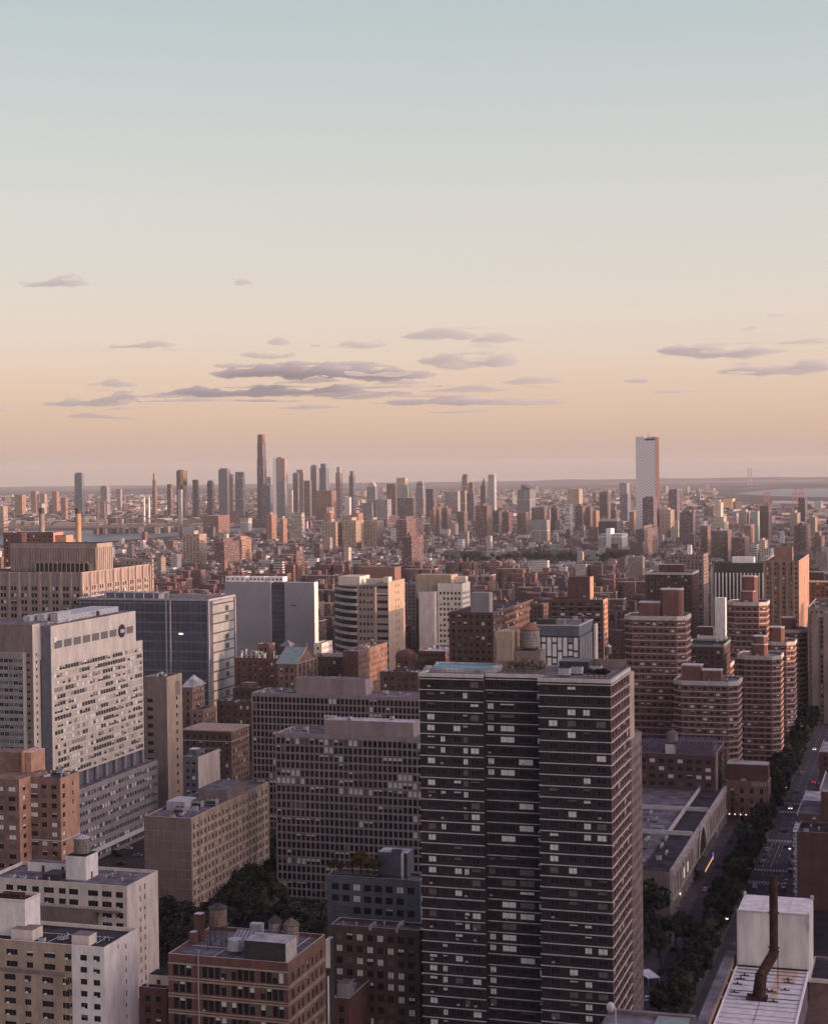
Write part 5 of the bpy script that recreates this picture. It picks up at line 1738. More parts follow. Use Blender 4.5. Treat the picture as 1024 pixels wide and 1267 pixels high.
# ---- old city hospital with ribbed tan walls
b = Bld('hospital_block', 'massive tan ribbed hospital block with an orange lit side at the upper left', 1190, -40, 101, 185.5, 708)
b.wm = wmats('frame_brown', 'glass', 'blind', 'frame_pale')
Z = b.H; mb = MB(); fh = 8.6 * 1190 / FOC
rows = [(Z - 13.5 - fh * i, Z - 13.5 - fh * i + 2.9) for i in range(int((Z - 13) / fh))][::-1]
def paired(w, n): 
    p = w / n; r = []
    for i in range(n):
        for q in (.3, .6): r.append((p * i + p * q - 1.05, p * i + p * q + 1.05))
    return r
nf_, ns_ = int(b.W / 8.3), int(b.L / 11)
o1, o2 = b.shell(mb, 0, b.W, 0, b.L, 0, Z, paired(b.W, nf_), rows, paired(b.L, ns_), rows, .6, 1.2, 0, 0)
b.part('wall', mb, 'limestone')
mb = MB()
for i in range(nf_ + 1): x = .4 + (b.W - .8) * i / nf_; mb.box(x - .9, x + .9, -.8, -.004, 0, Z - .5)
for i in range(nf_ * 3): x = .4 + (b.W - .8) * (i + .5) / (nf_ * 3); mb.box(x - .3, x + .3, -.4, -.005, Z - 10, Z - 1.5)
for i in range(ns_ + 1): y = .6 + (b.L - 1) * i / ns_; mb.box(b.W + .004, b.W + .8, y - .9, y + .9, 0, Z - .5)
for i in range(ns_ * 3): y = .6 + (b.L - 1) * (i + .5) / (ns_ * 3); mb.box(b.W + .005, b.W + .4, y - .3, y + .3, Z - 10, Z - 1.5)
b.part('pilaster', mb, 'limestone')
b.add_wins(o1, .16, .15); b.add_wins(o2, .1, .15)
b.roof(0, b.W, 0, b.L, Z - 1.2, 'roof_tar')
a0, a1 = b.local_x(13, 690, 26), b.local_x(120, 690, 26)
zt = b.local_z(672.5, (a1, 26))
y1 = 26 + 60
for i in range(300):
    w = b.world((a1, 26 + i * .5, 0))
    if 512 + FOC * w.x / w.y > 138.5: y1 = 26 + i * .5; break
mb = MB(); mb.box(a0, a1, 26, y1, Z - 1.2, zt, 0, 1)
p = b.part('upper_tier', mb, ['limestone', 'roof_tar'])
mb = MB()
for i in range(34): x = a0 + (a1 - a0) * (i + .5) / 34; mb.box(x - .45, x + .45, 25.3, 25.99, Z - 1, zt - 3)
for i in range(8): y = 26 + (y1 - 26) * (i + .5) / 8; mb.box(a1 + .01, a1 + .5, y - .7, y + .7, Z - 1, zt - 3)
mb.build('rib', M['limestone'], p)
mb = MB(); x0_, x1_ = b.local_x(45, 695, 18), a1 - 2
mb.box(x0_, x1_, 17, 24, Z - 1.2, Z + 5.0)
p = b.part('plant_room', mb, 'dark_steel')
mb = MB()
for i in range(12):
    x = x0_ + (x1_ - x0_) * (i + .5) / 12; r = (x1_ - x0_) / 24
    for k in range(6):
        t0, t1 = math.pi * k / 6, math.pi * (k + 1) / 6
        mb.tube((x + r * math.cos(t0), 16.4, Z + 4.6 + 2.2 * math.sin(t0)), (x + r * math.cos(t1), 16.4, Z + 4.6 + 2.2 * math.sin(t1)), .3, 4)
    mb.tube((x - r, 16.4, Z - 1), (x - r, 16.4, Z + 4.6), .25, 4)
mb.build('arched_pipe', M['limestone'], p)
b.finish(100, b.local_z(752)); note_foot(b)
b = block('brick_mill', 'dark red brick mill with an orange lit corner behind the ribbed hospital', 1850, 4, 66, 78, 659, 'maroon_brick', 4.5, 7, 2, 2.5, n=40, clut=4, swall='sunlit_brick', side=False)
b.boxpart('corner_pier', b.W * .37, b.W * .46, -.6, -.01, 0, b.H, 'sunlit_brick'); b.boxpart('low_wing', b.W + .01, b.W + 14, 3, b.L - 3, 0, b.H - 3, 'sunlit_brick', 'tank_cap')  # corner pier and low wing have orange sunlight painted into their colour
note_foot(b, 0, b.W + 16)
b = block('limestone_house', 'tan flat roofed block just right of the orange lit hospital side', 1500, 154, 188, 190, 692, 'limestone', 3.6, 4, 1.8, 1.8, n=40, clut=5); note_foot(b)

# ---- curved banded apartment tower
b = Bld('apartment_tower', 'tan apartment tower with a banded curved left end and a sunlit orange right end', 1300, 441, 478.5, 500.5, 722)
b.wm = wmats('frame_brown'); Z = b.H; fh = 9.1 * 1300 / FOC
rows = [(Z - 4.5 - fh * i, Z - 4.5 - fh * i + 2.4) for i in range(int((Z - 4) / fh))][::-1]
zl = Z - 3
mb = MB()
xm = b.local_x(464, 740)
o1 = facade(mb, (0, 0), (1, 0), xm, 0, zl, cols_even(xm, 3.2, 1.9, 1.5), rows, .25, 0)
facade(mb, (xm, 0), (0, 1), 3, 0, zl, [], [])
o3 = facade(mb, (xm, 3), (1, 0), b.W - xm, 0, Z, [(.3, b.W - xm - .3)], rows, .6, 0)
sc = [(b.L * .42, b.L * .42 + 1.6), (b.L * .56, b.L * .56 + 1.6)]
o2 = facade(mb, (b.W, 3), (0, 1), b.L - 3, 0, Z + 1, sc, rows, .25, 1)
facade(mb, (b.W, b.L), (-1, 0), b.W, 0, Z, [], []); facade(mb, (0, b.L), (0, -1), b.L, 0, zl, [], [])
mb.face([(0, 0, zl), (xm, 0, zl), (xm, b.L, zl), (0, b.L, zl)], 2); mb.face([(xm, 3, Z), (b.W, 3, Z), (b.W, b.L, Z), (xm, b.L, Z)], 2)
b.part('wall', mb, ['limestone', 'sunlit_brick' if False else 'tan_brick', 'roof_grey'])
b.add_wins(o1, .1, .1); b.add_wins(o2, .05, .1); b.add_wins(o3, .05, .1, 0, 3)
# curved end
arc = []
xl = b.local_x(412, 740, 22)
for i in range(9):
    t = i / 8
    arc.append((xl * (1 - t) + 0 * t, 26 * (1 - t) ** 1.7 + .0))
ctr = [(p[0], p[1]) for p in arc]
mb = MB()
body = ctr + [(0, b.L), (xl, b.L)]
mb.prism(body, 0, zl, 0, 1); b.part('curved_wall', mb, ['glass', 'roof_grey'])
for r in rows:
    mb = MB()
    for i in range(8):
        p, q = arc[i], arc[i + 1]
        mb.prism([(p[0], p[1] - .6), (q[0] - .02, q[1] - .6), (q[0] - .02, q[1] + .3), (p[0], p[1] + .3)], r[0] - 2.0, r[0] + .1, 0, None, True)
    b.part('balcony_band', mb, 'pale_concrete')
b.boxpart('mechanical_penthouse', xl + 6, xl + 24, 18, b.L - 3, zl, Z + 4, 'pale_concrete'); b.boxpart('parapet_wall', 0, xm, b.L * .5, b.L * .6, zl, Z + 2, 'pale_concrete')
b.boxpart('mechanical_penthouse', b.W * .8, b.W - .5, 6, 14, Z, Z + 4.5, 'cream_brick')
b.finish(100, b.local_z(800)); note_foot(b, xl)

b = block('apartment_block', 'tan office block with a square window grid and a higher orange left end', 1450, 541, 571.5, 573, 722, 'cream_brick', 4.6, 3.4, 1.9, 2.3, n=90, zvis=30, clut=0, frame='frame_brown', depth=26, top=6)
x0_ = b.local_x(514, 715, 3)
mb = MB(); mb.box(x0_, b.W * .52, 3, 24, b.H - 14, b.H + 7); p = b.part('upper_storey', mb, 'tan_brick')
mb = MB(); mb.box(x0_ + .02, -.01, 3.2, 23.8, 0, b.H - 14.01); b.part('dark_wing', mb, 'brown_brick')
b.boxpart('front_slab', b.local_x(520, 740, -3), b.local_x(539, 740, -3), -8, -.01, 0, b.local_z(732, (0, -4)), 'cream_brick', 'copper_green')
b.boxpart('parapet', b.W * .53, b.W * .98, 14, 20, b.H, b.H + 5, 'cream_brick'); note_foot(b, x0_, b.W, -10)
b = block('apartment_block', 'low dark wing with a pale roof at the foot of the tan office block', 1150, 517, 551, 570, 806, 'brown_brick', n=40, clut=4, roof='roof_pale', fp=2.6); note_foot(b)
b = block('apartment_block', 'dark grey block behind the curved tower and left of the tan office block', 1500, 497, 520, 526, 722, 'limestone', n=50, clut=3, fp=4); note_foot(b)

# ---- dark brown block behind the pool
b = Bld('apartment_block', 'dark brown brick block with balconies behind the rooftop pool', 950, 555, 610, 655, 758)
b.wm = wmats('frame_brown'); Z = b.H; fh = 8.8 * 950 / FOC
rows = [(Z - 3.6 - fh * i, Z - 3.6 - fh * i + 2.0) for i in range(int(Z / fh) - 1)][::-1]
mb = MB()
o1, o2 = b.shell(mb, 0, b.W, 0, b.L, 0, Z, cols_even(b.W, 3.6, 1.8), rows, cols_even(b.L, 4.6, 2.4), rows, .3, .8, 0, 1, 0, 0)
b.part('wall', mb, ['brown_brick', 'coping']); b.add_wins(o1, .08, .15); b.add_wins(o2, .1, .15)
mb = MB()
for r in rows: mb.box(b.W + .004, b.W + 1.2, b.L * .25, b.L * .6, r[0] - .8, r[0] - .5); mb.box(b.W + 1.05, b.W + 1.2, b.L * .25, b.L * .6, r[0] - .5, r[0] + .5)
b.part('balcony', mb, 'side_brick')
b.roof(0, b.W, 0, b.L, Z - .8); b.boxpart('mechanical_penthouse', b.local_x(582, 740, 6), b.local_x(605, 740, 6), 6, 14, Z - .8, b.local_z(733, (0, 6)), 'grey_concrete')
clutter(b, b.W * .5, b.W, 2, b.L, Z - .8, 5); b.finish(60, b.local_z(830)); note_foot(b)

# ---- white panelled block behind the dark tower's roof
b = Bld('office_block', 'grey block with white panelled strips behind the dark tower roof tank', 850, 655, 716, 733, 775)
b.wm = wmats('frame_dark', 'white_paint' if False else 'bright_glass', 'white_paint'); Z = b.H
mb = MB(); mb.box(0, b.W, 0, b.L, 0, Z - 5); b.part('wall', mb, 'frame_dark')
b.boxpart('top_storey', .01, b.W - .01, .01, b.L - .01, Z - 4.99, Z, 'blue_grey_panel', 'roof_grey')
mb = MB(); ring(mb, -.3, b.W + .3, -.3, b.L + .3, Z + .004, Z + .5); b.part('cornice', mb, 'coping')
rnd = random.Random(4)
for i in range(9):
    x0_ = b.W * (.03 + .108 * i)
    z = Z - 6
    while z > 30:
        h = rnd.choice((2.4, 2.4, 6.4, 9.5)); 
        b.boxpart('panel', x0_, x0_ + b.W * .08, -.2, -.004, z - h, z, 'white_paint' if rnd.random() < .8 else 'bright_glass'); z -= h + 1.0
        if z < Z - 34: break
for i in range(5): b.boxpart('panel', b.W + .004, b.W + .2, b.L * (.05 + .19 * i), b.L * (.05 + .19 * i) + b.L * .13, Z - 34, Z - 6, 'bright_glass')
b.boxpart('end_fin', b.W + 1, b.W + 2, b.L - 2, b.L + 4, 0, Z - 2, 'cream_brick')
b.boxpart('roof_plant', b.W * .1, b.W * .5, 4, 9, Z + .5, Z + 3, 'frame_dark', 'roof_grey'); clutter(b, b.W * .5, b.W, 2, b.L, Z + .5, 5)
note_foot(b)

# ---- brown block with an orange lit end and a blank penthouse
b = block('apartment_block', 'brown balcony block with a sunlit orange end and a blank penthouse', 1150, 678, 746, 751.5, 742, 'brown_brick', 3.6, 6.5, 3.2, 2.0, n=70, zvis=45, clut=3, swall='sunlit_brick', pb=.1)  # the end wall's orange sunlight is put into its colour
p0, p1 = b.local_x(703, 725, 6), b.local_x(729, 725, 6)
mb = MB(); mb.box(p0, p1, 6, 18, b.zr, b.local_z(714, (p1, 6))); mb.box(p1 + .01, p1 + .5, 6, 18, b.zr, b.local_z(714, (p1, 6)), 1); b.part('mechanical_penthouse', mb, ['brown_brick', 'sunlit_brick'])
mb = MB()
for r in b.rows:
    for i in range(4): mb.box(b.W * (.06 + .24 * i), b.W * (.06 + .24 * i) + b.W * .18, -1.1, -.004, r[0] - .75, r[0] - .5)
b.part('balcony', mb, 'concrete'); note_foot(b)
o = b
b = block('apartment_block', 'low brown block with two pale roof steps left of the brown balcony block', 1250, 640, 672, 690, 748, 'brown_brick', n=30, clut=3, fp=3.4, par=1.4); note_foot(b)

b = block('brick_house', 'small brick house with a raised water tank left of the broadest banded tower', 985, 736, 762, 768, 822, 'brown_brick', n=12, clut=2, fp=3.4); note_foot(b)
water_tank(b, b.local_x(752, 815, 5), 5, b.zr, 2.1, 4.4, 6.5, 'old_cedar', 'galvanised', 1.4)
# ---- tall mid distance towers on the right
b = block('apartment_tower', 'dark brown tower with a pale cornice behind the banded brick towers', 1400, 798, 856, 863.5, 709, 'brown_brick', 3.1, 3.0, 1.5, 1.7, n=90, zvis=48, clut=3, pb=.12, width=None)
mb = MB(); ring(mb, -.5, b.W + .5, -.5, b.L + .5, b.H - 1.6, b.H + .3); b.part('cornice', mb, 'coping')
b.boxpart('mechanical_penthouse', b.local_x(815, 705, 8), b.local_x(846, 705, 8), 8, 18, b.H, b.H + 6.5, 'maroon_brick', 'roof_pale'); note_foot(b)
b = block('apartment_tower', 'brown slab with roof pipes left of the white columned office', 1480, 828, 870, 876, 686, 'taupe_brick', 3.1, 3.4, 1.5, 1.7, n=50, zvis=50, clut=3)
b.boxpart('mechanical_penthouse', b.W * .5, b.W * .62, 5, 9, b.zr, b.zr + 9, 'white_paint'); note_foot(b)
b = Bld('office_block', 'dark office block with white columns and a pale roof box', 1550, 883, 944, 948, 697)
Z = b.H; mb = MB(); mb.box(0, b.W, 0, b.L, 0, Z, 0, 1); b.part('wall', mb, ['frame_dark', 'roof_tar'])
for i in range(14): x = b.W * (.02 + i / 13.6); b.boxpart('column', x, x + 1.1, -1.0, -.004, 0, Z - 9, 'white_paint')
mb = MB()
for i in range(18): mb.box(0, b.W - .02, -.3, -.01, Z - 12 - i * 4.2, Z - 11.2 - i * 4.2)
b.part('floor_band', mb, 'frame_brown')
b.boxpart('side_wall', -3.5, -.01, 1, b.L, 0, Z - 4, 'pale_concrete'); b.boxpart('mechanical_penthouse', b.W * .36, b.W * .8, 5, 16, Z, Z + 5.5, 'white_paint'); note_foot(b)
b = Bld('apartment_tower', 'orange brown brick tower with a sunlit red right side and a tall penthouse', 1300, 945, 988, 1000.5, 694)
b.wm = wmats('frame_brown', 'glass', 'blind', 'frame_pale'); Z = b.H; fh = 6.0 * 1300 / FOC
rows = [(Z - 3.4 - fh * i, Z - 3.4 - fh * i + 1.9) for i in range(int(Z / fh) - 1)][::-1]
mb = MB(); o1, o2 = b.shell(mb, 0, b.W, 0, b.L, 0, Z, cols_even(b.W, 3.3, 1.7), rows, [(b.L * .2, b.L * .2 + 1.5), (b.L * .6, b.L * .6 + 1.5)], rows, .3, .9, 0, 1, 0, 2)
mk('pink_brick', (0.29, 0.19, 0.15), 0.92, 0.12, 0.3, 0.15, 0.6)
b.part('wall', mb, ['pink_brick', 'coping', 'sunlit_brick']); b.add_wins(o1, .15, .2); b.add_wins(o2, .1, .1)  # sunlight on the right side is painted into its brick colour
mb = MB()
for f in (.0, .2, .42, .62, .8): mb.box(b.W * f + .05, b.W * f + b.W * .07, -.7, -.004, 0, Z - 1)
b.part('pier', mb, 'pink_brick')
mb = MB()
for f in (.36, .5, .85): mb.box(b.W + .004, b.W + .5, b.L * f, b.L * f + 2, 0, Z)
b.part('pier', mb, 'cream_brick')
b.roof(0, b.W, 0, b.L, Z - .9); b.boxpart('mechanical_penthouse', b.local_x(958, 690, 8), b.local_x(980, 690, 8), 8, 17, Z - .9, b.local_z(677, (0, 8)), 'pink_brick', 'roof_grey'); clutter(b, 1, b.W, 1, b.L, Z - .9, 4)
b.finish(100, b.local_z(800)); note_foot(b)
b = block('apartment_block', 'dark purple block with a pale roof edge at the right edge', 1400, 1001, 1040, 1048, 719, 'brown_brick', n=30, clut=3, fp=4, ww=2.4)
mb = MB(); ring(mb, -.5, b.W + .5, -.5, b.L + .5, b.H - 1.2, b.H + .3); b.part('cornice', mb, 'coping'); b.boxpart('mechanical_penthouse', 0, b.W * .45, 5, 12, b.H, b.H + 7, 'dark_steel', 'roof_pale'); note_foot(b)
b = block('apartment_tower', 'worn stone apartment tower at the right edge beside the banded towers', 1120, 999, 1045, 1052, 752, 'limestone', 3.3, 3.1, 1.4, 1.8, n=80, zvis=35, clut=6, pb=.2)
mb = MB(); mb.box(b.W * .1, b.W * .28, -1.5, -.004, 0, b.H - 4); mb.box(b.W * .42, b.W * .6, -1.5, -.004, 0, b.H - 6); b.part('bay', mb, 'limestone'); note_foot(b)
b = block('office_block', 'white framed car park block between the banded towers', 1120, 862, 905, 912, 787, 'white_paint', 3.6, 3.8, 3.2, 2.2, n=60, zvis=40, clut=3, sill=.9, rec=.5, pb=.0, ph=.05)
b.boxpart('stair_tower', b.local_x(885, 760, 4), b.local_x(898, 760, 4), -.5, 6, b.H - 12, b.local_z(739, (0, 4)), 'white_paint'); b.boxpart('penthouse', b.local_x(862, 770, 8), b.local_x(882, 770, 8), 8, 14, b.zr, b.zr + 6, 'brown_brick', 'roof_pale'); note_foot(b)
b = block('office_block', 'low dark block with a green blue parapet between the banded towers', 960, 845, 894, 903, 801, 'brown_brick', n=20, clut=4, fp=3.6)
mb = MB(); ring(mb, -.3, b.W + .3, -.3, b.L + .3, b.H, b.H + 1); b.part('cornice', mb, 'copper_green'); note_foot(b)

# ---- red brick towers with white floor bands and chamfered corners
mk('band_brick', (0.215, 0.112, 0.094), 0.92, 0.12, 0.3, 0.15, 0.5)
def banded(label, D, xl, xr, yt, pitch_px, pents, zvis_px=900, depth=26, cham=4.5, win=90):
    b = Bld('apartment_tower', label, D, xl, (xl + xr) / 2, xr, yt, 'building', 'red brick towers with white floor bands')
    p0 = at(xl, yt, D); k = ray(xr, yt)[0]
    b.o = Vector((p0.x, p0.y, 0)); b.root.location = b.o; b.H = p0.z
    # the right silhouette is the far end of the right chamfer
    L = depth
    W_ = 10.0
    for i in range(2000):
        W_ = 5 + i * .05
        w = b.world((W_, L - cham, 0))
        if 512 + FOC * w.x / w.y >= xr: break
    b.W, b.L = W_, L
    c = cham
    poly = [(c, 0), (W_ - c, 0), (W_, c), (W_, L - c), (W_ - c, L), (c, L), (0, L - c), (0, c)]
    Z = b.H; fh = pitch_px * D / FOC
    n = int((Z - 2) / fh)
    rows = [(Z - 2.2 - fh * (i + 1) + .9, Z - 2.2 - fh * (i + 1) + 2.35) for i in range(n)][::-1]
    b.wm = wmats('frame_brown', 'glass', 'blind', 'frame_pale')
    mb = MB()
    outs = poly_shell(b, mb, poly, 0, Z - .4, rows, 3.3, 2.0, .25, .6, 0, 1, {0, 1, 2, 7})
    b.part('wall', mb, ['band_brick', 'coping', 'roof_grey'])
    b.add_wins(outs, .13, .2, 0, 2, .1)
    mb = MB(); g = grow(poly, .28)
    for i in range(n + 1):
        z = Z - 2.2 - fh * i
        if i > 0: mb.prism(g, z - .16, z + .16, 0, None, True)
    b.part('floor_band', mb, 'slab_edge')
    mb = MB(); g2 = grow(poly, .4)
    for i in range(8):
        p, q = g2[i], g2[(i + 1) % 8]; r, s_ = poly[(i + 1) % 8], poly[i]
        r = (r[0] * .97 + W_ * .015, r[1] * .97 + L * .015); s_ = (s_[0] * .97 + W_ * .015, s_[1] * .97 + L * .015)
        mb.prism([p, q, r, s_], Z - 2.2, Z, 0, None, True)
    b.part('cornice', mb, 'coping')
    for (a, q, y, d, base, top, rnd_) in pents:
        x0_, x1_ = b.local_x(a, yt, y), b.local_x(q, yt, y)
        zt_ = b.local_z(top, ((x0_ + x1_) / 2, y))
        e = min(1.6, (x1_ - x0_) * .2) if rnd_ else .3
        ol = [(x0_ + e, y), (x1_ - e, y), (x1_, y + e), (x1_, y + d - e), (x1_ - e, y + d), (x0_ + e, y + d), (x0_, y + d - e), (x0_, y + e)]
        mb = MB(); mb.prism(ol, Z - 1, zt_ - .6); pp = b.part('mechanical_penthouse', mb, 'band_brick')
        mb = MB(); mb.prism(grow(ol, .2), zt_ - .59, zt_); mb.build('penthouse_cap', M['coping'], pp)
    clutter(b, c, W_ - c, 1, L - 1, Z - 1, 4, ('roof_vent', 'roof_vent', 'air_conditioner'))
    zv = b.local_z(zvis_px)
    b.finish(win, zv); note_foot(b)
    return b
banded('leftmost and broadest banded brick tower with a two step penthouse', 900, 771, 853, 762, 8.3, [(790, 816, 9, 9, 0, 745, 0), (816, 843, 9, 10, 0, 729, 1)], 890)
banded('low broad banded brick tower standing nearest with two small penthouses', 860, 832, 916, 842, 7.6, [(843, 867, 7, 8, 0, 823, 0), (868, 892, 6, 7, 0, 829, 0)], 935)
banded('banded brick tower rising just right of the low broad one', 950, 911, 967.5, 811, 7.0, [(929, 948.5, 7, 8, 0, 797, 1), (931, 948, 8, 7, 0, 787, 1)], 942)
banded('tall banded brick tower with a high round penthouse below the orange brown tower', 1060, 899, 950.5, 745, 7.3, [(916, 934, 8, 9, 0, 731, 1), (917.5, 936, 9, 8, 0, 713, 1)], 810)
banded('banded brick tower half hidden behind the one right of the low broad tower', 1040, 946, 984, 794, 6.6, [(951, 969, 8, 9, 0, 776, 1)], 935)
banded('farthest banded brick tower at the right with a sunlit edge', 1150, 962, 998, 779, 6.2, [(966, 983, 8, 9, 0, 764, 1)], 920)
banded('banded brick block peeping out between the broad towers', 1010, 864, 906, 821, 7.0, [(882, 901, 8, 8, 0, 809, 0)], 838, win=40)

# ---- school and roof cages below them
b = block('brick_school', 'dark brick school with purple roof cages and a water tank left of the banded towers', 800, 787, 884, 896, 935, 'brown_brick', 3.9, 4.4, 2.6, 2.1, n=90, zvis=6, clut=0, pb=.3, ph=.1, roof='roof_grey', frame='frame_brown')
def cage(b, x0, x1, y0, y1, z, h):
    mb = MB()
    n = max(2, int((x1 - x0) / 2))
    for i in range(n + 1):
        x = x0 + (x1 - x0) * i / n
        for y in (y0, y1): mb.tube((x, y, z), (x, y, z + h), .07, 4)
        mb.tube((x, y0, z + h), (x, y1, z + h), .07, 4)
    for k in range(1, 6):
        for y in (y0, y1): mb.tube((x0, y, z + h * k / 5), (x1, y, z + h * k / 5), .05, 4)
        for x in (x0, x1): mb.tube((x, y0, z + h * k / 5), (x, y1, z + h * k / 5), .05, 4)
    o = b.part('roof_cage', mb, 'cage_steel')
    mb = MB()
    mb.face([(x0, y0, z), (x1, y0, z), (x1, y0, z + h), (x0, y0, z + h)]); mb.face([(x1, y0, z), (x1, y1, z), (x1, y1, z + h), (x1, y0, z + h)])
    mb.face([(x1, y1, z), (x0, y1, z), (x0, y1, z + h), (x1, y1, z + h)]); mb.face([(x0, y1, z), (x0, y0, z), (x0, y0, z + h), (x0, y1, z + h)])
    mb.face([(x0, y0, z + h), (x1, y0, z + h), (x1, y1, z + h), (x0, y1, z + h)])
    mb.build('netting', M['netting'], o)
    return o
mk('cage_steel', (0.15, 0.12, 0.17), 0.6, 0.1)
mk('netting', (0.11, 0.09, 0.13), 0.9, 0.1)
_t = M['netting'].node_tree
_tr = _t.nodes.new('ShaderNodeBsdfTransparent'); _mx = _t.nodes.new('ShaderNodeMixShader'); _mx.inputs[0].default_value = 0.42
_t.links.new(_tr.outputs[0], _mx.inputs[1]); _t.links.new(_t.nodes['Principled BSDF'].outputs[0], _mx.inputs[2])
_t.links.new(_mx.outputs[0], _t.nodes['Material Output'].inputs['Surface'])
cage(b, 1, b.W * .33, 1, 16, b.zr, 5.6); cage(b, b.W * .5, b.W - 1, 1, 18, b.zr, 6.6)
b.boxpart('tank_base', b.W * .36, b.W * .48, 3, 8, b.zr, b.zr + 5, 'white_brick'); water_tank(b, b.W * .44, 5.5, b.zr + 5, 2.9, 4.8, .6, 'old_cedar', 'cedar', 1.6)
b.boxpart('end_pier', b.W + .004, b.W + .8, .3, 4, 0, b.H + 1, 'limestone')
clutter(b, b.W * .36, b.W * .5, 9, b.L, b.zr, 2); note_foot(b)
b = block('corner_building', 'brown corner building with fire escapes past the cinema block', 806, 897, 950, 953, 968, 'side_brick', 4.2, 4.6, 1.5, 2.2, n=40, zvis=3, clut=5, roof='roof_pale', pb=.15, top=2.4, depth=14)
b.boxpart('upper_block', .2, b.W - .4, 3.5, 13.6, b.zr, b.zr + 8.5, 'maroon_brick', 'roof_pale')
b.boxpart('side_wall', -.5, .19, 3.5, 13, 0, b.H + 14, 'brown_brick')
mb = MB()
for r in b.rows[1:]:
    mb.box(2.5, 6, -1.3, -.004, r[0] - .5, r[0] - .42)
    for x in (2.5, 4.2, 6): mb.tube((x, -1.3, r[0] - .4), (x, -1.3, r[0] + .6), .05, 4)
    mb.tube((2.5, -1.3, r[0] + .6), (6, -1.3, r[0] + .6), .05, 4); mb.tube((2.7, -1, r[0] - .4), (5.8, -1, r[0] - 4.2), .08, 4)
b.part('fire_escape', mb, 'dark_steel')
for i in range(7):
    x = b.W * (.08 + .13 * i); b.boxpart('shop_light', x, x + .5, -.35, -.1, 4.0, 4.4, 'lit')
mb = MB(); mb.box(0, b.W, -1.4, -.01, 3.5, 3.7); b.part('shop_canopy', mb, 'dark_steel')
mb = MB()
for i in range(6): mb.box(b.W * (.62 + .06 * i), b.W * (.62 + .06 * i) + .5, -.15, -.005, b.H - 2.2, b.H - .6)
b.part('cornice_bracket', mb, 'coping'); note_foot(b)

# ---- cinema and shops block along the avenue
b = Bld('cinema_block', 'long low cinema and shop block with a stone arcaded side on the avenue', 639, 792, 832, 899, 1077)
Z = b.H
mb = MB(); mb.box(0, b.W - 1.2, 0, b.L, 0, Z - .8, 0, 1); b.part('wall', mb, ['taupe_brick', 'roof_tar'])
mb = MB()
Lb = b.L
nb = 22
for i in range(nb + 1):
    y = .4 + (Lb - .8) * i / nb; mb.box(b.W - 1.19, b.W + .1, y - .45, y + .45, 0, 6.2)
mb.box(b.W - 1.18, b.W, .0, Lb, 6.21, Z)
for i in range(nb): 
    y = .4 + (Lb - .8) * (i + .5) / nb
    mb.box(b.W + .004, b.W + .25, y - 2.2, y - 1.9, 7, Z - 3)
mb.box(b.W + .004, b.W + .4, 0, Lb, 6.21, 6.9); mb.box(b.W + .004, b.W + .45, 0, Lb, Z - 2.4, Z - 1.9); mb.box(b.W + .004, b.W + .5, 0, Lb, Z - .5, Z)
mk('cinema_stone', (0.47, 0.41, 0.375), 0.9, 0.16, 0.35, 0.2, 0.5)
b.part('arcade', mb, 'cinema_stone')
for i in range(nb):
    y = .4 + (Lb - .8) * (i + .5) / nb
    if not .34 < (i + .5) / nb < .64: b.boxpart('stone_panel', b.W + .26, b.W + .34, y - 1.3, y + 1.7, 8, Z - 3.4, 'limestone')
ya, r = Lb * .47, 11.0
mb = MB()
n = 14
for k in range(n):
    t0, t1 = math.pi * k / n, math.pi * (k + 1) / n
    f = lambda t, rr: (ya - rr * math.cos(t), 6.9 + rr * 1.0 * math.sin(t))
    a, c, d, e = f(t0, r), f(t1, r), f(t1, r + 1.6), f(t0, r + 1.6)
    for q in ((a, c, d, e),):
        mb.face([(b.W + .9, p[0], p[1]) for p in q], 0)
    mb.face([(b.W + .5, *d), (b.W + .9, *d), (b.W + .9, *e), (b.W + .5, *e)], 0)
b.part('arch', mb, 'pale_concrete')
mb = MB()
for k in range(n):
    t0, t1 = math.pi * k / n, math.pi * (k + 1) / n
    mb.face([(b.W + .55, ya, 6.9), (b.W + .55, ya - r * math.cos(t0), 6.9 + r * 1.0 * math.sin(t0)), (b.W + .55, ya - r * math.cos(t1), 6.9 + r * 1.0 * math.sin(t1))])
b.part('arch_window', mb, 'rust')
for y in (Lb * .17, Lb * .25): b.boxpart('lit_poster', b.W + .35, b.W + .45, y, y + 3, 8.6, 12.6, 'poster') if 'poster' in M else None
M['poster'] = emit('poster_light', (0.75, 0.66, 0.52), 0.55)
M['sign_blue'] = emit('blue_sign_light', (0.10, 0.14, 0.9), 0.9)
M['sign_orange'] = emit('orange_sign_light', (0.95, 0.42, 0.18), 0.8)
for y in (Lb * .15, Lb * .21): b.boxpart('lit_poster', b.W + .35, b.W + .45, y, y + 3, 9.0, 13.0, 'poster')
b.boxpart('marquee', b.W + .6, b.W + 5, Lb * .32, Lb * .47, 4.6, 5.4, 'dark_steel'); b.boxpart('marquee_light', b.W + 5.01, b.W + 5.1, Lb * .32, Lb * .47, 4.5, 5.5, 'sign_orange')
b.boxpart('blue_sign', b.W + 4.7, b.W + 5.1, Lb * .475, Lb * .482, 3.8, 6.6, 'sign_blue')
for f in (.1, .13, .2, .28, .55, .7, .8): b.boxpart('shop_light', b.W - .8, b.W - .5, Lb * f, Lb * f + .8, 3.2, 3.8, 'lit')
mb = MB(); mb.box(-40, b.W - 1.3, Lb * .37, Lb * .37 + .8, Z - .79, Z + 1); mb.box(-40, b.W - 1.3, Lb * .66, Lb * .66 + .8, Z - .79, Z + 1); mb.box(b.W - 12, b.W - 11.2, Lb * .37, Lb, Z - .79, Z + .9); b.part('roof_wall', mb, 'coping')
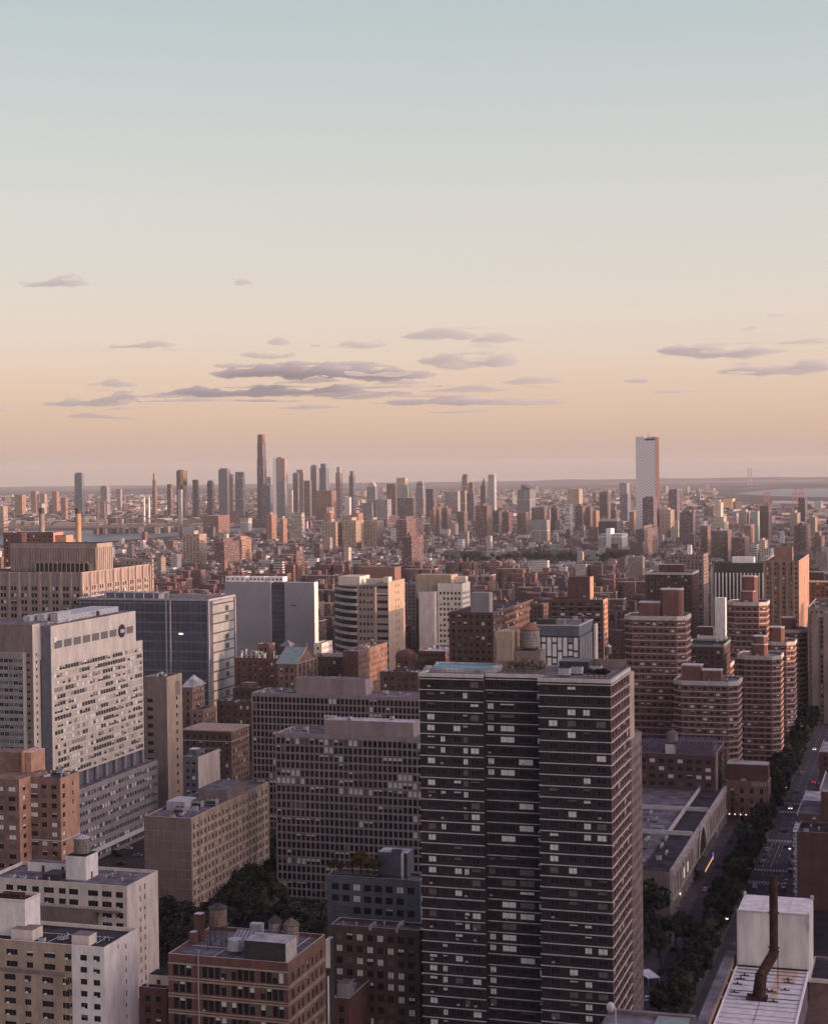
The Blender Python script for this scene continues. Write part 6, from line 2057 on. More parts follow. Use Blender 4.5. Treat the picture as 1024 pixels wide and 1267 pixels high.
mb = MB(); mb.box(-40, -.02, 8, Lb, 0, Z - .8, 0, 1); b.part('rear_hall', mb, ['taupe_brick', 'roof_grey'])
clutter(b, -36, b.W - 14, Lb * .4, Lb * .64, Z - .8, 16, ('air_conditioner', 'duct', 'roof_vent', 'cooling_tower'), 1.2); clutter(b, -20, b.W - 3, 9, Lb * .34, Z - .8, 12, ('duct', 'air_conditioner', 'cooling_tower'), 1.1)
note_foot(b, -42, b.W + 8)

# ---- brick stepped building on the right of the avenue
RB = D_ = 650
b = Bld('brick_apartments', 'red brick apartment building stepping back along the right side of the avenue', 650, 985.5, 1050, 1060, 1029, width=45, depth=40)
p = at(985.5, 1029, 650); b.o = Vector((p.x, p.y, 0)); b.root.location = b.o; b.H = p.z; Z = b.H
mb = MB(); o1, o2 = b.shell(mb, 0, 45, 0, 20, 0, Z, [], [], [], [], .2, .8, 0, 1); b.part('wall', mb, ['maroon_brick', 'coping'])
b.roof(0, 45, 0, 20, Z - .8)
b.boxpart('upper_step', 8, 45, 20.01, 60, 0, Z + 13, 'maroon_brick', 'roof_grey'); b.boxpart('lower_step', -1, 7.9, 20.01, 48, 0, Z + 3, 'maroon_brick', 'roof_grey'); b.boxpart('lower_step', -1.5, 7.8, 48.02, 80, 0, Z + 1, 'maroon_brick', 'roof_pale')
mb = MB(); mb.box(7.5, 45, 19.5, 20.0, Z + 12.4, Z + 13.4); mb.box(7.5, 8.0, 20.01, 60, Z + 13.01, Z + 13.6); mb.box(-1.4, -1.0, 20, 48, Z + 2.2, Z + 3.5); mb.box(-1.9, -1.5, 48, 80, Z + .3, Z + 1.5); b.part('coping', mb, 'coping')
mb = MB()
for i in range(int(Z / 3)):
    z = 3 + 3 * i
    for y in (2, 9, 15):
        mb.box(-1.6, -.004, y, y + 3.2, z - .1, z); mb.tube((-1.6, y, z), (-1.6, y, z + 1), .06, 4); mb.tube((-1.6, y + 3.2, z), (-1.6, y + 3.2, z + 1), .06, 4); mb.tube((-1.6, y, z + 1), (-1.6, y + 3.2, z + 1), .06, 4); mb.tube((-1.6, y, z + 1), (0, y, z + 1), .06, 4)
b.part('balcony', mb, 'white_paint')
clutter(b, 9, 40, 22, 50, Z + 13, 8); clutter(b, 1, 30, 2, 18, Z - .8, 8); note_foot(b, -4, 60, 0, 82)
b = block('brick_apartments', 'taller red brick building farther down the right side of the avenue', 830, 1012, 1060, 1075, 930, 'maroon_brick', n=20, clut=4, fp=4, roof='roof_pale', width=34, depth=40)
p = at(1013, 930, 830); b.root.location = (p.x, p.y, 0)
# ---- lower brick wall building at right edge in front
b = block('brick_apartments', 'dim brick house with a pale ledge at the edge beyond the white roof box', 420, 1004, 1060, 1070, 1210, 'side_brick', n=10, clut=0, fp=5, front=False, side=False, width=30, depth=20)
p = at(1001, 1204, 420); b.root.location = (p.x, p.y, 0); b.o = Vector((p.x, p.y, 0))
b.boxpart('ledge', -.1, 30, -.5, -.01, b.H - .9, b.H + .1, 'cream_brick')

# ---- the rooftop just below the camera with its white plant box and rusty stack
Dn = 262
b = Bld('tower_rooftop', 'white panelled rooftop plant of the near tower at the lower right with a rusty flue', Dn, 912.5, 1001, 1003, 1127, width=None, depth=11)
p = at(912.5, 1193, Dn); q = at(1001, 1198, Dn)
b.o = Vector((p.x, p.y, 0)); b.root.location = b.o
b.W = b.local_x(1000.5, 1198, 0); zb = p.z; zt = at(912.5, 1127, Dn).z
mk('panel_white', (0.66, 0.65, 0.63), 0.65, 0.12, 0.7, 0.3)
mk('plant_wall', (0.62, 0.595, 0.565), 0.7, 0.13, 0.5, 0.3, 0.88)
b.boxpart('plant_box', 0, b.W, 0, 10.5, zb - 2, zt, 'plant_wall', 'panel_white')
mb = MB()
for f in (.33, .7): mb.box(b.W * f, b.W * f + .06, .1, 10.4, zt + .002, zt + .03)
mb.box(b.W * .5, b.W * .9, 5.2, 5.25, zt + .002, zt + .03)
b.part('panel_seam', mb, 'frame_pale')
for q_ in ((-.12, .12, -.12, .12, zb - 1, zt + .25), (b.W - .25, b.W + .1, -.1, .15, zb + 6, zt + .3), (.13, b.W - .26, -.1, .1, zt - .12, zt + .12), (-.1, .3, 9.8, 10.6, zt, zt + .5), (b.W - .4, b.W + .1, 9.8, 10.6, zt, zt + .5)):
    b.boxpart('corner_trim', *q_, 'frame_pale')
L0 = -46
xr = b.W - .2
mb = MB(); mb.box(-.1, xr, L0, -.5, zb - 6, zb - .25, 0, 1); b.part('roof_house', mb, ['cage_steel', 'panel_white'])
mb = MB(); mb.box(-.2, b.W, -.49, -.004, zb - .8, zb - .1); b.part('flashing', mb, 'rust')
mb = MB(); y = -1.6
rnd = random.Random(3)
while y > L0 + 1:
    mb.box(.1, xr - .1, y - .05, y + .05, zb - .248, zb - .22)
    if rnd.random() < .3: mb.box(.3, xr - .3, y - .32, y - .22, zb - .248, zb - .2)
    y -= rnd.choice((2.7, 2.7, 1.9))
mb.box(b.W * .46, b.W * .46 + .05, L0, -5, zb - .247, zb - .21)
b.part('panel_seam', mb, 'frame_dark')
mb = MB()
for (x, y) in ((1.6, -5.2), (8.2, -5.6), (1.2, -7.0), (8.4, -7.2), (1.0, -9.8), (8.2, -11), (5.6, -12), (6.4, -12.3), (1, -14), (7, -17)):
    mb.box(x - .7, x + .7, y - .1, y + .1, zb - .249, zb - .12); mb.box(x - .12, x + .12, y - .12, y + .12, zb - .12, zb + .15)
b.part('lifting_lug', mb, 'dark_steel')
mb = MB(); mb.box(-.25, -.1, L0, -.5, zb - 6, zb - .1); mb.box(xr, xr + .2, L0, -.5, zb - .9, zb - .1); b.part('edge_trim', mb, 'white_paint')
# rusty flue
fy = -16.3
fx = b.local_x(938, 1234, fy)
ey = -11.0
ex = b.local_x(957, 1178, ey)
z1 = b.local_z(1180, (ex, ey))
top = b.local_z(1084, (ex, ey))
e = Vector((ex, ey, z1))
q = Vector((fx, fy, zb - .25)); m0 = Vector((fx + .35, fy + .5, b.local_z(1208, (fx, fy))))
mb = MB()
mb.box(fx - 1.7, fx + 1.3, fy - 1.0, fy + .9, zb - .248, zb + .3)
mb.tube(q, m0, 1.0, 12, 0, .85); mb.tube(m0 - (e - m0).normalized() * .5, e, .78, 12); mb.tube(e - Vector((0, 0, .55)), Vector((e.x, e.y, top)), .64, 14)
for z in (z1 + .2, z1 + .8, z1 + (top - z1) * .52): mb.cone(e.x, e.y, .82, .82, z, z + .14, 14)
mb.tube((e.x, e.y, top - 2.4), (e.x + 1.1, e.y, top - 1.4), .22, 8); mb.tube((e.x + .55, ey, zb - .2), (e.x + .6, ey, z1 + .6), .06, 5)
b.part('flue', mb, 'rust')
mk('rust_stain', (0.36, 0.20, 0.12), 0.9, 0.3, 0.9, 0.1, 0, 0, (0.60, 0.55, 0.50))
mb = MB(); mb.box(fx + 1.5, fx + 4.6, -8.5, -.6, zb - .2485, zb - .236); mb.box(fx + 1.4, fx + 2.6, fy + .2, -8.52, zb - .2485, zb - .236); b.part('stain', mb, 'rust_stain')
# main roof and parapet to the left, lower right side
mb = MB(); zp = zb + .6
xe = b.local_x(909, 1163, 2)
mb.box(xe - 1.6, xe + .0, -46, 4, zp - 9, zp); mb.box(xe - 1.6, xe + 0, -46, 4, zp + .005, zp + .25, 1)
b.part('parapet', mb, ['pink_brick', 'roof_grey'])
mb = MB(); mb.box(xe - 1.5, b.W + 14, -47, 4.2, 0, zp - 7); b.part('tower_body', mb, 'brown_brick')
mb = MB()
for y in (-3, -10, -17): mb.tube((xe + .1, y, zp - .6), (-.3, y, zp - 6.8), .14, 4)
b.part('brace', mb, 'coping')
note_foot(b, -20, 40, -50, 12)
# the low roof edge and white lamp at the bottom
b2 = Bld('rooftop_edge', 'strip of roof edge with green roofing at the bottom, under the white globe lamp', 300, 738, 850, 860, 1283, depth=10)
Z = b2.H
b2.boxpart('roof_slab', 0, b2.W, 0, 12, 0, Z - .6, 'cage_steel', 'roof_grey'); b2.boxpart('edge_coping', 0, b2.W, 11.0, 12.1, Z - .59, Z + .1, 'taupe_brick'); b2.boxpart('green_roofing', b2.W * .58, b2.W - 1, 2, 10.9, Z - .59, Z - .2, 'copper_green')
note_foot(b2, -2)
lp = at(755, 1244, 290)
lo = tag(empty('roof_lamp', (lp.x, lp.y, lp.z - 6)), 'white globe lamp on a curved arm at the bottom edge', 'lamp')
mb = MB(); mb.tube((.9, 0, 0), (.9, 0, 5.4), .09, 6); mb.tube((.9, 0, 5.4), (.6, 0, 6.1), .09, 6); mb.tube((.6, 0, 6.1), (.1, 0, 6.15), .09, 6); mb.build('arm', M['white_paint'], lo)
mb = MB()
for k in range(6):
    a0, a1 = -math.pi / 2 + math.pi * k / 6, -math.pi / 2 + math.pi * (k + 1) / 6
    mb.cone(0, 0, .72 * math.cos(a0), .72 * math.cos(a1) + 1e-3, 5.6 + .95 * math.sin(a0), 5.6 + .95 * math.sin(a1), 12, 0, False)
mb.build('globe', M['white_paint'], lo)
# ---------------------------------------------------------------- street, pavements, markings
def gc(p):                       # world to street-grid metres
    return p.dot(U), p.dot(V)
def gw(a, c, z=0.0):
    return U * a + V * c + Vector((0, 0, z))
AT = gc(ground(832, 1139))[0]            # the cinema's avenue face
AR = gc(ground(985, 1110))[0]            # the brick building's avenue face
mk('road_asphalt', (0.062, 0.057, 0.068), 0.9, 0.14, 0.08, 0.25)
mk('paving', (0.125, 0.105, 0.112), 0.9, 0.14, 0.15, 0.15)
mk('road_paint', (0.50, 0.49, 0.48), 0.8, 0.15, 0.6)
def gsheet(name, rects, z, m):
    mb = MB()
    for (a0, a1, c0, c1) in rects:
        mb.face([gw(a0, c0, z), gw(a1, c0, z), gw(a1, c1, z), gw(a0, c1, z)])
    return tag(mb.build(name, M[m]), kind='structure')
R0, R1 = AR - 21, AR - 4.5
gsheet('avenue_road', [(R0, R1, 350, 2300)], .004, 'road_asphalt')
CC = [ground(955, y).dot(V) for y in (1092, 1078, 1040, 1004)]
c1_ = (CC[0] + CC[1]) / 2
gsheet('cross_street', [(-420, R0, c1_ - 5, c1_ + 5), (R1, 420, c1_ - 5, c1_ + 5), (-420, R0, 842, 853), (R1, 420, 842, 853)], .006, 'road_asphalt')
gsheet('service_road', [(AT + 5, AT + 13.5, 430, 836)], .008, 'road_asphalt')
def pavement(a0, a1, c0, c1, h=.14):
    mb = MB()
    P = [gw(a0, c0), gw(a1, c0), gw(a1, c1), gw(a0, c1)]
    mb.prism([(p.x, p.y) for p in P], 0, h)
    return tag(mb.build('pavement', M['paving']), kind='structure')
pavement(R1, AR + 1, 400, c1_ - 5.5); pavement(R1, AR + 1, c1_ + 5.5, 838); pavement(R1, AR + 1, 856, 1500)
pavement(AT + 14, R0, 430, c1_ - 5.5); pavement(AT + 14, R0, c1_ + 5.5, 838); pavement(AT - 2, AT + 4.6, 560, 836); pavement(AT + 14, R0, 856, 1500)
mb = MB()
def dash(a0, a1, c0, c1, z=.012):
    mb.face([gw(a0, c0, z), gw(a1, c0, z), gw(a1, c1, z), gw(a0, c1, z)])
for c in (CC[0] - 1, CC[1] + 1, CC[2], CC[3], CC[3] + 22):
    for i in range(13):
        a = R0 + .5 + (R1 - R0 - 1) * i / 12; dash(a - .35, a + .35, c - 1.8, c + 1.8)
for c in (CC[0] - 4.5, CC[2] - 3.5): dash(R0 + .3, R1 - .3, c - .25, c + .25)
for i in range(80):
    c = 440 + i * 12
    if any(abs(c - q) < 8 for q in CC): continue
    for f in (.26, .5, .75): dash(R0 + (R1 - R0) * f - .1, R0 + (R1 - R0) * f + .1, c, c + 4)
dash(R0 + 2.9, R0 + 3.1, CC[1] + 6, CC[2] - 5); dash(R0 + 6.4, R0 + 6.6, CC[1] + 6, CC[2] - 5)
for k in range(7): dash(R0 + .4, R0 + 2.7, CC[1] + 8 + k * 6, CC[1] + 8.5 + k * 6)
for k in range(4):
    a = R0 + 8.2 + 2.9 * (k % 3); c = CC[2] - 14 - 15 * (k // 3)
    dash(a - .12, a + .12, c, c + 3)
    mb.face([gw(a - .5, c, .012), gw(a + .5, c, .012), gw(a, c - 1.4, .012)])
tag(mb.build('road_markings', M['road_paint']), kind='structure')

# ---------------------------------------------------------------- trees
mk('leaf_dark', (0.019, 0.023, 0.016), 0.8, 0.2, 0.5, 0.2)
mk('leaf_mid', (0.034, 0.037, 0.022), 0.8, 0.2, 0.5, 0.2)
mk('leaf_autumn', (0.135, 0.085, 0.035), 0.8, 0.25, 0.8, 0.2)
mk('leaf_olive', (0.085, 0.08, 0.035), 0.8, 0.25, 0.8, 0.2)
mk('vine_dry', (0.27, 0.215, 0.175), 0.9, 0.25, 0.8, 0.1)
for _k in ('leaf_dark', 'leaf_mid', 'leaf_autumn', 'leaf_olive'):      # every tree has a shade of its own
    _t = M[_k].node_tree
    _oi = _t.nodes.new('ShaderNodeObjectInfo'); _hs = _t.nodes.new('ShaderNodeHueSaturation')
    _b = _t.nodes['Principled BSDF']; _src = _b.inputs['Base Color'].links[0].from_socket
    _t.links.new(_src, _hs.inputs['Color']); _t.links.new(mth(_t, 'ADD', mth(_t, 'MULTIPLY', _oi.outputs['Random'], 1.5), .45), _hs.inputs['Value'])
    _t.links.new(mth(_t, 'ADD', mth(_t, 'MULTIPLY', _oi.outputs['Random'], -.06), .53), _hs.inputs['Hue'])
    _t.links.new(_hs.outputs[0], _b.inputs['Base Color'])
def crown_mesh(seed, mats, rx=4.6, rz=3.6, cz=7.6, clumps=24, leaves=46, size=.62):
    rnd = random.Random(seed)
    mb = MB()
    for k in range(clumps):
        while True:
            p = Vector((rnd.uniform(-1, 1), rnd.uniform(-1, 1), rnd.uniform(-1, 1)))
            if .25 < p.length < 1: break
        c = Vector((p.x * rx * .78, p.y * rx * .78, cz + p.z * rz * .8))
        r = rnd.uniform(.9, 1.7) * rx / 4.6
        mi = 0 if rnd.random() < .55 else 1
        for i in range(leaves):
            d = Vector((rnd.gauss(0, 1), rnd.gauss(0, 1), rnd.gauss(0, .8))).normalized()
            q = c + d * r * rnd.uniform(.55, 1.08)
            n = (d + Vector((rnd.gauss(0, .5), rnd.gauss(0, .5), rnd.gauss(0, .5) + .3))).normalized()
            t = n.orthogonal().normalized()
            t.rotate(Matrix.Rotation(rnd.uniform(0, 6.28), 3, n))
            s = n.cross(t)
            w = size * rnd.uniform(.6, 1.25)
            mb.face([q - t * w - s * w * .55, q + t * w * .2 - s * w * .75, q + t * w + s * w * .2, q - t * w * .1 + s * w * .8], mi)
    return mb.mesh('crown', mats)
def trunk_mesh(seed, cz=7.6, rz=3.6):
    rnd = random.Random(seed)
    mb = MB()
    mb.tube((0, 0, 0), (0.1, 0.05, cz - rz * .4), .3, 7, 0, .17)
    for k in range(6):
        a = k * 1.05 + rnd.uniform(-.3, .3)
        z = cz - rz * rnd.uniform(.5, .95)
        mb.tube((.05, .02, z), (2.6 * math.cos(a), 2.6 * math.sin(a), z + rnd.uniform(1.2, 3)), .14, 5, 0, .05)
    return mb.mesh('trunk', M['bark'])
CROWNS = [crown_mesh(i, [M['leaf_dark'], M['leaf_mid']]) for i in range(6)]
AUTUMN = [crown_mesh(20 + i, [M['leaf_autumn'], M['leaf_olive']], 2.3, 1.9, 3.4, 16, 40, .3) for i in range(2)]
TRUNKS = [trunk_mesh(i) for i in range(3)]
SHORT = trunk_mesh(9, 3.2, 1.9)
def tree(p, label, group, sc=1.0, crown=None, trunk=None, name='street_tree'):
    o = tag(empty(name, p, random.uniform(0, 6.28)), label, 'tree', group)
    o.scale = (sc, sc, sc * random.uniform(.9, 1.15))
    for n, me in (('crown', crown or random.choice(CROWNS)), ('trunk', trunk or random.choice(TRUNKS))):
        c = bpy.data.objects.new(n, me); COL.objects.link(c); c.parent = o
    return o
def inpoly(x, y, P):
    r = False
    for i in range(len(P)):
        (x0, y0), (x1, y1) = P[i], P[i - 1]
        if (y0 > y) != (y1 > y) and x < (x1 - x0) * (y - y0) / (y1 - y0) + x0: r = not r
    return r
def infoot(a, c, m=0.0):
    return any(f[0] - m < a < f[1] + m and f[2] - m < c < f[3] + m for f in FOOT)
def scatter(poly, n, dmin, label, group, sc=(1, 1.3), footm=-3.0):
    xs, ys = [p[0] for p in poly], [p[1] for p in poly]
    got = []
    for _ in range(n * 60):
        if len(got) >= n: break
        x, y = random.uniform(min(xs), max(xs)), random.uniform(min(ys), max(ys))
        if not inpoly(x, y, poly): continue
        p = ground(x, y)
        if any((p - q).length < dmin for q in got) or infoot(p.dot(U), p.dot(V), footm): continue
        got.append(p)
        tree(p, label, group, random.uniform(*sc))
    return got
scatter([(188, 1185), (232, 1110), (338, 1062), (345, 1150), (408, 1165), (408, 1190), (300, 1195), (196, 1200)], 100, 5.0, 'dark leafy tree in the dense grove between the beige residence and the grid slab', 'grove between the residence and the slab', (1.05, 1.45))
scatter([(796, 1150), (813, 1150), (818, 1120), (812, 1095), (796, 1100)], 5, 5, 'dark tree squeezed between the dark tower and the cinema block', 'trees beside the cinema block', (1.1, 1.4))
scatter([(782, 1175), (825, 1165), (850, 1180), (838, 1205), (800, 1200), (782, 1200)], 9, 7, 'dark tree in the small yard at the foot of the dark tower', 'trees in the yard below the dark tower', (.9, 1.2))
for row, (a, st, n0, n1) in enumerate(((AT + 16.5, 7.5, 452, 1000), (AT + 22.0, 8.0, 448, 840), (R0 - 2.2, 7.0, 470, 1300), (AT + 27.5, 9.0, 452, 836))):
    if a > R0 - 1.5: continue
    c = n0
    while c < n1:
        if not (c1_ - 6 < c < c1_ + 6 or 840 < c < 855) and random.random() < .84:
            tree(gw(a + random.uniform(-1.6, 1.6), c + random.uniform(-2.4, 2.4)), 'dark leafy street tree in the long rows between the service road and the avenue', 'rows of trees along the avenue', random.uniform(.7, 1.25))
        c += st
for i in range(34):
    tree(gw(AR - random.choice((24, 22, 25, 30)) + random.uniform(-2, 2), 870 + i * 13 + random.uniform(-4, 4)), 'dark leafy tree along the far avenue below the banded towers', 'trees along the far avenue', random.uniform(1.0, 1.4))
scatter([(842, 962), (900, 955), (895, 940), (850, 945)], 7, 6, 'dark tree in front of the dark brick school', 'trees in front of the brick school', (.8, 1.0))
scatter([(292, 842), (420, 850), (410, 820), (300, 822)], 8, 9, 'dark tree among the old hospital roofs', 'trees among the old hospital roofs', (.9, 1.2))
# roof garden and rooftop planting
for i, px in enumerate((413, 421, 436, 446, 455, 463)):
    x = GARDEN.local_x(px, 1080, 2.8)
    q = GARDEN.world((x, 2.8, GARDEN.zr + .9))
    tree(q, ('rust coloured small tree at the left in the roof garden of the blue grey house', 'rust coloured shrub second from the left in the roof garden of the blue grey house', 'olive roof garden tree left of the tallest one', 'tallest golden olive tree in the roof garden',
             'olive roof garden tree right of the tallest one', 'olive tree next to the roof pavilion')[i], 'roof garden trees', (.75, .7, 1.0, 1.25, 1.1, .9)[i], AUTUMN[i % 2], SHORT, 'roof_tree')
VINE = [crown_mesh(40 + i, [M['vine_dry'], M['leaf_olive']], 1.9, 1.5, 2.2, 12, 34, .2) for i in range(2)]
_vt = MB(); _vt.tube((0, 0, 0), (0, 0, 1.6), .07, 5); VTR = _vt.mesh('trunk', M['bark'])
for i, (px, s) in enumerate(((632, .9), (640, 1.15), (648, 1.2), (657, 1.2), (664, 1.0), (670, .9))):
    q = DARK.world((DARK.local_x(px, 825, 14.5), 14.5, Hd - .1))
    tree(q, ('dry vine shrub at the left of the trellis on the dark tower roof', 'dry vine shrub under the roof water tank left', 'dry vine shrub in front of the roof water tank', 'tall dry vine shrub under the roof water tank right',
             'dry shrub right of the roof water tank', 'last dry shrub of the row right of the roof water tank')[i], 'dry shrubs on the dark tower roof', s, VINE[i % 2], VTR, 'roof_shrub')
for i, px in enumerate((528, 533, 727, 735, 742, 748)):
    yy = 14 if px < 600 else 7
    q = DARK.world((DARK.local_x(px, 832, yy), yy, Hd - .1))
    tree(q, ('pale shrub at the pool deck left corner', 'pale shrub beside the pool', 'dark planter bush left of three on the dark tower roof', 'dark planter bush in the middle of the right roof terrace', 'dark planter bush near the right roof corner', 'dark planter bush at the right roof corner')[i],
         'planters on the dark tower roof', .55, AUTUMN[i % 2] if px < 600 else CROWNS[i % 6], SHORT, 'roof_shrub').scale = ((.6, .6, .6) if px < 600 else (.33, .33, .22))

# ---------------------------------------------------------------- cars and lamps
mk('car_white', (0.62, 0.62, 0.63), 0.3, 0.03, 0.5, 0.5); mk('car_black', (0.022, 0.022, 0.026), 0.25, 0.05, 0.5, 0.5); mk('car_grey', (0.22, 0.22, 0.24), 0.3, 0.05, 0.5, 0.5)
mk('car_yellow', (0.55, 0.36, 0.05), 0.35, 0.05, 0.5, 0.5); mk('car_red', (0.30, 0.03, 0.03), 0.3, 0.05, 0.5, 0.5); mk('tyre', (0.02, 0.02, 0.02), 0.9, 0.1)
M['headlight'] = emit('headlight_on', (1.0, 0.93, 0.8), 2.5); M['taillight'] = emit('taillight_on', (1.0, 0.06, 0.05), 1.6); M['lens'] = mat('lens_off', (.4, .4, .4), .2, .05)
def car_proto(body, van=False):
    root = empty('parked_car', (0, 0, 0))
    h = 1.0 if van else .86
    prof = [(-2.25, .35), (2.25, .35), (2.25, .75), (2.1, .9), (1.15, 1.0), (-1.7, 1.0), (-2.2, .92)]
    mb = MB()
    def extr(pr, w, wt=None):
        n = len(pr)
        for i in range(n):
            p, q = pr[i], pr[(i + 1) % n]
            mb.face([(-w, p[0], p[1]), (w, p[0], p[1]), (w, q[0], q[1]), (-w, q[0], q[1])])
        mb.face([(w, *p) for p in pr]); mb.face([(-w, *p) for p in reversed(pr)])
    extr(prof, .9)
    top = 2.0 if van else 1.45
    mb.box(-.68, .68, -1.35 if not van else -2.0, .35, top - .05, top)
    mb.build('body', M[body], root)
    mb = MB()
    y0, y1 = (-2.1, 1.2) if van else (-1.75, 1.05)
    A = [(-.86, y0), (.86, y0), (.86, y1), (-.86, y1)]; B = [(-.7, y0 + .35), (.7, y0 + .35), (.7, y1 - .65), (-.7, y1 - .65)]
    for i in range(4):
        j = (i + 1) % 4; mb.face([(*A[i], 1.0), (*A[j], 1.0), (*B[j], top - .05), (*B[i], top - .05)])
    mb.build('windows', M['glass'], root)
    for sx in (-.86, .86):
        for sy in (-1.4, 1.4):
            mb = MB()
            mb.tube((sx - .1, sy, .33), (sx + .1, sy, .33), .33, 10); mb.build('wheel', M['tyre'], root)
    for sx in (-.65, .65):
        mb = MB(); mb.box(sx - .18, sx + .18, 2.2, 2.29, .62, .8); mb.build('headlight', M['lens'], root)
        mb = MB(); mb.box(sx - .18, sx + .18, -2.29, -2.2, .68, .86); mb.build('taillight', M['taillight'] if False else M['car_red'], root)
    return root
PROTO = {k: car_proto('car_' + k) for k in ('white', 'black', 'grey', 'yellow', 'red')}
used = set()
CARS = 0
def car(col, p, rz, label, group, lights=None):
    o = PROTO[col] if col not in used else copy_tree(PROTO[col])
    used.add(col)
    o.location = (p.x, p.y, .02); o.rotation_euler = (0, 0, rz)
    tag(o, label, 'car', group)
    if lights:
        for ch in o.children:
            if ch.name.startswith('headlight') and lights == 'head' or ch.name.startswith('taillight') and lights == 'tail':
                ch.data = LIT[(ch.name.split('.')[0], ch.location.x, ch.data.vertices[0].co.x > 0)]
    return o
LIT = {}
for nm, m_, y0, y1, z0 in (('headlight', 'headlight', 2.2, 2.32, .55), ('taillight', 'taillight', -2.32, -2.2, .6)):
    for sx in (-.65, .65):
        mb = MB(); mb.box(sx - .3, sx + .3, y0, y1, z0, z0 + .36); LIT[(nm, 0.0, sx > 0)] = mb.mesh(nm, M[m_])
colw = dict(white='white', black='black', grey='grey', yellow='yellow', red='red')
seq = ['black', 'grey', 'white', 'black', 'grey', 'black', 'white', 'yellow', 'black', 'grey', 'red', 'black']
i = 0
for c in [520, 528, 537, 546, 560, 567, 575, 590, 597, 611, 622, 640, 655, 668, 684, 700, 712, 726, 741, 760, 775, 790]:
    k = seq[i % 12]; i += 1
    car(k, gw(AT + 12.4 if i % 3 else AT + 6.2, c), -TH, f'{k} car parked on the service road beside the cinema block', 'cars on the service road: ' + k)
for (c, f, k, l) in [(CC[1] + 14, .14, 'white', None), (CC[1] + 26, .15, 'grey', None), (CC[1] + 38, .14, 'white', None), (CC[1] + 47, .6, 'black', None), (CC[2] - 9, .63, 'grey', None), (CC[0] - 10, .2, 'white', None), (CC[1] + 18, .86, 'black', None),
                     (CC[2] + 20, .4, 'black', None), (CC[3] + 8, .3, 'white', 'head'), (CC[3] + 40, .62, 'black', None), (905, .3, 'grey', None), (935, .7, 'red', 'tail'), (960, .2, 'white', None), (1000, .7, 'black', 'tail'), (1045, .3, 'white', 'head'), (1100, .7, 'grey', None), (1160, .4, 'black', 'head')]:
    car(k, gw(R0 + (R1 - R0) * f, c), -TH + (math.pi if l == 'head' else 0), f'{k} car {"with headlights on coming up" if l == "head" else "with red tail lights going down" if l == "tail" else "driving on"} the wide avenue', 'cars on the avenue: ' + k + (l or ''), l)
c = 640.0
while c < 1010:
    if not (c1_ - 9 < c < c1_ + 9 or 836 < c < 860) and random.random() < .62:
        k = seq[int(c) % 12]
        car(k, gw(R1 - 1.3, c), -TH, f'{k} car parked at the right kerb of the wide avenue', 'cars at the right kerb: ' + k)
    c += 6.6
for (x, y, k, rz) in [(158, 1051, 'white', .9), (148, 1060, 'black', .9), (170, 1060, 'grey', .9), (140, 1056, 'black', .9), (150, 1070, 'black', .9)]:
    car(k, ground(x, y), -TH + math.pi / 2 + rz * 0, f'{k} car on the street between the hospital podium and the cream house', 'cars below the hospital: ' + k)
for (x, y, k, rz) in [(822, 1232, 'white', 1.2), (835, 1222, 'black', 1.2), (812, 1240, 'grey', 1.2), (828, 1250, 'black', .2), (842, 1240, 'red', 1.2)]:
    car(k, ground(x, y), rz, f'{k} car in the yard at the foot of the dark tower', 'cars in the yard: ' + k)
p = ground(802, 1215)
mb = MB(); mb.box(-2.2, 2.2, -5, 5, 2.6, 2.75)
for x in (-2, 2):
    for y in (-4.8, 4.8): mb.tube((x, y, 0), (x, y, 2.6), .08, 5)
tag(mb.build('canopy', M['white_paint'], None, (p.x, p.y, 0), .25), 'small white canopy in the yard at the foot of the dark tower', 'canopy')
mk('lamp_post', (0.10, 0.10, 0.105), 0.6, 0.1)
lm = MB(); lm.tube((0, 0, 0), (0, 0, 8.4), .11, 6, 0, .07); lm.tube((0, 0, 8.4), (-2.2, 0, 9), .06, 5)
LPM = lm.mesh('post', M['lamp_post'])
lm = MB(); lm.box(-3.0, -2.1, -.22, .22, 8.85, 9.05); LHM = lm.mesh('lamp_head', emit('street_lamp_light', (1.0, 0.88, 0.68), 3.0)); LHO = lm.mesh('lamp_head', M['galvanised'])
def lamp(p, rz, on, label, group):
    o = tag(empty('street_lamp', p, rz), label, 'street lamp', group)
    for n, me in (('post', LPM), ('lamp_head', LHM if on else LHO)):
        c = bpy.data.objects.new(n, me); COL.objects.link(c); c.parent = o
for j, c in enumerate((470, 500, 535, 572, 610, 650, 690, 730, 770, 815, 870, 925, 990, 1060)):
    on = j % 3 == 1
    lamp(gw(R1 + .8 if j % 2 else R0 - .8, c), -TH + (0 if j % 2 else math.pi), on, ('lit' if on else 'unlit') + ' street lamp along the wide avenue', 'street lamps on the avenue, ' + ('lit' if on else 'unlit'))
for lab, x, y in (('lone lit lamp in the dark grove beside the grid slab', 312, 1128), ('lit lamp at the near corner of the cinema block', 824, 1150), ('lit lamp at the bottom near the yard cars', 844, 1236), ('lit lamp on the corner by the fire escape building', 957, 975)):
    lamp(ground(x, y), random.uniform(0, 6), True, lab, None)

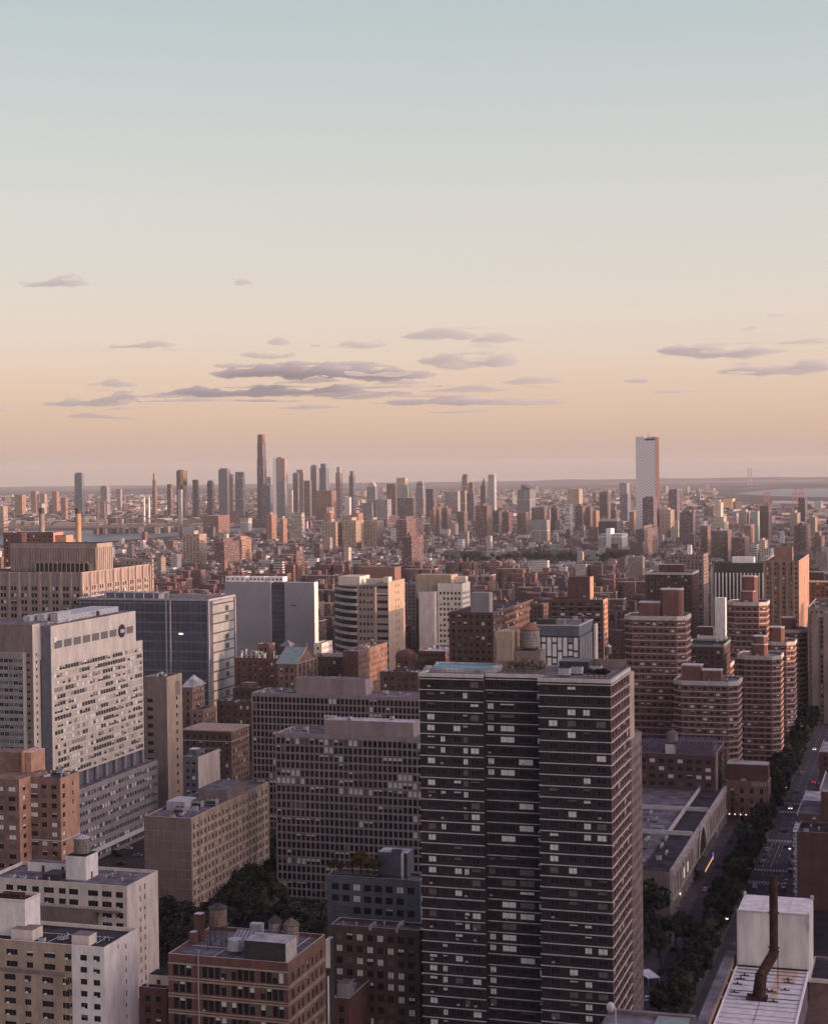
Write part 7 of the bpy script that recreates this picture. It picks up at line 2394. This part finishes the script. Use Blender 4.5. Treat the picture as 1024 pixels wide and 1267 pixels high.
# ---------------------------------------------------------------- old hospital roofs, middle left
def old(label, *a, **k):
    b = block('hospital_building', label, *a, **k); note_foot(b); return b
b = old('brown hospital block with cornice bands between the slim tan tower and the grid slab', 930, 226, 286, 308, 905, 'brown_brick', 4.2, 4.2, 1.5, 2.3, n=50, clut=4, zvis=35, swall='side_brick')
mb = MB(); mb.box(-.5, b.W + .5, -.6, b.L + .3, b.H - .5, b.H + .2); mb.box(-.2, b.W + .3, -.3, b.L, b.H - 6.2, b.H - 5.7); b.part('cornice', mb, 'tan_brick')
b = old('square brick tower with a pale pyramid roof beside the slim tan tower', 1000, 226, 238, 253, 850, 'side_brick', 4.2, 3.4, 1.3, 2.4, n=30, clut=0, zvis=40, swall='pink_brick')
mb = MB(); g = .8
A = [(-g, -g), (b.W + g, -g), (b.W + g, b.L + g), (-g, b.L + g)]
for i in range(4): mb.face([(*A[i], b.H), (*A[(i + 1) % 4], b.H), (b.W / 2, b.L / 2, b.H + 6.5)])
mb.box(-g, b.W + g, -g, b.L + g, b.H - .5, b.H - .001); b.part('pyramid_roof', mb, 'roof_pale')
b = old('tan brick wing stepping down from the pyramid roofed tower', 985, 236, 252, 267, 878, 'pink_brick', 4.2, 3.4, 1.3, 2.2, n=20, clut=1, zvis=40)
b = old('dark house with a cream end wall below the brown hospital block', 790, 226, 245, 272, 937, 'blue_grey_panel', 3.5, 3.4, 1.6, 1.8, n=30, clut=2, side=False, swall='cream_brick', roof='roof_tar')
b.boxpart('penthouse', b.W * .2, b.W * .75, 3, 8, b.zr, b.zr + 4, 'blue_grey_panel', 'white_paint')
b = old('low brown hospital wing left of the grid slabs', 1000, 268, 312, 318, 868, 'brown_brick', 4.2, 4, 1.4, 2.2, n=30, clut=4)
b = old('brown hospital wing with a green roof lantern behind the grid slab', 1080, 288, 318, 326, 852, 'brown_brick', 4.2, 4, 1.4, 2.2, n=20, clut=2)
b.boxpart('roof_lantern', b.W * .3, b.W * .8, 3, 9, b.zr, b.zr + 4, 'side_brick', 'copper_green')
b = old('dark hospital block crowded with white roof pipes', 1150, 290, 348, 356, 815, 'maroon_brick', 4.2, 4, 1.5, 2.2, n=50, clut=0, zvis=40)
mb = MB(); rnd = random.Random(12)
for i in range(22):
    x, y = rnd.uniform(4, b.W - 4), rnd.uniform(2, 12); h = rnd.uniform(1.5, 6)
    mb.tube((x, y, b.zr), (x, y, b.zr + h), rnd.uniform(.3, .8), 6)
    mb.tube((x, y, b.zr + h), (x + rnd.uniform(-4, 4), y, b.zr + h), .35, 5)
b.part('roof_pipes', mb, 'galvanised')
b = old('small brick block with a grey hipped roof behind the white roof pipes', 1200, 345, 358, 366, 800, 'maroon_brick', 4.2, 4, 1.5, 2.2, n=12, clut=0)
mb = MB(); A = [(-.5, -.5), (b.W + .5, -.5), (b.W + .5, b.L + .5), (-.5, b.L + .5)]
for i in range(4): mb.face([(*A[i], b.H), (*A[(i + 1) % 4], b.H), (b.W / 2, b.L / 2, b.H + 4)])
b.part('hipped_roof', mb, 'blue_grey_panel')
b = old('small brick block with a square roof box left of the grey hipped roof', 1210, 318, 333, 340, 797, 'side_brick', 4.2, 4, 1.5, 2.2, n=12, clut=1)
# gabled pavilion with a pediment
b = old('gabled brick pavilion with a pediment and green roof behind the grid slab', 1050, 343, 366, 391, 822, 'side_brick', 4.6, 3.6, 1.4, 2.8, n=30, clut=0, zvis=50)
mb = MB(); yr = b.L / 2; hr = 9
mb.face([(-b.W * .1, -.4, b.H), (b.W + .5, -.4, b.H), (b.W + .5, yr, b.H + hr), (-b.W * .1, yr, b.H + hr)], 0)
mb.face([(b.W + .5, b.L + .4, b.H), (-b.W * .1, b.L + .4, b.H), (-b.W * .1, yr, b.H + hr), (b.W + .5, yr, b.H + hr)], 0)
b.part('green_roof', mb, 'copper_green')
mb = MB()
mb.face([(b.W + .2, 0, b.H), (b.W + .2, b.L, b.H), (b.W + .2, yr, b.H + hr - .6)], 0); b.part('pediment', mb, 'side_brick')
mb = MB()
for (p, q) in (((-.2, b.H), (yr, b.H + hr)), ((yr, b.H + hr), (b.L + .2, b.H)), ((-.2, b.H), (b.L + .2, b.H))): mb.tube((b.W + .6, *p), (b.W + .6, *q), .45, 4)
mb.tube((b.W + .4, yr, b.H + hr), (b.W + .4, yr, b.H + hr + 3), .3, 5)
for i in range(6): y = b.L * (i + .05) / 5.1; mb.box(b.W + .3, b.W + 1, y, y + .8, b.H - 12, b.H - .3)
b.part('pediment_trim', mb, 'tan_brick')
b = old('dark flat hospital wing right of the gabled pavilion', 1100, 388, 425, 437, 813, 'brown_brick', 4.2, 4, 1.4, 2.2, n=30, clut=4)
mb = MB(); mb.box(-.4, b.W + .4, -.4, b.L + .3, b.H - .4, b.H + .2); b.part('cornice', mb, 'taupe_brick')
b = old('small white walled house at the foot of the blank grey slab', 1200, 388, 398, 411, 796, 'cream_brick', 4, 4, 1.5, 2, n=10, clut=2)
b = old('long red brick block with a blank dark end in front of the curved banded tower', 1050, 424, 443, 479, 806, 'maroon_brick', 3.9, 4, 1.3, 1.8, sp=4.2, n=60, zvis=40, clut=6, front=False, swall='side_brick', roof='roof_grey')
b = old('red brick arched house left of the dark tower roof', 960, 489, 508, 514, 812, 'maroon_brick', 3.9, 4, 1.3, 1.8, n=16, clut=0)
mb = MB()
for k in range(8):
    t0, t1 = math.pi * k / 8, math.pi * (k + 1) / 8
    f = lambda t: (b.W / 2 - b.W / 2 * math.cos(t), b.H + 3.4 * math.sin(t))
    p, q = f(t0), f(t1); mb.face([(p[0], 0, p[1]), (q[0], 0, q[1]), (q[0], b.L, q[1]), (p[0], b.L, p[1])]); mb.face([(b.W / 2, 0, b.H), (q[0], 0, q[1]), (p[0], 0, p[1])])
b.part('vault_roof', mb, 'band_brick')
b = old('dark low roof with white vents left of the dark tower', 900, 470, 517, 524, 832, 'brown_brick', 3.9, 4, 1.3, 1.8, n=20, clut=9, roof='roof_grey')

# ---------------------------------------------------------------- brick housing slabs, middle distance
M['hs'] = facade_mat('housing_brick_windows', None, pu=3.1, pv=2.85, fu=0.42, fv=0.5, pale=0.14, glass=(0.05, 0.042, 0.045), palecol=(0.28, 0.26, 0.25))
LM = [(230, 'behind the glass laboratory'), (330, 'behind the blank grey slab'), (455, 'behind the curved banded tower'), (540, 'behind the tan window block'), (610, 'behind the dark brown block'), (665, 'behind the white panelled block'),
      (715, 'behind the brown balcony block'), (775, 'left of the leftmost banded tower'), (835, 'behind the dark corniced tower'), (915, 'behind the white columned office'), (970, 'by the orange brown tower'), (1030, 'at the far right')]
ORD = ['first', 'second', 'third', 'fourth', 'fifth', 'sixth', 'seventh', 'eighth', 'ninth', 'tenth', 'eleventh', 'twelfth']
def pix(p):
    """photograph pixel of a world point"""
    q = cam_inv @ p
    return 512 + FOC * q.x / -q.z, 633.5 - FOC * q.y / -q.z
cam_inv = cam.matrix_world.inverted()
def landmark(px):
    for x, s in LM:
        if px < x + 30: return s
    return LM[-1][1]
pend = []
BR = [(0.142, 0.078, 0.072), (0.16, 0.086, 0.075), (0.12, 0.072, 0.07), (0.175, 0.10, 0.085), (0.135, 0.08, 0.078), (0.19, 0.112, 0.09)]
def brickword(c):
    return 'dark maroon' if c[0] < .14 else 'deep red' if c[0] < .16 else 'red brown' if c[0] < .18 else 'bright brick red'
rnd = random.Random(11)
placed = []
for jc in range(13):
    for ia in range(-7, 12):
        a = ia * 66 + rnd.uniform(-10, 10) + (33 if jc % 2 else 0) - 560 + jc * 5
        c = 1400 + jc * 82 + rnd.uniform(-8, 8)
        p = gw(a, c)
        x, y = pix(Vector((p.x, p.y, 30)))
        if not -30 < x < 1050 or infoot(a + 14, c + 9, 16): continue
        if x > 700 + rnd.uniform(-80, 80) and jc > 6 and rnd.random() < .7: continue
        h = rnd.choice((33, 36, 38, 38, 40, 44, 30))
        L_, D_ = rnd.choice((44, 52, 36)), rnd.choice((15, 18))
        col = rnd.choice(BR)
        mb = MB(); mb.col = col
        rc = rnd.choice(((0.30, 0.28, 0.28), (0.13, 0.10, 0.10), (0.10, 0.085, 0.085), (0.17, 0.11, 0.10)))
        mb.box(0, L_, 0, D_, 0, h, 0, None, False, rc)
        mb.box(L_ * .2, L_ * .2 + 15, -9, -.01, 0, h, 0, None, False, rc)
        if L_ > 40: mb.box(L_ * .62, L_ * .62 + 13, -9, -.01, 0, h, 0, None, False, rc)
        o = mb.build('housing_block', M['hs'], None, (p.x, p.y, 0), -TH)
        mb = MB(); mb.col = tuple(v * .95 for v in col)
        mb.box(L_ * .3, L_ * .3 + 9, 2, D_ - 3, h, h + rnd.choice((4.5, 6)), 0, None, False, rc); mb.box(L_ * .7, L_ * .7 + 2.2, 4, 6.4, h, h + 8, 0, None, False, rc)
        mb.build('penthouse', M['fx_plain'], o)
        mb = MB(); g = .25
        for (x0_, x1_, y0_, y1_) in ((-g, L_ + g, -g, .2), (L_ - .2, L_ + g, .21, D_ + g)): mb.box(x0_, x1_, y0_, y1_, h + .01, h + .8)
        mb.build('parapet', M['coping'] if rnd.random() < .3 else M['side_brick'], o)
        tag(o, None, 'housing block', 'brick housing blocks in the middle distance')
        FOOT.append((a - 4, a + L_ + 4, c - 12, c + D_ + 4))
        pend.append((o, x, c, brickword(col), h, L_))

# ---------------------------------------------------------------- small houses
M['hw'] = facade_mat('house_windows', None, pu=2.6, pv=3.3, fu=0.42, fv=0.55, pale=0.2, glass=(0.045, 0.04, 0.045), palecol=(0.3, 0.28, 0.27))
HC = [((0.138, 0.082, 0.082), 'maroon'), ((0.19, 0.112, 0.10), 'red'), ((0.128, 0.094, 0.094), 'brown'), ((0.30, 0.245, 0.22), 'tan'), ((0.42, 0.38, 0.34), 'cream'), ((0.24, 0.225, 0.235), 'grey'), ((0.55, 0.54, 0.53), 'white'), ((0.105, 0.08, 0.085), 'dark')]
HWt = [5, 4, 4, 2.5, 1.6, 1.8, 1.3, 2]
RC = [((0.50, 0.49, 0.49), 'pale'), ((0.30, 0.29, 0.30), 'grey'), ((0.085, 0.075, 0.08), 'black'), ((0.17, 0.14, 0.14), 'dull'), ((0.64, 0.63, 0.62), 'silver')]
RWt = [3.6, 2.4, 2.6, 2.4, 2.2]
WPOLY = [(-150, 680), (60, 677), (130, 674), (190, 669), (330, 657), (330, 651), (215, 653), (120, 655), (0, 655), (-150, 654)]
BPOLY = [(880, 619), (925, 629), (962, 630), (1130, 633), (1130, 600), (880, 604)]
PARK = [gc(ground(x, y)) for x, y in ((545, 693), (770, 691), (775, 701), (545, 703))]
houses = []
HWf, RWf = [3, 3, 3, 2.5, 2.6, 2.4, 3.4, 1.5], [4.5, 2, 1.8, 1.6, 4]
rnd = random.Random(5)
c = 1360.0
def in_view(p, m=20):
    x, y = pix(Vector((p.x, p.y, 15)))
    return -m < x < 1024 + m, x, y
while c < 4700:
    amin, amax = -(.27 * c) - .31 * c - 60, .27 * c - .26 * c + .05 * c + 420
    a0 = -2400
    while a0 < 1500:
        for (c0, dep) in ((c, 17.0), (c + 38, 17.0)):
            a = a0 + 8
            while a < a0 + 190:
                w = rnd.choice((7, 8, 8, 10, 12, 15, 22)) * (1.15 if c > 2500 else 1)
                p = gw(a + w / 2, c0)
                k = p.x / p.y
                if -.27 < k < .27 and p.y > 1330:
                    vis, x, y = in_view(p)
                    if vis and not infoot(a + w / 2, c0 + 8, 1.0) and not inpoly(x, y, WPOLY) and not inpoly(x, y + 1.5, PARKP := [(545, 686), (775, 684), (778, 697), (545, 699)]):
                        dd = dep * rnd.uniform(.7, 1.05)
                        h = rnd.choice((12, 14, 15, 16, 18, 18, 19, 21)) * rnd.uniform(.9, 1.08)
                        if rnd.random() < .02: h = rnd.uniform(28, 46)
                        houses.append((a, c0 + rnd.uniform(-.8, .8), w * .985, dd, h, rnd.choices(HC, HWt if c < 2300 else HWf)[0], rnd.choices(RC, RWt if c < 2300 else RWf)[0], x, y))
                a += w
        a0 += 208
    c += 82
def house_geom(mb, h, local=False, rnd=rnd):
    a, c0, w, dd, ht, hc, rc, x, y = h
    def P(u, v): 
        if local: return (u, v)
        q = gw(a + u, c0 + v); return (q.x, q.y)
    f = rnd.uniform(.85, 1.15)
    mb.col = tuple(v * f for v in hc[0])
    def bx(u0, u1, v0, v1, z0, z1, tc):
        mb.prism([P(u0, v0), P(u1, v0), P(u1, v1), P(u0, v1)], z0, z1, 0, None, False, tc, rnd.uniform(0, 2))
    bx(0, w, 0, dd, 0, ht, rc[0])
    if rnd.random() < .7:
        u = rnd.uniform(.1, .55) * w
        mb.col = tuple(v * rnd.uniform(.8, 1.3) for v in rnd.choices(HC, HWt)[0][0])
        bx(u, u + min(3.4, w * .4), dd * .45, dd * .75, ht, ht + rnd.uniform(2, 3.4), rnd.choice(RC)[0])
    if rnd.random() < .5:
        u = rnd.uniform(.05, .9) * w
        bx(u, u + .8, dd * .2, dd * .2 + .8, ht, ht + rnd.uniform(1.2, 2.6), rc[0])
    mb.col = tuple(min(.6, v * 1.5) for v in hc[0])
    bx(-.05, w + .05, -.25, .12, ht - .35, ht + .75, rc[0])
# which stand free enough to be told apart
bpy.context.view_layer.update()
dg = bpy.context.evaluated_depsgraph_get()
cp = Vector((0, 0, CAMZ))
cand = []
for i, h in enumerate(houses):
    p = gw(h[0] + h[2] / 2, h[1], h[4] - .5)
    d = p - cp
    if not (0 <= h[7] <= 1024): continue
    hit, loc, *_ = S.ray_cast(dg, cp, d.normalized(), distance=d.length - 3)
    if not hit:
        D = d.length
        cand.append((h[2] * h[4] / D / D, i))
cand.sort(reverse=True)
chosen = set(i for _, i in cand[:290])
mb = MB()
for i, h in enumerate(houses):
    if i not in chosen: house_geom(mb, h)
tag(mb.build('row_houses', M['hw']), kind='stuff')
for i in sorted(chosen):
    h = houses[i]
    mb = MB(); house_geom(mb, h, True)
    p = gw(h[0], h[1])
    o = mb.build('row_house', M['hw'], None, (p.x, p.y, 0), -TH)
    tag(o, None, 'row house', 'row houses of the low quarter')
    pend.append((o, h[7], h[1], h[5][1], h[4], h[6][1]))
# labels for the repeats: look first, then the landmark they stand by, then their order there
fams = {}
for (o, x, c, cw, h, ex) in pend:
    if isinstance(ex, str):
        look = f"{'tall ' if h > 26 else 'low ' if h < 15 else ''}{cw} {ex}-roofed row house"
    else:
        look = f"{cw} housing block, {'long' if ex > 45 else 'short' if ex < 40 else 'medium'} and {'tall' if h > 39 else 'low' if h < 34 else 'middling'}"
    row = 'in the nearest rows' if c < 1650 else 'in the middle rows' if c < 2000 else 'in the back rows'
    fams.setdefault((look, landmark(x), row), []).append((x, c, o))
for (look, lm_, row), L in fams.items():
    L.sort(key=lambda t: (t[0], t[1]))
    for k, (x, c, o) in enumerate(L):
        if len(L) == 1: o['label'] = f"{look} {lm_}"
        else:
            o['label'] = f"{look} {lm_}, {ORD[min(k, 11)]} from left"
seen = {}
for (o, *_r) in pend: seen.setdefault(o['label'], []).append((_r[1], o))
for lab, L in seen.items():
    if len(L) > 1:
        L.sort(key=lambda t: t[0])
        for k, (c, o) in enumerate(L): o['label'] = lab.replace(', ', ' ') + ('' if k == 0 else ' ' + ('farther', 'farthest', 'more distant', 'remote')[min(k - 1, 3)])

# ---------------------------------------------------------------- tree masses between the far houses
def leaf_mass(name, pts, m0, m1, n=26, size=1.5):
    mb = MB(); r_ = random.Random(3)
    for (p, r, h) in pts:
        mi = r_.random() < .45
        for i in range(n):
            d = Vector((r_.gauss(0, 1), r_.gauss(0, 1), r_.gauss(0, .8))).normalized()
            q = Vector((p.x, p.y, h)) + Vector((d.x * r, d.y * r, d.z * r * .75)) * r_.uniform(.6, 1.05)
            t = Vector((r_.gauss(0, 1), r_.gauss(0, 1), r_.gauss(0, 1))).normalized()
            s = d.cross(t).normalized() if abs(d.dot(t)) < .95 else d.orthogonal()
            t = s.cross(d)
            w = size * r_.uniform(.6, 1.3)
            mb.face([q - t * w, q - s * w * .8, q + t * w, q + s * w * .8], int(mi))
    return tag(mb.build(name, [M[m0], M[m1]]), kind='stuff')
pts = []
rt = random.Random(8)
for _ in range(26000):
    if len(pts) > 3000: break
    D = 1330 + 3200 * rt.random() ** 1.3
    k = rt.uniform(-.27, .27)
    p = Vector((k * D, D, 0))
    a, c = gc(p)
    x, y = pix(Vector((p.x, p.y, 8)))
    if infoot(a, c, -2) or inpoly(x, y, WPOLY): continue
    cc = (c - 1360) % 82
    if 17.5 < cc < 38 or cc > 55 or rt.random() < .02:
        pts.append((p, rt.uniform(3, 5.5), rt.uniform(7, 12)))
leaf_mass('yard_trees', pts, 'leaf_dark', 'leaf_mid')
pts = []
for _ in range(330):
    x, y = rt.uniform(548, 775), rt.uniform(685, 697)
    if math.sin(x * .11) + math.sin(x * .047 + y * .6) < -.5: continue
    p = ground(x, y)
    pts.append((p, rt.uniform(4.5, 7), rt.uniform(7, 12)))
leaf_mass('park_trees', pts, 'leaf_dark', 'leaf_mid', 30, 2.4)

# ---------------------------------------------------------------- the far shore's low city, as one mass
mb = MB(); rb = random.Random(21)
n = 0
for _ in range(26000):
    D = 4750 + 9500 * rb.random() ** 1.15
    k = rb.uniform(-.262, .262)
    p = Vector((k * D, D, 0))
    x, y = pix(p)
    if inpoly(x, y, WPOLY) or inpoly(x, y, BPOLY) or (x < 330 and D < 5900): continue
    if rb.random() < .25 and D > 6500: continue
    hc = rb.choices(HC, [3, 3, 3, 4, 3, 4, 2.5, 2])[0][0]
    mb.col = tuple(v * rb.uniform(.75, 1.15) for v in hc)
    w, d, h = rb.uniform(14, 60), rb.uniform(14, 45), rb.choice((9, 11, 12, 14, 16, 18, 24))
    if rb.random() < .015: h = rb.uniform(30, 62); w = rb.uniform(18, 32); d = 22
    t = rb.uniform(-.5, .5); ca, sa = math.cos(t), math.sin(t)
    P = [(p.x + u * ca - v * sa, p.y + u * sa + v * ca) for u, v in ((0, 0), (w, 0), (w, d), (0, d))]
    mb.prism(P, 0, h, 0, None, False, rb.choices(RC, RWt)[0][0])
    n += 1
    if n > 9000: break
tag(mb.build('far_shore_houses', M['hw']), kind='stuff')
pts = []
for _ in range(2600):
    D = 5950 + 8000 * rt.random()
    p = Vector((rt.uniform(-.262, .262) * D, D, 0))
    x, y = pix(p)
    if inpoly(x, y, WPOLY) or inpoly(x, y, BPOLY): continue
    pts.append((p, rt.uniform(9, 22), rt.uniform(6, 12)))
leaf_mass('far_shore_trees', pts, 'leaf_dark', 'leaf_mid', 14, 7.0)
# long white warehouses by the river
for lab, x0, x1, y, D in (('long white warehouse roof on the far river bank at the left', 66, 122, 641.5, 5750), ('flat white warehouse roof right of the bridge', 137, 178, 644, 5600), ('white waterfront shed below the twin white chimneys', 172, 200, 640, 5650), ('long pale shed on the far bank below the spire tower', 235, 285, 634, 5500)):
    p, q = at(x0, y, D), at(x1, y, D)
    o = MB(); o.box(0, q.x - p.x, 0, 90, 0, 12, 0, 1); tag(o.build('warehouse', [M['concrete'], M['roof_pale']], None, (p.x, D, 0)), lab, 'warehouse')

# ---------------------------------------------------------------- unseen towers added beyond the right edge, sized to shade the city
rw = random.Random(17)
M['wt'] = facade_mat('shade_tower_windows', (0.2, 0.16, 0.15), pu=3.4, pv=3.3, fu=.5, fv=.5)
def west(x, y, w, d, h):
    mb = MB(); mb.box(0, w, 0, d, 0, h); mb.box(w * .2, w * .8, d * .2, d * .8, h, h + 6)
    tag(mb.build('shade_tower', M['wt'], None, (x, y, 0), -TH), 'unseen tower added out of the view to cast shade', 'tower', 'unseen shade towers west of the view')
WEST = []
for x0, y0, n, h0, h1 in ((430, -430, 22, 165, 190), (560, -400, 22, 185, 205)):
    for k in range(n):
        WEST.append((x0 + rw.uniform(-8, 8), y0 + 56 * k, 52, 50, rw.uniform(h0, h1)))
y = 830
while y < 1500:
    WEST.append((rw.uniform(620, 700), y, 60, 46, rw.choice((70, 80, 88, 98)))); y += rw.choice((50, 70))
while y < 4600:
    WEST.append((.30 * y + rw.uniform(130, 260), y, 60, 60, rw.choice((70, 85, 100, 115)))); y += rw.choice((62, 66, 80, 120))
for q in WEST: west(*q)
# ---------------------------------------------------------------- evening haze
mb = MB()
mb.box(-20500, 20500, -3400, 31500, -1.5, 372, 0, None, True)
hz = mb.build('haze', None)
m = bpy.data.materials.new('haze_air')
m.use_nodes = True
t = m.node_tree
t.nodes.clear()
v = t.nodes.new('ShaderNodeVolumePrincipled')
v.inputs['Color'].default_value = (0.82, 0.83, 0.84, 1)
v.inputs['Density'].default_value = 2.5e-5
o = t.nodes.new('ShaderNodeOutputMaterial')
t.links.new(v.outputs[0], o.inputs['Volume'])
hz.data.materials.clear()
hz.data.materials.append(m)
tag(hz, kind='stuff')
hz.display_type = 'BOUNDS'
